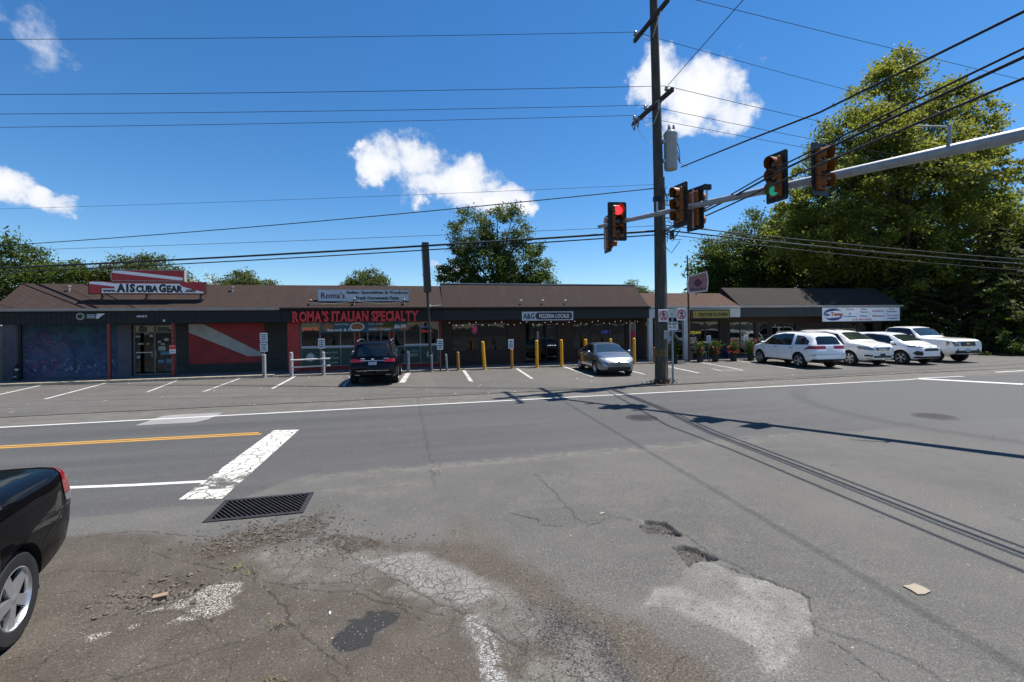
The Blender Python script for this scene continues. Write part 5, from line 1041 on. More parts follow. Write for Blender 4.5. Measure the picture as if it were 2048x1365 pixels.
lv = link('leaf_litter', arr_mesh('leaf_litter', *leaf_cloud(rng, C, n, .045)), 'rust', kind='stuff'); tag(lv, 'heap of rusty dead leaves round the foot of the utility pole', 'leaves')

# pedestrian signs
t = thing('sign_post', 'steel post with two no pedestrian signs and a route marker by the utility pole', 'sign', (10.02, 15.72, 0))
SX, SY = 10.02, 15.72
MB().box(SX-.03, SX+.03, SY-.025, SY+.025, -.02, 2.72).build('post', 'galvanised', t); MB().box(SX-.52, SX+.52, SY-.045, SY-.027, 2.58, 2.64).build('crossbar', 'steel', t)
def pedsign(cx_, cz_):
    s_ = MB().bbox(cx_-.215, cx_+.215, SY-.062, SY-.05, cz_-.235, cz_+.235, .004).build('no_walking_panel', 'bright_sign', t)
    y_ = SY-.066
    m_ = MB()
    for k in range(32):
        a, b_ = R(k*11.25), R((k+1)*11.25); m_.add([(cx_+r_*math.cos(q), y_, cz_+r_*math.sin(q)) for q, r_ in ((a,.185),(b_,.185),(b_,.145),(a,.145))], [(0,1,2,3)])
    m_.build('ring', 'letter_red', s_)
    f_ = MB(); f_.prism([(cx_+.03*math.cos(a*.524), cz_+.115+.03*math.sin(a*.524)) for a in range(12)], y_-.001, y_+.002)
    for P_ in ([(-.03,.08),(.04,.08),(.045,-.02),(-.02,-.02)], [(-.02,-.02),(.02,-.02),(-.05,-.14),(-.09,-.12)], [(.0,-.02),(.045,-.02),(.085,-.13),(.045,-.14)], [(-.03,.08),(-.02,.05),(-.09,.0),(-.10,.02)], [(.035,.08),(.03,.05),(.09,.01),(.10,.03)]):
        f_.prism([(cx_+a, cz_+b_) for a, b_ in P_], y_-.001, y_+.002)
    f_.build('walker', 'sign_black', s_)
    b2 = MB().prism([(cx_-.12,cz_+.14),(cx_-.14,cz_+.115),(cx_+.12,cz_-.14),(cx_+.14,cz_-.115)], y_-.005, y_-.003); b2.build('slash', 'letter_red', s_)
pedsign(SX-.40, 2.62); pedsign(SX+.37, 2.66)
rm = MB().bbox(SX-.22, SX+.22, SY-.062, SY-.05, 2.06, 2.38, .004).build('route_panel', 'bright_sign', t)
put_text('lettering', 'SR 2054', SX-.19, SX+.18, 2.26, 2.35, SY-.068, 'sign_black', rm, .02, .004); put_text('lettering', 'TO', SX-.02, SX+.12, 2.12, 2.21, SY-.068, 'sign_black', rm, .02, .004); MB().box(SX-.16, SX-.10, SY-.067, SY-.064, 2.14, 2.20).build('dot', 'sign_black', rm)
MB().bbox(SX-.33, SX-.05, SY+.05, SY+.06, 1.72, 2.04, .004).build('back_panel', 'galvanised', t)

# ------------------------------------------------------------------ signal mast arm and heads
A = Vector((6.75,15.08,5.78)); B = Vector((12.45,6.75,6.12)); D_ = (B-A).normalized(); E_ = A+D_*15.6
t = thing('signal_mast', 'galvanised mast arm reaching over the intersection from the right', 'mast arm', (E_.x, E_.y, 0))
mp_ = [A+D_*15.6*k/12 for k in range(13)]; MB().tube(mp_, [.062+.0098*k for k in range(13)], 18).build('arm', 'galvanised', t, True)
MB().tube([(E_.x,E_.y,-.05),(E_.x,E_.y,3),(E_.x,E_.y,7.2)], [.24,.21,.17], 18).build('pole', 'galvanised', t, True)
for fr_ in (.34, .66, .78): p_ = A+D_*15.6*fr_; MB().tube([p_-D_*.06, p_+D_*.06], .075+.118*fr_, 18).build('collar', 'galvanised', t, True)
p_ = A+D_*9.0
MB().tube([p_+Vector((0,0,.12)), p_+Vector((0,0,.55))], .035, 8).build('camera_post', 'galvanised', t); MB().tube([p_+Vector((.02,0,.52)), p_+Vector((-.42,.36,.66))], .02, 6).build('camera_arm', 'galvanised', t)
for fr_ in (.14, .24): p_ = A+D_*15.6*fr_; MB().tube([p_+Vector((0,0,.07)), p_+Vector((0,0,.42))], .03, 8).build('sensor_stem', 'steel', t); MB().box(p_.x-.12, p_.x+.12, p_.y-.06, p_.y+.06, p_.z+.40, p_.z+.55).build('sensor', 'signal_black', t)
def signal(p, face, label, lit, tilt=0.0):
    "three-section head, local front is -Y; face is the heading it looks to"
    rz = math.atan2(face[1], face[0])+math.pi/2
    t = thing('traffic_signal', label, 'traffic light', tuple(p), rz, 'traffic signals on the mast arm')
    hb = MB()
    for k in range(3): hb.bbox(-.175, .175, -.10, .10, -.53+k*.354, -.53+k*.354+.350, .025)
    hb.build('housing', 'signal_yellow', t, local=True)
    MB().prism([(-.29,-.66),(.29,-.66),(.33,-.62),(.33,.62),(.29,.66),(-.29,.66),(-.33,.62),(-.33,-.62)], .0, .012).build('backplate', 'signal_black', t, local=True)
    for k, c_ in enumerate(('green','amber','red')):
        z = -.355+k*.354
        on = c_ == lit; MB().lathe([(.15,-.105),(.135,-.125),(.08,-.14),(.01,-.145)], (0,0,z), 'y', 22).build('lens', {'red':'lens_red_lit','green':'lens_green_lit'}[c_] if on else 'lens_dark', t, True, local=True)
        v = MB(); n = 22; vs = []
        for ring, (yy, rr_) in enumerate(((-.10,.165),(-.33,.165))):
            for q in range(n+1):
                a = R(-38+256*q/n); vs.append((rr_*math.cos(a), yy+(.0 if ring == 0 else .10*(1-max(0,math.sin(a)))*.6), z+rr_*math.sin(a)))
        for q in range(2*(n+1)): x_, y_, z_ = vs[q]; vs.append((x_*.97, y_, z+(z_-z)*.97))
        m1 = n+1; fs = [(q,q+1,m1+q+1,m1+q) for q in range(n)]+[(2*m1+q,2*m1+q+1,3*m1+q+1,3*m1+q) for q in range(n)]+[(m1+q,m1+q+1,3*m1+q+1,3*m1+q) for q in range(n)]
        v.add(vs, fs); v.build('visor', 'signal_yellow' if c_ != 'x' else 'signal_black', t, True, local=True)
    br_ = MB(); br_.tube([(0,.10,-.60),(0,.10,.60)], .022, 8); br_.tube([(0,.0,.56),(0,.10,.56)], .02, 6); br_.tube([(0,.0,-.56),(0,.10,-.56)], .02, 6); br_.build('bracket', 'steel', t, local=True)
    return t
def onarm(d, off, z): p_ = A+D_*d; return Vector((p_.x+off[0], p_.y+off[1], z))
signal(onarm(.66,(.0,-.16),5.82), (-.12,-1), 'red traffic light facing the camera at the arm tip', 'red')
signal(onarm(.48,(.06,.34),5.52), (1,-.06), 'traffic light half hidden behind the red one at the arm tip', None)
signal(onarm(3.08,(-.16,0),5.96), (-1,-.10), 'traffic light just right of the utility pole with visors pointing left', None)
signal(onarm(3.30,(.18,.1),5.84), (1,.22), 'traffic light seen from behind just right of the utility pole', None)
signal(onarm(5.72,(-.17,0),6.22), (-1,-.12), 'green lit traffic light with visors pointing left before the tall tree', 'green')
signal(onarm(6.42,(.0,-.22),6.20), (.18,-1), 'rightmost traffic light with black backplate on the mast arm', None)

# ------------------------------------------------------------------ overhead wires
def cable(name, label, pts, sag, r, mat='wire', n=26, cat='cable', group=None):
    m = MB()
    for a, b_ in zip(pts, pts[1:]):
        a, b_ = Vector(a), Vector(b_); m.tube([a.lerp(b_, k/n)-Vector((0,0,sag*4*(k/n)*(1-k/n))) for k in range(n+1)], r, 6)
    o_ = m.build(name, mat, None, True); tag(o_, label, cat, group); return o_
def left_end(p, q, k=1.6): p, q = Vector(p), Vector(q); return tuple(p+(q-p)*k)
GW = 'overhead wires'
i_ = lambda k, dz=.24: (INS[k][0], INS[k][1], INS[k][2]+dz)
for k, q, lb in [('u1',(-15.05,21.8,13.8),'topmost thin power wire running left from the upper crossarm'), ('l1',(-13.9,20.0,10.9),'thin wire running left from the near end of the lower crossarm'), ('l2',(-14.74,21.31,10.72),'thin wire running left from the middle of the lower crossarm'), ('l3',(-15.63,22.59,10.68),'thin wire running left from the far end of the lower crossarm')]:
    cable('power_wire', lb, [i_(k), left_end(i_(k), q)], .15, .011, group=GW)
cable('power_wire', 'thin wire above the frame running left from the near end of the upper crossarm', [i_('u2'), (-30,22.5,14.2)], .2, .011, group=GW)
for k, q, lb in [('u2',(31.0,15.6,13.6),'topmost thin wire running right past the tall tree'), ('u1',(21.83,18.38,13.9),'second thin wire running right from the upper crossarm'), ('l1',(15.74,15.39,10.7),'upper wire running right from the lower crossarm'), ('l2',(17.42,17.05,10.7),'middle wire running right from the lower crossarm'), ('l3',(18.18,17.8,10.6),'lowest wire running right from the lower crossarm')]:
    cable('power_wire', lb, [i_(k), left_end(i_(k), q, 1.9 if k[0] == 'u' else 2.6)], .1, .011, group=GW)
cable('power_wire', 'steep thin wire running up and right from the lower crossarm over the road', [i_('l1',.2), (9.3,10.0,11.4), (9.0,-6,13.2)], .0, .012, group=GW)
cable('service_cable', 'thick twisted service cable from the transformer up over the road', [(PX+.72,15.6,8.30), (8.9,10.2,7.12), (8.77,8.07,6.83), (8.43,4.55,6.6), (8.3,-6,7.4)], .0, .024, 'cable', group=GW)
for k, (dz, dx, r_) in enumerate(((.14,.0,.020), (.05,.06,.028), (-.22,.10,.023))):
    cable('telecom_cable', ('upper','middle','lowest')[k]+' of three thick black cables crossing the road past the signals', [(PX-.05+dx,15.8,5.80+dz*.3), (9.35+dx,12.06,5.92+dz*.6), (8.87+dx,9.25,5.95+dz*.9), (8.72+dx,6.6,6.0+dz), (8.55+dx,4.6,6.0+dz*1.05), (8.4+dx,-6,6.7+dz)], .0, r_, 'cable', group=GW)
for z0_, q, r_, lb, sg in [(7.55,(-20.45,29.45,7.15),.02,'sagging black cable running left above the shop roofs',.35), (6.1,(-17.87,25.73,6.15),.009,'very thin wire just above the black cable bundle on the left',.12), (5.9,(-19.04,27.4,5.62),.042,'thickest black cable running left in front of the roof signs',.20), (5.75,(-18.6,26.9,5.38),.024,'black cable just beneath the thickest one on the left',.22), (7.7,(-20.5,29.5,8.9),.007,'faintest wire rising slowly to the left over the roofs',.15)]:
    cable('telecom_cable', lb, [(PX-.2,PY-.05,z0_), left_end((PX-.2,PY-.05,z0_), q, 1.5)], sg, r_, 'cable', group=GW)
for k, (z0_, q, r_) in enumerate(((6.15,(31.4,17.1,5.55),.022), (5.95,(31.4,17.3,5.35),.028), (5.8,(30.5,18.2,5.25),.016), (6.3,(21.33,18.07,5.95),.012))):
    cable('telecom_cable', ('highest thick','thickest','lower thin','thinnest upper')[k]+' black cable running right from the pole below the tree', [(PX+.2,PY-.05,z0_), left_end((PX+.2,PY-.05,z0_), q, 1.5)], .18, r_, 'cable', group=GW)
# ------------------------------------------------------------------ vehicles
def interp(P, x, soft=.05):
    xs = [p[0] for p in P]; zs = [p[1] for p in P]
    return float(np.mean(np.interp([x-soft, x-soft*.5, x, x+soft*.5, x+soft], xs, zs)))
def car_body(sp):
    bm = bmesh.new(); xr, xf = sp['top'][0][0], sp['top'][-1][0]; n = 84
    ts = np.linspace(0, 1, n); xs = xr+(xf-xr)*(ts-.16*np.sin(2*np.pi*ts)/(2*np.pi)*1.0); rings = []
    for x in xs:
        zt = interp(sp['top'], x, sp.get('soft', .05)); zb = interp(sp['bot'], x); zl = min(interp(sp['belt'], x), zt-.025); w = interp(sp['wid'], x, .06); wr = min(interp(sp['roofw'], x), w*.97)
        g = zt-zl; h = min(1, max(0, (g-.12)/.25)); hh = zl-zb
        low = [(0,zb),(.6*w,zb),(.88*w,zb+.02),(.965*w,zb+.12*hh+.02),(.992*w,zb+.36*hh),(1.0*w,zb+.60*hh),(.990*w,zb+.82*hh),(.972*w,zb+.93*hh),(.955*w,zl)]
        hood = [(.93*w,zl+.38*g),(.87*w,zl+.70*g),(.76*w,zl+.86*g),(.55*w,zl+.95*g),(.25*w,zl+.99*g),(0,zt)]
        e = .955*w
        cab = [(e+(wr-e)*.30,zl+.30*g),(e+(wr-e)*.68,zl+.68*g),(wr,zl+.90*g),(.86*wr,zt-.028),(.45*wr,zt-.006),(0,zt)]
        half = low+[(a[0]*(1-h)+b[0]*h, a[1]*(1-h)+b[1]*h) for a, b in zip(hood, cab)]
        ring = [bm.verts.new((x, y, z)) for y, z in half]+[bm.verts.new((x, -y, z)) for y, z in half[-2:0:-1]]
        rings.append(ring)
    m = len(rings[0])
    for a, b in zip(rings, rings[1:]):
        for k in range(m): bm.faces.new((a[k], a[(k+1)%m], b[(k+1)%m], b[k]))
    bm.faces.new(rings[0][::-1]); bm.faces.new(rings[-1])
    bmesh.ops.recalc_face_normals(bm, faces=bm.faces); bm.normal_update(); return bm
def cutshell(body, kind, poly, filt=None, off=.004):
    "piece of the body skin inside a convex outline seen from the side (x,z), the front (y,z) or the top (x,y)"
    bm = body.copy(); bm.normal_update()
    if filt: bmesh.ops.delete(bm, geom=[f for f in bm.faces if not filt(f.calc_center_median(), f.normal)], context='FACES')
    P = [Vector(p) for p in poly]; ar = sum(P[i].x*P[(i+1)%len(P)].y-P[(i+1)%len(P)].x*P[i].y for i in range(len(P)))
    if ar < 0: P.reverse()
    for i, a in enumerate(P):
        b = P[(i+1)%len(P)]; e = b-a; nn = Vector((e.y, -e.x))          # outward
        if kind == 'side': co, no = (a.x,0,a.y), (nn.x,0,nn.y)
        elif kind == 'front': co, no = (0,a.x,a.y), (0,nn.x,nn.y)
        else: co, no = (a.x,a.y,0), (nn.x,nn.y,0)
        bmesh.ops.bisect_plane(bm, geom=bm.verts[:]+bm.edges[:]+bm.faces[:], plane_co=co, plane_no=no, clear_outer=True)
    bm.normal_update()
    for v in bm.verts: v.co += v.normal*off
    me = bpy.data.meshes.new('shell'); bm.to_mesh(me); bm.free()
    me.polygons.foreach_set('use_smooth', [True]*len(me.polygons)); return me
def wheel_meshes(r, tw, spokes, style):
    ty = MB().lathe([(r*.64,-tw*.46),(r*.70,-tw*.5),(r*.93,-tw*.5),(r*.985,-tw*.42),(r,-tw*.25),(r,tw*.25),(r*.985,tw*.42),(r*.93,tw*.5),(r*.70,tw*.5),(r*.64,tw*.46),(r*.62,0)], axis='y', n=40, closed=True)
    rm = MB(); rr = r*.68
    rm.lathe([(rr,-tw*.30),(rr,-tw*.47),(rr*.95,-tw*.49),(rr*.90,-tw*.40),(rr*.90,-tw*.30)], axis='y', n=36, closed=True)
    rm.lathe([(rr*.20,-tw*.20),(rr*.20,-tw*.42),(rr*.13,-tw*.46),(.004,-tw*.46)], axis='y', n=16)
    for k in range(spokes):
        a = 2*math.pi*k/spokes+.2
        for da in ((-.10,.10) if style == 'twin' else (0,)):
            u = Vector((math.cos(a+da), 0, math.sin(a+da))); v = Vector((-math.sin(a+da), 0, math.cos(a+da))); w0, w1 = (.022,.018) if style == 'twin' else (rr*.15, rr*.20 if style == 'wide' else rr*.10)
            pts = []
            for (q, ww, yy) in ((rr*.14, w0, -tw*.44), (rr*.93, w1, -tw*.42)):
                for s_ in (-1, 1):
                    for dy in (0, .03): p = u*q+v*ww*s_; pts.append((p.x, yy+dy, p.z))
            rm.add(pts, [(0,2,6,4),(1,5,7,3),(0,4,5,1),(2,3,7,6),(0,1,3,2),(4,6,7,5)])
    bk = MB().lathe([(.01,-tw*.1),(rr*.92,-tw*.12),(rr*.92,tw*.2),(.01,tw*.2)], axis='y', n=24)
    return ty.mesh('tyre', True), rm.mesh('rim', True), bk.mesh('hub', True)
def make_car(name, label, cat, sp, loc, heading, paint, group=None):
    t = thing(name, label, cat, loc, heading, group)
    bm = car_body(sp); W_ = sp['W']/2; r = sp['r']; tw = sp.get('tw', .235); ax = sp['axles']
    me = bpy.data.meshes.new('body'); bm.to_mesh(me)
    # wheel arches cut out of the body
    cut = MB()
    for x in ax:
        for s_ in (-1, 1): cut.lathe([(r+sp.get('arch', .055), min(s_*(W_-.34), s_*(W_+.2))), (r+sp.get('arch', .055), max(s_*(W_-.34), s_*(W_+.2)))], (x,0,r), 'y', 34)
    ob = link('body', me, paint); co = link('cutter', cut.mesh('cutter'), 'well'); md = ob.modifiers.new('b', 'BOOLEAN'); md.operation = 'DIFFERENCE'; md.object = co; md.solver = 'EXACT'
    try: md.material_mode = 'TRANSFER'
    except Exception: pass
    dg = bpy.context.evaluated_depsgraph_get(); new = bpy.data.meshes.new_from_object(ob.evaluated_get(dg)); ob.modifiers.clear(); ob.data = new; bpy.data.objects.remove(co)
    smooth_mesh(new, 38); ob.parent = t
    def part(nm, kind, poly, mat, filt=None, off=.004, parent=t, label=None):
        m_ = cutshell(bm, kind, poly, filt, off)
        if len(m_.polygons) == 0: bpy.data.meshes.remove(m_); return None
        o_ = link(nm, m_, mat, parent)
        if label: o_['label'] = label
        return o_
    SL = lambda c, n: c.y > .15; SR = lambda c, n: c.y < -.15
    def both(nm, kind, poly, mat, off=.004):
        part(nm, kind, poly, mat, SL, off); part(nm, kind, poly, mat, SR, off)
    gl = sp.get('glass', 'auto_glass')
    if 'dlo' in sp: both('window_surround', 'side', sp['dlo'], sp.get('surround', 'plastic_black'), .0025)
    for P in sp['windows']: both('side_window', 'side', P, sp.get('sideglass', gl), .005)
    P = sp['screen']; part('windscreen', 'top', [(P[0],-P[1]),(P[0],P[1]),(P[2],P[3]),(P[2],-P[3])], gl, lambda c, n: n.z > .15 and c.x > .1, .005)
    if 'rear_top' in sp: P = sp['rear_top']; part('rear_window', 'top', [(P[0],-P[1]),(P[0],P[1]),(P[2],P[3]),(P[2],-P[3])], gl, lambda c, n: n.z > .1 and c.x < -.4, .005)
    if 'rear_front' in sp: part('rear_window', 'front', sp['rear_front'], gl, lambda c, n: n.x < -.25 and c.x < -.8, .005)
    for nm, kind, poly, mat, where, off in sp.get('trim', ()):
        xf = sp['top'][-1][0]; xr = sp['top'][0][0]
        fl = {'front': lambda c, n: c.x > xf-.55 and n.x > .12, 'frontL': lambda c, n: c.x > xf-.85 and c.y > .05, 'rear': lambda c, n: c.x < xr+.6 and n.x < -.12, 'rearw': lambda c, n: c.x < xr+.75, 'side': None, 'top': lambda c, n: n.z > .3}[where]
        if where == 'side': both(nm, kind, poly, mat, off)
        elif kind == 'frontpair':
            part(nm, 'front', poly, mat, fl, off); part(nm, 'front', [(-y, z) for y, z in poly], mat, fl, off)
        else: part(nm, kind, poly, mat, fl, off)
    for x, z0, z1 in sp.get('seams', ()): both('door_seam', 'side', [(x-.005,z0),(x+.005,z0),(x+.005,z1),(x-.005,z1)], 'plastic_black', .002)
    ty, rm, bk = wheel_meshes(r, tw, sp.get('spokes', 5), sp.get('style', 'wide'))
    for x in ax:
        for s_ in (-1, 1):
            wo_ = link('wheel', bk, 'plastic_black', t); wo_.location = (x, s_*(W_-tw/2-.025), r); wo_.rotation_euler = (0, .4*x, 0 if s_ < 0 else math.pi)
            link('tyre', ty, 'tyre', wo_); link('rim', rm, sp.get('rim', 'alloy'), wo_)
    xm, zm = sp['mirror']
    for s_ in (-1, 1):
        m_ = MB(); m_.ball((xm, s_*(W_+.10), zm+.05), .075, .11, .085, 12, 8); m_.box(xm-.02, xm+.03, min(s_*(W_-.06), s_*(W_+.04)), max(s_*(W_-.06), s_*(W_+.04)), zm-.02, zm+.03); m_.build('mirror', sp.get('mirror_mat', paint), t, True, local=True)
    for x, z in sp.get('handles', ()):
        for s_ in (-1, 1): MB().bbox(x-.09, x+.09, min(s_*(W_-.02), s_*(W_+.025)), max(s_*(W_-.02), s_*(W_+.025)), z-.016, z+.016, .006).build('door_handle', sp.get('handle_mat', paint), t, local=True)
    if sp.get('rails'):
        x0_, x1_, y_, z_ = sp['rails']
        for s_ in (-1, 1): MB().tube([(x0_,s_*y_,z_-.04),(x0_+.12,s_*y_,z_+.01),((x0_+x1_)/2,s_*y_,z_+.03),(x1_-.15,s_*y_,z_+.005),(x1_,s_*y_,z_-.05)], .018, 8).build('roof_rail', sp.get('rail_mat', 'alloy'), t, True, local=True)
    bm.free(); return t
def arcpts(sym): return sym
# --- silver sedan
sedan = dict(W=1.75, r=.325, axles=(-1.35,1.35), soft=.07,
  top=[(-2.25,.62),(-2.22,.80),(-2.16,.98),(-1.9,1.035),(-1.6,1.06),(-.95,1.33),(-.5,1.42),(.0,1.435),(.45,1.37),(1.32,1.00),(1.6,.945),(2.0,.82),(2.17,.70),(2.25,.58)],
  belt=[(-2.25,.55),(-2.1,.90),(-1.2,.955),(.9,.90),(1.4,.87),(2.0,.72),(2.25,.50)], bot=[(-2.25,.42),(-2.1,.28),(-1.8,.22),(1.8,.20),(2.1,.21),(2.25,.28)],
  wid=[(-2.25,.60),(-2.15,.73),(-1.8,.84),(-1,.875),(1,.875),(1.7,.845),(2.0,.76),(2.18,.63),(2.25,.52)], roofw=[(-2.25,.5),(-1.2,.54),(-.5,.57),(.3,.58),(1.2,.66),(2.25,.5)],
  dlo=[(1.02,.93),(.42,1.32),(-.3,1.40),(-.85,1.32),(-1.25,1.10),(-1.2,.985)], windows=[[(.90,.945),(.38,1.295),(-.22,1.365),(-.24,.965)],[(-.30,.965),(-.28,1.365),(-.78,1.30),(-1.05,1.10),(-1.06,.99)]],
  screen=(1.24,.70,.46,.545), rear_top=(-1.55,.62,-.95,.52), glass='auto_glass_green', sideglass='auto_glass', mirror=(.82,.95), mirror_mat='paint_silver', handles=[(-.12,.84),(-.98,.86)], handle_mat='paint_silver', spokes=7, style='thin',
  seams=[(1.0,.32,.92),(-.27,.30,.95),(-1.15,.62,.95)],
  trim=[('headlight','frontpair',[(.42,.62),(.78,.68),(.80,.82),(.60,.79),(.38,.72)],'head_lens_light','frontL',.006),('headlight','front',[(-.42,.62),(-.78,.66),(-.82,.82),(-.60,.79),(-.38,.72)],'head_lens_light','front',.006),
        ('grille','front',[(-.42,.60),(.42,.60),(.44,.68),(-.44,.68)],'plastic_black','front',.003),('grille_bar','front',[(-.42,.63),(.42,.63),(.42,.655),(-.42,.655)],'chrome','front',.007),('air_dam','front',[(-.56,.27),(.56,.27),(.50,.42),(-.50,.42)],'plastic_black','front',.003),('emblem','front',[(-.055,.60),(.055,.60),(.055,.69),(-.055,.69)],'chrome','front',.010),
        ('taillight','frontpair',[(.50,.74),(.74,.74),(.74,.94),(.52,.94)],'tail_red','rear',.004)])
# --- big black saloon near the camera
impala = dict(W=1.85, r=.335, tw=.225, axles=(-1.405,1.405), soft=.045, arch=.05,
  top=[(-2.58,.60),(-2.57,.72),(-2.54,.92),(-2.49,1.055),(-2.42,1.095),(-2.0,1.115),(-1.55,1.135),(-1.3,1.15),(-.75,1.40),(-.3,1.485),(.4,1.48),(1.35,1.06),(2.2,.90),(2.42,.78),(2.5,.6)],
  belt=[(-2.58,.56),(-2.53,.86),(-2.44,1.0),(-1.4,1.03),(.9,.98),(1.5,.94),(2.2,.80),(2.5,.52)], bot=[(-2.58,.46),(-2.52,.38),(-2.3,.30),(-1.9,.24),(1.8,.22),(2.2,.24),(2.5,.32)],
  wid=[(-2.58,.70),(-2.53,.79),(-2.4,.86),(-2.1,.90),(-1.5,.925),(1.2,.925),(1.9,.89),(2.3,.78),(2.5,.60)], roofw=[(-2.58,.6),(-1.2,.56),(-.5,.60),(.4,.60),(1.3,.7),(2.5,.6)],
  dlo=[(1.1,1.0),(.5,1.36),(-.3,1.45),(-.8,1.37),(-1.3,1.14),(-1.3,1.05)], windows=[[(.98,1.01),(.45,1.34),(-.2,1.42),(-.2,1.03)],[(-.26,1.03),(-.26,1.42),(-.75,1.35),(-1.1,1.16),(-1.1,1.05)]],
  screen=(1.3,.72,.5,.57), rear_top=(-1.5,.66,-.85,.55), glass='auto_glass', mirror=(.9,1.02), handles=[(-.1,.90),(-1.0,.93)], spokes=5, style='wide',
  seams=[(1.05,.34,.98),(-.23,.32,1.0),(-1.15,.6,1.02)],
  trim=[('taillight','side',[(-2.60,.84),(-2.21,.865),(-2.22,.95),(-2.28,1.03),(-2.38,1.085),(-2.60,1.085)],'tail_red','side',.006),('reverse_lens','side',[(-2.60,.765),(-2.25,.79),(-2.21,.86),(-2.60,.838)],'head_lens','side',.006),
        ('side_marker','side',[(-2.60,.62),(-2.46,.64),(-2.44,.75),(-2.60,.74)],'head_lens','side',.004),('bumper_seam','side',[(-2.25,.775),(-1.80,.62),(-1.80,.608),(-2.25,.763)],'well','side',.003),('bumper_seam','side',[(-2.262,.66),(-2.250,.66),(-2.21,.87),(-2.222,.87)],'well','side',.003),('taillight','front',[(-.80,.84),(-.35,.86),(-.35,1.0),(-.80,1.0)],'tail_red','rear',.005),('taillight','front',[(.80,.84),(.35,.86),(.35,1.0),(.80,1.0)],'tail_red','rear',.005),
        ('licence_plate','front',[(-.155,.66),(.155,.66),(.155,.81),(-.155,.81)],'plate','rear',.008),('headlight','frontpair',[(.42,.66),(.80,.66),(.80,.80),(.42,.78)],'head_lens','front',.005),('grille','front',[(-.4,.6),(.4,.6),(.4,.74),(-.4,.74)],'plastic_black','front',.004)])
def suv(H=1.77, L_=4.92, W_=1.95, wb=3.0, belt=1.06, hoodz=1.12, rake=.0):
    a = wb/2; xr = -a-(L_-wb)*.52; xf = xr+L_
    return dict(W=W_, r=.375, tw=.26, axles=(-a,a), soft=.05, arch=.06,
      top=[(xr,.80),(xr+.03,.98),(xr+.09,1.12),(xr+.20,1.38),(xr+.42+rake,H-.10),(xr+.75+rake,H-.03),(-.2,H),(.45,H-.05),(.72,H-.14),(1.42,hoodz+.06),(1.62,hoodz),(xf-.5,hoodz-.06),(xf-.15,hoodz-.13),(xf-.04,hoodz-.22),(xf,hoodz-.32)],
      belt=[(xr,.74),(xr+.12,belt+.0),(-1,belt),(1.3,belt-.02),(xf-.5,hoodz-.16),(xf-.1,hoodz-.26),(xf,hoodz-.40)], bot=[(xr,.44),(xr+.12,.36),(xr+.4,.30),(-a,.27),(a,.27),(xf-.3,.28),(xf,.36)],
      wid=[(xr,W_/2*.80),(xr+.08,W_/2*.89),(xr+.35,W_/2*.965),(-1,W_/2),(1.1,W_/2),(xf-.55,W_/2*.965),(xf-.2,W_/2*.86),(xf-.05,W_/2*.74),(xf,W_/2*.66)], roofw=[(xr,.56),(xr+.3,.60),(-.6,.64),(.5,.635),(1.4,.76),(xf,.6)],
      screen=(1.36,.74,.70,.60), mirror=(1.02,belt+.03), handles=[(.12,belt-.12),(-.95,belt-.11)], xr=xr, xf=xf)
def more(base, **k): d = dict(base); d.update(k); return d
b0 = suv(); xr, xf = b0['xr'], b0['xf']
black_suv = more(b0, dlo=[(1.25,1.06),(.62,1.62),(-.2,1.70),(-1.6,1.62),(-2.15,1.30),(-2.1,1.09)], windows=[[(1.1,1.08),(.58,1.57),(.02,1.65),(.02,1.09)],[(-.04,1.09),(-.04,1.65),(-1.0,1.62),(-1.05,1.10)],[(-1.12,1.10),(-1.08,1.62),(-1.6,1.57),(-1.95,1.32),(-1.9,1.12)]],
  rear_front=[(-.60,1.16),(.60,1.16),(.54,1.52),(.40,1.58),(-.40,1.58),(-.54,1.52)], rails=(-1.7,.5,.66,1.77), rail_mat='alloy', seams=[(1.05,.4,1.04),(-.01,.38,1.06),(-1.08,.5,1.08)], spokes=5, style='twin', rim='alloy_dark',
  trim=[('taillight','frontpair',[(.40,.945),(.86,.93),(.86,1.05),(.70,1.08),(.42,1.02)],'tail_red','rearw',.006),('chrome_strip','front',[(-.44,.985),(.44,.985),(.44,1.005),(-.44,1.005)],'chrome','rear',.012),('licence_plate','front',[(-.155,.83),(.155,.83),(.155,.95),(-.155,.95)],'plate','rear',.010),
        ('bumper_strip','front',[(-.62,.60),(.62,.60),(.62,.615),(-.62,.615)],'chrome','rear',.008),('exhaust','frontpair',[(.48,.385),(.70,.385),(.68,.45),(.50,.45)],'chrome','rear',.006),('diffuser','front',[(-.8,.30),(.8,.30),(.76,.375),(-.76,.375)],'plastic_black','rear',.004),('wiper','front',[(-.05,1.17),(.35,1.19),(.35,1.20),(-.05,1.185)],'plastic_black','rear',.012),('badge','front',[(-.05,1.04),(.05,1.04),(.05,1.07),(-.05,1.07)],'chrome','rear',.008),('badge','front',[(-.62,1.065),(-.42,1.065),(-.42,1.09),(-.62,1.09)],'chrome','rear',.008),('badge','front',[(.30,1.065),(.45,1.065),(.45,1.085),(.30,1.085)],'chrome','rear',.008),
        ('tailgate_seam','front',[(-.80,.70),(.80,.70),(.80,.706),(-.80,.706)],'well','rear',.003)])
b1 = suv(H=1.78, L_=4.80, W_=1.93, wb=2.915, belt=1.10, hoodz=1.14)
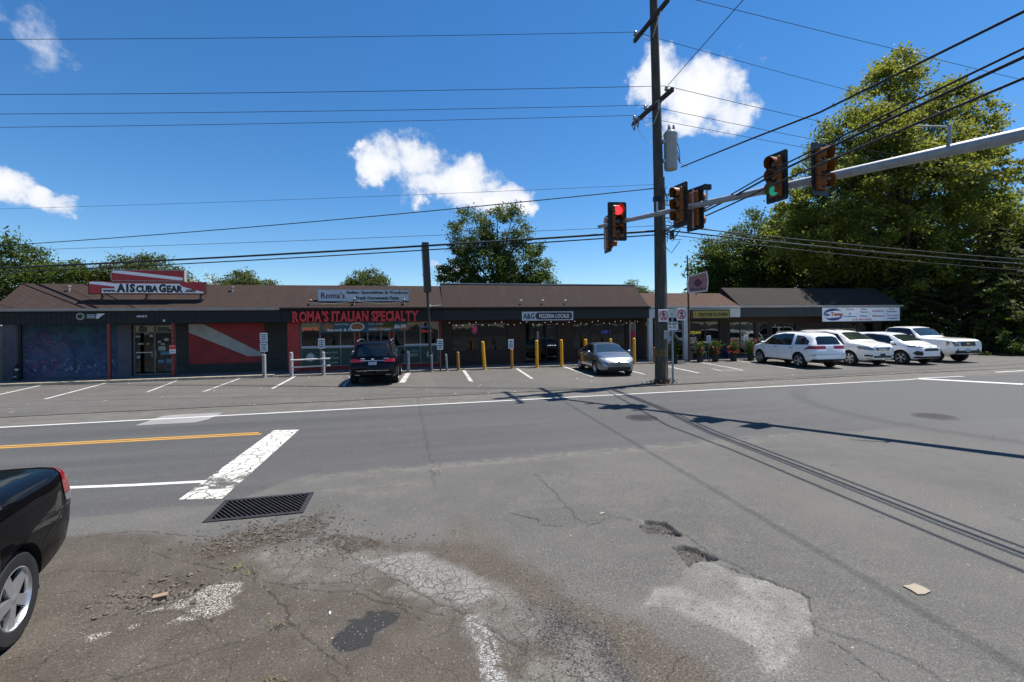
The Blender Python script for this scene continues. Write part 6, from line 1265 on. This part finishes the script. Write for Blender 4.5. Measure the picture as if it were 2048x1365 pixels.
white_suv = more(b1, glass='auto_glass', dlo=[(1.22,1.08),(.60,1.60),(-.2,1.70),(-.92,1.69),(-.98,1.11)], surround='plastic_black', windows=[[(1.08,1.11),(.56,1.57),(.0,1.65),(.0,1.12)],[(-.05,1.12),(-.05,1.65),(-.90,1.65),(-.95,1.13)],[(-1.18,1.15),(-1.12,1.62),(-1.62,1.57),(-2.02,1.34),(-2.0,1.17)]],
  rear_front=[(-.62,1.18),(.62,1.18),(.56,1.50),(.40,1.57),(-.40,1.57),(-.56,1.50)], rails=(-1.7,.45,.65,1.78), rail_mat='alloy', seams=[(1.02,.40,1.08),(-.02,.38,1.10),(-1.06,.5,1.10)], spokes=5, style='twin', handle_mat='chrome',
  trim=[('taillight','side',[(-2.56,.97),(-1.88,.955),(-1.95,1.03),(-2.16,1.11),(-2.56,1.13)],'tail_red','side',.006),('taillight','frontpair',[(.52,.98),(.92,.97),(.90,1.12),(.66,1.10)],'tail_red','rear',.007),('licence_plate','front',[(-.16,.92),(.16,.92),(.16,1.06),(-.16,1.06)],'plate','rear',.012),('handle_strip','front',[(-.30,1.075),(.30,1.075),(.30,1.10),(-.30,1.10)],'chrome','rear',.010),
        ('bumper_strip','front',[(-.85,.70),(.85,.70),(.85,.715),(-.85,.715)],'plastic_black','rearw',.004),('reflector','side',[(-2.56,.66),(-2.2,.66),(-2.2,.685),(-2.56,.685)],'alloy_dark','side',.006),('lower_cladding','front',[(-.85,.33),(.85,.33),(.85,.48),(-.85,.48)],'plastic_black','rear',.004),('sill','side',[(-1.0,.27),(1.0,.27),(1.0,.38),(-1.0,.38)],'plastic_black','side',.005),('fuel_cap','side',[(-1.95,.90),(-1.87,.90),(-1.87,.98),(-1.95,.98)],'plastic_black','side',.002)])
b2 = suv(H=1.84, L_=5.05, W_=2.0, wb=3.02, belt=1.12, hoodz=1.24)
xf2 = b2['xf']
gold_suv = more(b2, glass='auto_glass_green', sideglass='auto_glass', dlo=[(1.25,1.10),(.64,1.62),(-.2,1.72),(-1.7,1.66),(-2.2,1.36),(-2.15,1.14)], windows=[[(1.1,1.12),(.60,1.60),(.02,1.67),(.02,1.13)],[(-.04,1.13),(-.04,1.67),(-1.05,1.65),(-1.08,1.15)],[(-1.15,1.15),(-1.12,1.64),(-1.7,1.6),(-2.0,1.36),(-2.0,1.16)]],
  rear_front=[(-.6,1.2),(.6,1.2),(.5,1.55),(-.5,1.55)], rails=(-1.8,.5,.68,1.84), rail_mat='plastic_black', seams=[(1.05,.4,1.08),(-.01,.38,1.1)], spokes=6, style='wide',
  trim=[('headlight','frontpair',[(.52,.80),(.94,.86),(.95,1.04),(.80,.99),(.52,.92)],'head_lens','frontL',.006),('headlight','front',[(-.52,.80),(-.94,.86),(-.95,1.04),(-.80,.99),(-.52,.92)],'head_lens','front',.006),('grille','front',[(-.47,.76),(.47,.76),(.50,.97),(-.50,.97)],'chrome','front',.005),('grille_mesh','front',[(-.42,.79),(.42,.79),(.44,.935),(-.44,.935)],'alloy_dark','front',.009),('grille_badge','front',[(-.24,.83),(.24,.83),(.24,.90),(-.24,.90)],'chrome','front',.014),
        ('air_dam','front',[(-.55,.44),(.55,.44),(.55,.54),(-.55,.54)],'plastic_black','front',.005),('fog_light','frontpair',[(.60,.50),(.86,.52),(.86,.60),(.60,.58)],'plastic_black','front',.006),('licence_plate','front',[(-.16,.52),(.16,.52),(.16,.64),(-.16,.64)],'plastic_black','front',.012),('chin','front',[(-.8,.40),(.8,.40),(.8,.43),(-.8,.43)],'chrome','front',.006)])
b3 = suv(H=1.68, L_=4.45, W_=1.87, wb=2.67, belt=1.04, hoodz=1.13)
small_suv = more(b3, r=.36, soft=.06, glass='auto_glass_green', sideglass='auto_glass', dlo=[(1.15,1.0),(.60,1.48),(-.2,1.58),(-1.3,1.52),(-1.9,1.26),(-1.8,1.07)], windows=[[(1.0,1.03),(.56,1.45),(.0,1.53),(.0,1.05)],[(-.06,1.05),(-.06,1.53),(-.9,1.50),(-.95,1.08)],[(-1.02,1.08),(-.98,1.49),(-1.4,1.43),(-1.7,1.26)]],
  rear_front=[(-.55,1.15),(.55,1.15),(.45,1.42),(-.45,1.42)], seams=[(.95,.4,.98),(-.03,.38,1.02)], spokes=5, style='twin', handle_mat='chrome',
  trim=[('headlight','frontpair',[(.46,.86),(.86,.92),(.90,1.0),(.70,1.0),(.50,.93)],'head_lens','frontL',.006),('headlight','front',[(-.46,.86),(-.86,.92),(-.90,1.0),(-.70,1.0),(-.50,.93)],'head_lens','front',.006),('grille','front',[(-.46,.72),(.46,.72),(.50,.80),(.42,.86),(-.42,.86),(-.50,.80)],'plastic_black','front',.006),('fog_pod','frontpair',[(.60,.50),(.78,.50),(.84,.62),(.78,.74),(.64,.70),(.58,.60)],'plastic_black','front',.007),('lower_cladding','front',[(-.8,.36),(.8,.36),(.8,.45),(-.8,.45)],'plastic_black','front',.005),
        ('sill','side',[(-1.0,.27),(1.0,.27),(1.0,.38),(-1.0,.38)],'plastic_black','side',.005),('emblem','front',[(-.07,.90),(.07,.90),(.07,.93),(-.07,.93)],'chrome','front',.012)])
xrp, xfp = -3.05, 2.85
truck = dict(W=2.0, r=.41, tw=.27, axles=(-1.85,1.85), soft=.045, arch=.085,
  top=[(xrp,.9),(xrp+.04,1.34),(-1.05,1.36),(-.98,1.45),(-.86,1.88),(-.5,1.935),(.2,1.94),(.55,1.87),(1.12,1.38),(1.3,1.34),(2.3,1.30),(2.70,1.26),(2.82,1.21),(2.85,1.14)],
  belt=[(xrp,.85),(xrp+.1,1.29),(-1.1,1.31),(-.9,1.30),(1.1,1.26),(2.3,1.20),(2.7,1.14),(2.85,1.06)], bot=[(xrp,.55),(-2.6,.48),(-1,.42),(1.2,.42),(2.5,.42),(2.85,.48)],
  wid=[(xrp,.94),(-2.8,.99),(-1,1.0),(1.2,1.0),(2.2,.995),(2.6,.98),(2.78,.95),(2.85,.92)], roofw=[(xrp,.8),(-1,.72),(-.5,.74),(.5,.73),(1.2,.82),(2.85,.8)],
  dlo=[(.98,1.30),(.50,1.80),(-.2,1.87),(-.80,1.84),(-.86,1.32)], windows=[[(.86,1.33),(.46,1.76),(-.1,1.83),(-.1,1.33)],[(-.17,1.33),(-.17,1.83),(-.74,1.80),(-.78,1.34)]],
  screen=(1.06,.80,.56,.70), rear_front=[(-.6,1.42),(.6,1.42),(.55,1.80),(-.55,1.80)], glass='auto_glass_green', sideglass='auto_glass', mirror=(.84,1.36), mirror_mat='plastic_black', handles=[(.02,1.16)], handle_mat='plastic_black', seams=[(.92,.5,1.26),(-.13,.48,1.3),(-.9,.48,1.3)], spokes=6, style='wide', rim='alloy_dark',
  trim=[('headlight','frontpair',[(.58,.90),(.92,.90),(.92,1.14),(.58,1.14)],'head_lens','frontL',.006),('headlight','front',[(-.58,.90),(-.92,.90),(-.92,1.14),(-.58,1.14)],'head_lens','front',.006),('turn_lamp','side',[(2.50,.92),(2.66,.92),(2.66,1.13),(2.50,1.13)],'amber','side',.007),('grille','front',[(-.54,.86),(.54,.86),(.54,1.16),(-.54,1.16)],'chrome','front',.005),('grille_mesh','front',[(-.50,.89),(.50,.89),(.50,1.13),(-.50,1.13)],'plastic_black','front',.010),('grille_bar','front',[(-.50,.955),(.50,.955),(.50,.975),(-.50,.975)],'alloy_dark','front',.014),('grille_bar','front',[(-.50,1.04),(.50,1.04),(.50,1.06),(-.50,1.06)],'alloy_dark','front',.014),
        ('emblem','front',[(-.11,.985),(.11,.985),(.11,1.045),(-.11,1.045)],'chrome','front',.018),('bumper_lower','front',[(-.85,.50),(.85,.50),(.85,.66),(-.85,.66)],'plastic_black','front',.006),('licence_plate','front',[(-.16,.60),(.16,.60),(.16,.75),(-.16,.75)],'plate','front',.014),('tow_hook','frontpair',[(.62,.66),(.72,.66),(.72,.74),(.62,.74)],'plastic_black','front',.008)])
GV = 'vehicles parked along the shops'
make_car('parked_car', 'black SUV parked nose in before the deli, seen from behind', 'car', black_suv, (-1.13, 21.42, .006), R(88), 'paint_navy', GV)
make_car('parked_car', 'silver sedan parked facing the road before the pizzeria', 'car', sedan, (9.50, 20.85, .006), R(-97), 'paint_silver', GV)
make_car('parked_car', 'white SUV parked nose in, leftmost of the white vehicles', 'car', white_suv, (20.3, 20.45, .006), R(84), 'paint_white', GV)
make_car('parked_car', 'cream white SUV with chrome grille and black roof rails, facing the road', 'car', gold_suv, (23.45, 20.65, .006), R(-91), 'paint_pearl', GV)
make_car('parked_car', 'compact white SUV with dark nose grille between larger SUV and pickup', 'car', small_suv, (26.1, 20.05, .006), R(-88), 'paint_white_cool', GV)
make_car('parked_car', 'white pickup truck facing the road at the right end of the row', 'pickup truck', truck, (29.15, 20.95, .006), R(-92), 'paint_white_truck', GV)
hd = Vector((.185,-.983,0)); lf = Vector((.983,.185,0)); rear_wheel = Vector((-2.87,4.24,0)); ctr = rear_wheel-lf*.90+hd*1.405
make_car('moving_car', 'shiny black saloon cut off by the left edge of the view in the foreground', 'car', impala, (ctr.x, ctr.y, 0), math.atan2(hd.y, hd.x), 'paint_black')
# ------------------------------------------------------------------ trees
def crown_points(rng, lobes, nclump, per, rc, shell=.55):
    w_ = np.array([l[3]*l[4]*l[5] for l in lobes])**.67; w_ /= w_.sum(); ids = rng.choice(len(lobes), nclump, p=w_)
    Lb = np.array(lobes, float)[ids]; d = rng.normal(size=(nclump,3)); d /= np.linalg.norm(d, axis=1)[:,None]
    rad = (shell+(1-shell)*rng.random(nclump)**.7)*(.86+.24*rng.random(nclump)); C = Lb[:,:3]+d*Lb[:,3:6]*rad[:,None]
    k = np.repeat(np.arange(nclump), per); s_ = rc*(.6+.8*rng.random(nclump))[k][:,None]
    P = C[k]+rng.normal(size=(len(k),3))*s_*np.array([1,1,.62])*.62
    return C, P
def tree(name, label, base, lobes, nclump, per, rc, leaf, mat, seed, trunk_r, trunk_h, limbs=12, cat='tree', group='trees behind the shops', crown_name='crown', shell=.55):
    rng = np.random.default_rng(seed); t = thing(name, label, cat, base, group=group)
    C, P = crown_points(rng, lobes, nclump, per, rc, shell); P[:,2] = np.maximum(P[:,2], .25)
    m = MB(); top = max(l[2]+l[5] for l in lobes); n = 9
    tp = [Vector((.25*math.sin(k*.9+seed)*k/n, .2*math.cos(k*1.1+seed)*k/n, top*.86*k/n-(.1 if k == 0 else 0))) for k in range(n+1)]
    m.tube(tp, [trunk_r*(1.25 if k == 0 else 1)*(1-.88*k/n)+.015 for k in range(n+1)], 12); m.build('trunk', 'bark', t, True, local=True)
    lb = MB(); pick = rng.choice(len(C), min(limbs, len(C)), replace=False)
    for i in pick:
        c = Vector(C[i]); z0 = max(trunk_h*.8, min(c.z*.55, top*.7)); k = z0/(top*.86)*n; a = tp[int(min(n-1, k))].lerp(tp[int(min(n-1, k))+1], k-int(k)) if k < n else tp[n]
        mid = a.lerp(c, .5)+Vector((0,0,-.06*(c-a).length+.12*(c.z-a.z)*0)); r0 = trunk_r*(1-.8*z0/top)*.5+.02
        lb.tube([a, a.lerp(mid,.5), mid, mid.lerp(c,.55), c], [r0, r0*.8, r0*.6, r0*.38, .012], 7, False)
    lb.build('limbs', 'bark', t, True, local=True)
    V_, F_ = leaf_cloud(rng, P, len(P), leaf); link(crown_name, arr_mesh(crown_name, V_, F_), mat, t, kind='stuff'); return t
# the tall tree at the right: high uneven crown over the end of the strip
tree('broadleaf_tree', 'very tall yellow green broadleaf tree towering over the right side', (40.0,30.0,0),
  [(0,0,20.4,3.2,3.4,3.8),(-4.6,-1,16.2,3.8,4,3.4),(3.4,-1,17.2,4.0,4,3.4),(6.8,0,13.6,4.2,4.5,3.2),(-1,-2,13.6,5.6,5,3.8),(-7.6,-1,12.0,3.4,4,3.0),(4,-1,9.6,6.6,5.5,3.2),(-5,-1.5,8.2,5.2,4.6,3.2),(10.4,0,9.4,3.6,4,3.0),(.4,0,23.0,1.7,1.7,1.7),(4.6,-1,20.6,1.7,1.7,1.5),(10,0,5.4,4.0,4.0,2.6),(0,-2,5.6,6.0,4.6,2.4),(-10.2,-1,8.6,2.4,2.6,2.2)], 1500, 120, .58, .128, 'leaf_big', 2, .62, 5, 70, group='trees right of the strip')
tree('broadleaf_tree', 'spreading dark green tree behind the flower shop and end unit', (33.0,37.6,0),
  [(0,0,10.6,2.8,3,2.4),(-3.0,0,8.4,3.0,3.2,2.6),(3.0,-1,9.0,3.4,3.6,2.8),(-1,0,6.4,4.6,3.6,2.4),(5.0,-1,6.6,3.4,3.6,2.8),(-4.4,0,6.0,1.9,2.2,1.7)], 420, 120, .62, .12, 'leaf_maple', 3, .36, 3, 24, group='trees right of the strip')
tree('broadleaf_tree', 'dense dark tree filling the gap behind the tall yellow green one', (43.0,42.0,0), [(0,0,7.0,8.5,4,5.0),(-8,0,6.0,6,4,4.4),(8,0,6.5,6.5,4,5.0),(2,0,12.0,6.0,4,3.6)], 520, 84, 1.0, .22, 'leaf_maple', 33, .4, 3, 14, group='trees right of the strip')
# conifers at the right edge: dark, with drooping sprays
def conifer(label, base, H, Rm, seed, tiers=24):
    rng = np.random.default_rng(seed); t = thing('conifer', label, 'tree', base, group='dark conifers at the right edge')
    MB().tube([(0,0,-.1),(.03,0,H*.5),(0,.02,H)], [.26,.16,.03], 10).build('trunk', 'bark', t, True, local=True)
    br = MB(); Cs = []
    for k in range(tiers):
        f = k/(tiers-1); z = .7+f*(H-1.0); Lr = Rm*(1-f)**.75*(.8+.35*rng.random())+.25; nb = int(7+5*(1-f)); a0 = rng.random()*6.28
        for j in range(nb):
            a = a0+6.283*j/nb+rng.normal(0,.15); ln = Lr*(.75+.45*rng.random()); drop = .22+.25*rng.random(); u = np.array([math.cos(a), math.sin(a), 0]); v = np.array([-math.sin(a), math.cos(a), 0])
            br.tube([(0,0,z),(u[0]*ln*.5,u[1]*ln*.5,z+.05*ln-.2*drop*ln*.5),(u[0]*ln,u[1]*ln,z-drop*ln*.6)], [.035,.022,.006], 5, False)
            m_ = int(24+ln*26); q = rng.random(m_)**.65; wd = (.16+.34*(1-q))*ln*.5
            P = u*(q*ln)[:,None]+v*(rng.normal(0,1,m_)*wd*.6)[:,None]; P = P+np.stack([np.zeros(m_), np.zeros(m_), z-drop*ln*.6*q**1.5+.05*ln*q*(1-q)-.12*rng.random(m_)], 1); Cs.append(P)
    br.build('branches', 'bark', t, True, local=True); P = np.concatenate(Cs); P[:,2] = np.maximum(P[:,2], .08); V_, F_ = leaf_cloud(rng, P, len(P), .125, 1.6)
    link('needles', arr_mesh('needles', V_, F_), 'leaf_dark', t, kind='stuff')
conifer('dark conifer nearest the corner of the end unit', (36.2,26.6,0), 8.6, 3.3, 21); conifer('dark conifer with bright branch tips at the far right edge', (40.0,23.2,0), 9.2, 3.8, 22); conifer('dark conifer behind the other two, under the tall tree', (41.5,28.0,0), 10.5, 3.8, 23); conifer('dark conifer farthest right, cut off by the frame', (46.5,25.0,0), 9.5, 3.8, 24); conifer('dark low conifer behind the white pickup truck', (35.6,31.5,0), 8.0, 3.2, 25)
# trees behind the shops, left to right
tree('broadleaf_tree', 'loose dark green tree rising behind the left end of the dive shop', (-25.0,39.5,0), [(-1.8,0,6.4,2.6,2.4,2.6),(1.2,0,5.6,2.6,2.4,2.0),(3.0,-.5,5.0,2.0,2.0,1.9),(-3.8,0,5.4,2.4,2.4,2.4)], 430, 95, .48, .095, 'leaf_mid', 4, .22, 2, 16)
tree('broadleaf_tree', 'rounded olive green tree behind the two tier red roof sign', (-18.8,39.5,0), [(0,0,5.6,2.7,2.4,2.5),(-1.9,0,4.8,1.8,2,2.2),(1.8,0,5.0,1.8,1.8,2.0)], 330, 100, .5, .085, 'leaf_olive', 5, .2, 2, 12)
tree('blossoming_shrub', 'pale shrub covered in cream blossom right of the red roof sign', (-14.5,38.6,0), [(0,0,4.6,1.6,1.5,1.9),(1.2,0,4.0,1.2,1.2,1.5)], 140, 80, .4, .07, 'blossom', 6, .12, 1.5, 9, 'shrub')
tree('broadleaf_tree', 'dense round green tree just left of the deli roof sign', (-12.3,39.6,0), [(0,0,5.1,2.0,2,1.75),(1.6,0,4.5,1.7,1.6,1.4),(-1.3,0,4.4,1.4,1.4,1.4)], 260, 100, .45, .085, 'leaf_olive', 7, .2, 2, 10)
tree('broadleaf_tree', 'bushy light green tree directly behind the deli roof sign', (-2.95,40.2,0), [(0,0,5.3,1.9,1.9,1.9),(-1.3,0,4.4,1.5,1.5,1.5),(1.4,0,4.3,1.4,1.4,1.4)], 260, 100, .42, .085, 'leaf_olive', 8, .18, 2, 10)
tree('broadleaf_tree', 'small green treetop barely showing left of the deli roof sign', (-8.0,42,0), [(0,0,3.9,1.3,1.2,1.2)], 60, 45, .4, .10, 'leaf_mid', 12, .14, 1.5, 5)
tree('broadleaf_tree', 'tall open maple with forked crown behind the pizzeria roof', (8.3,41.5,0), [(-2.4,0,10.6,2.0,2.2,2.6),(.9,0,11.0,2.4,2.2,2.5),(-1.2,0,7.6,3.4,3,2.6),(2.6,0,7.8,2.9,2.8,2.4),(-3.2,0,6.8,2.2,2.2,1.8),(3.9,0,6.0,2.0,2.0,1.7),(.2,0,5.6,3.4,3.0,2.2)], 520, 90, .48, .105, 'leaf_maple', 9, .3, 3, 22)
tree('broadleaf_tree', 'small green tree right of the pizzeria roof beside the utility pole', (21.3,40.0,0), [(0,0,4.9,1.3,1.3,1.4),(-.9,0,4.2,1.2,1.2,1.2),(1.3,0,4.3,1.2,1.2,1.2)], 130, 90, .4, .075, 'leaf_mid', 10, .15, 2, 8)
tree('leafy_shrub', 'bright green shrub at the left edge against the end of the dive shop', (-18.35,24.7,0), [(0,0,1.1,.45,.5,.95),(.05,-.1,.5,.5,.5,.5)], 90, 40, .14, .05, 'leaf_bush', 11, .04, .3, 8, 'shrub', None)
tree('leafy_shrub', 'light green weed clump beyond the pickup at the lot edge', (36.8,20.6,0), [(0,0,.5,.7,.6,.5),(.9,-.3,.4,.6,.5,.4),(-.2,.2,1.0,.25,.25,.5)], 80, 40, .16, .06, 'leaf_bush', 13, .03, .2, 8, 'shrub', None)
tree('leafy_shrub', 'low green shrubs right of the pickup under the conifers', (39.2,20.2,0), [(0,0,.4,.9,.6,.45),(1.3,0,.5,.8,.6,.5)], 80, 40, .18, .06, 'leaf_mid', 14, .03, .2, 6, 'shrub', None)

# ------------------------------------------------------------------ small litter
def ground_z(x, y):
    if GX0 < x < GX1 and GY0 < y < GY1: return float(Z[int(round((x-GX0)/ST)), int(round((y-GY0)/ST))])
    return 0.0
m = MB(); a = [(-.13,-.10),(-.03,-.12),(.12,-.09),(.13,.02),(.10,.11),(-.02,.10),(-.12,.11),(-.11,.0)]
m.prism([(4.30+x*.62+.02*y, 3.07+y*.62) for x, y in a], .004, .012, 'xy'); m.v = [(x, y, z+.02*max(0, (x-4.35))*3+ground_z(4.3,3.07)) for x, y, z in m.v]
tag(m.build('cardboard_scrap', 'card'), 'torn tan cardboard square lying on the asphalt at lower right', 'cardboard')
m = MB().obox((0,0,.03), (.052,.012,0), (-.006,.028,0), (0,0,.02)); m.v = [(x-2.12, y+4.66, z+ground_z(-2.12,4.66)-.004) for x, y, z in m.v]; tag(m.build('broken_brick', 'brick_scrap'), 'small tan broken brick in the pothole rubble', 'brick')
z_ = ground_z(-.94,3.30); m = MB().obox((-.945,3.30,z_+.006), (.008,.028,.004), (.016,-.004,0), (0,0,.004)); tag(m.build('plastic_scrap', 'red_scrap'), 'tiny bright red plastic scrap near the bottom edge', 'scrap')
for k, (x, y, mt, lb) in enumerate([(2.33,5.22,'card','tan paper scrap in front of the small pale patch'), (-.62,4.02,'bright_sign','white cigarette stub above the dark stain')]):
    z_ = ground_z(x, y); m = MB().obox((x,y,z_+.008), (.03 if mt != 'bright_sign' else .005,.008,.003), (-.006,.016,0), (0,0,.003)); tag(m.build('litter_scrap', mt), lb, 'litter')
rng = np.random.default_rng(31); st = MB(); gzs = []
def scatter(n, cx_, cy_, sx, sy, smin, smax):
    for _ in range(n):
        x, y = cx_+rng.normal(0, sx), cy_+rng.normal(0, sy)
        if not (GX0+.1 < x < GX1-.1 and GY0+.1 < y < GY1-.1) or (GR[0]-.08 < x < GR[1]+.08 and GR[2]-.06 < y < GR[3]+.06): continue
        s_ = rng.uniform(smin, smax); z = ground_z(x, y)+s_*.25; q = [Vector(rng.normal(size=3)).normalized()*s_*rng.uniform(.6, 1) for _ in range(6)]
        a_ = rng.random()*6.28; ca, sa = math.cos(a_), math.sin(a_)
        pts_ = [(1,0,0),(-.9,.1,0),(.1,.8,.05),(-.1,-.8,0),(.1,0,.6),(0,.1,-.6)]
        pts_ = [((px_*ca-py_*sa)*s_*rng.uniform(.7,1.2)+x, (px_*sa+py_*ca)*s_*rng.uniform(.7,1.2)+y, pz_*s_*.8+z) for px_, py_, pz_ in pts_]
        st.add(pts_, [(0,2,4),(2,1,4),(1,3,4),(3,0,4),(2,0,5),(1,2,5),(3,1,5),(0,3,5)])
scatter(330, -1.5, 5.75, .42, .22, .006, .028); scatter(160, -2.2, 4.72, .22, .12, .008, .035); scatter(420, 1.2, 3.2, .18, .35, .004, .014); scatter(380, .5, 4.1, 1.6, .9, .003, .011); scatter(260, -1.8, 4.1, 1.2, .7, .003, .012); scatter(60, 2.8, 4.65, .08, .08, .005, .014); scatter(50, 2.82, 4.1, .08, .08, .005, .014); scatter(200, -.6, 5.2, .4, .12, .005, .02); scatter(260, 2.2, 3.2, .7, .6, .003, .009); scatter(120, -1.0, 6.2, .12, .18, .004, .014)
pmat('stone_chip', (.125,.108,.088), .9, var=.55, vs=30); o_ = st.build('gravel', 'stone_chip', kind='stuff'); o_['label'] = 'loose stones and broken asphalt crumbs over the damaged pavement'; o_['category'] = 'gravel'
def tuft(x, y, n, label, seed):
    rng = np.random.default_rng(seed); m = MB(); z0_ = ground_z(x, y)-.005
    for _ in range(n):
        a_ = rng.random()*6.28; p = Vector((x+rng.normal(0,.045), y+rng.normal(0,.03), z0_)); q = p+Vector((math.cos(a_)*.035, math.sin(a_)*.035, rng.uniform(.012,.034))); s_ = Vector((-math.sin(a_), math.cos(a_), 0))*.004
        m.add([p-s_, p+s_, p.lerp(q,.6)+s_*.8+Vector((0,0,.006)), q, p.lerp(q,.6)-s_*.8+Vector((0,0,.006))], [(0,1,2,3,4)])
    tag(m.build('weed_tuft', 'weed_yellow'), label, 'weed')
tuft(-1.62, 5.02, 34, 'yellow green weed tuft at the upper end of the long crack', 1); tuft(-1.48, 4.86, 20, 'smaller weed tuft below the one at the crack end', 2); tuft(-.98, 3.95, 22, 'tiny weed tuft half way down the long crack', 3); tuft(-.88, 3.32, 36, 'weed tuft beside a stub near the bottom edge', 4); tuft(-1.05, 6.2, 20, 'dry weeds at the right corner of the storm drain', 5)

rng = np.random.default_rng(91); lit = MB()
for _ in range(260):   # paper flecks, leaves and grit blown over the lot and along its joint
    x = rng.uniform(-16, 33); y = rng.uniform(15.6, 23.8) if rng.random() < .6 else (rng.normal(15.55, .08) if rng.random() < .5 else rng.normal(23.75, .10))
    s_ = rng.uniform(.012, .05); a_ = rng.random()*3.14; u_ = Vector((math.cos(a_), math.sin(a_), .1))*s_; v_ = Vector((-math.sin(a_), math.cos(a_), .05))*s_*rng.uniform(.4, .9)
    lit.obox((x, min(max(y, 15.5), 23.86), .013), u_, v_, (0, 0, .003))
pmat('fleck', (.42,.37,.30), .85, var=.6, vs=.7); o_ = lit.build('lot_flecks', 'fleck', kind='stuff'); o_['label'] = 'scattered paper flecks and leaf bits over the parking lot'; o_['category'] = 'litter'
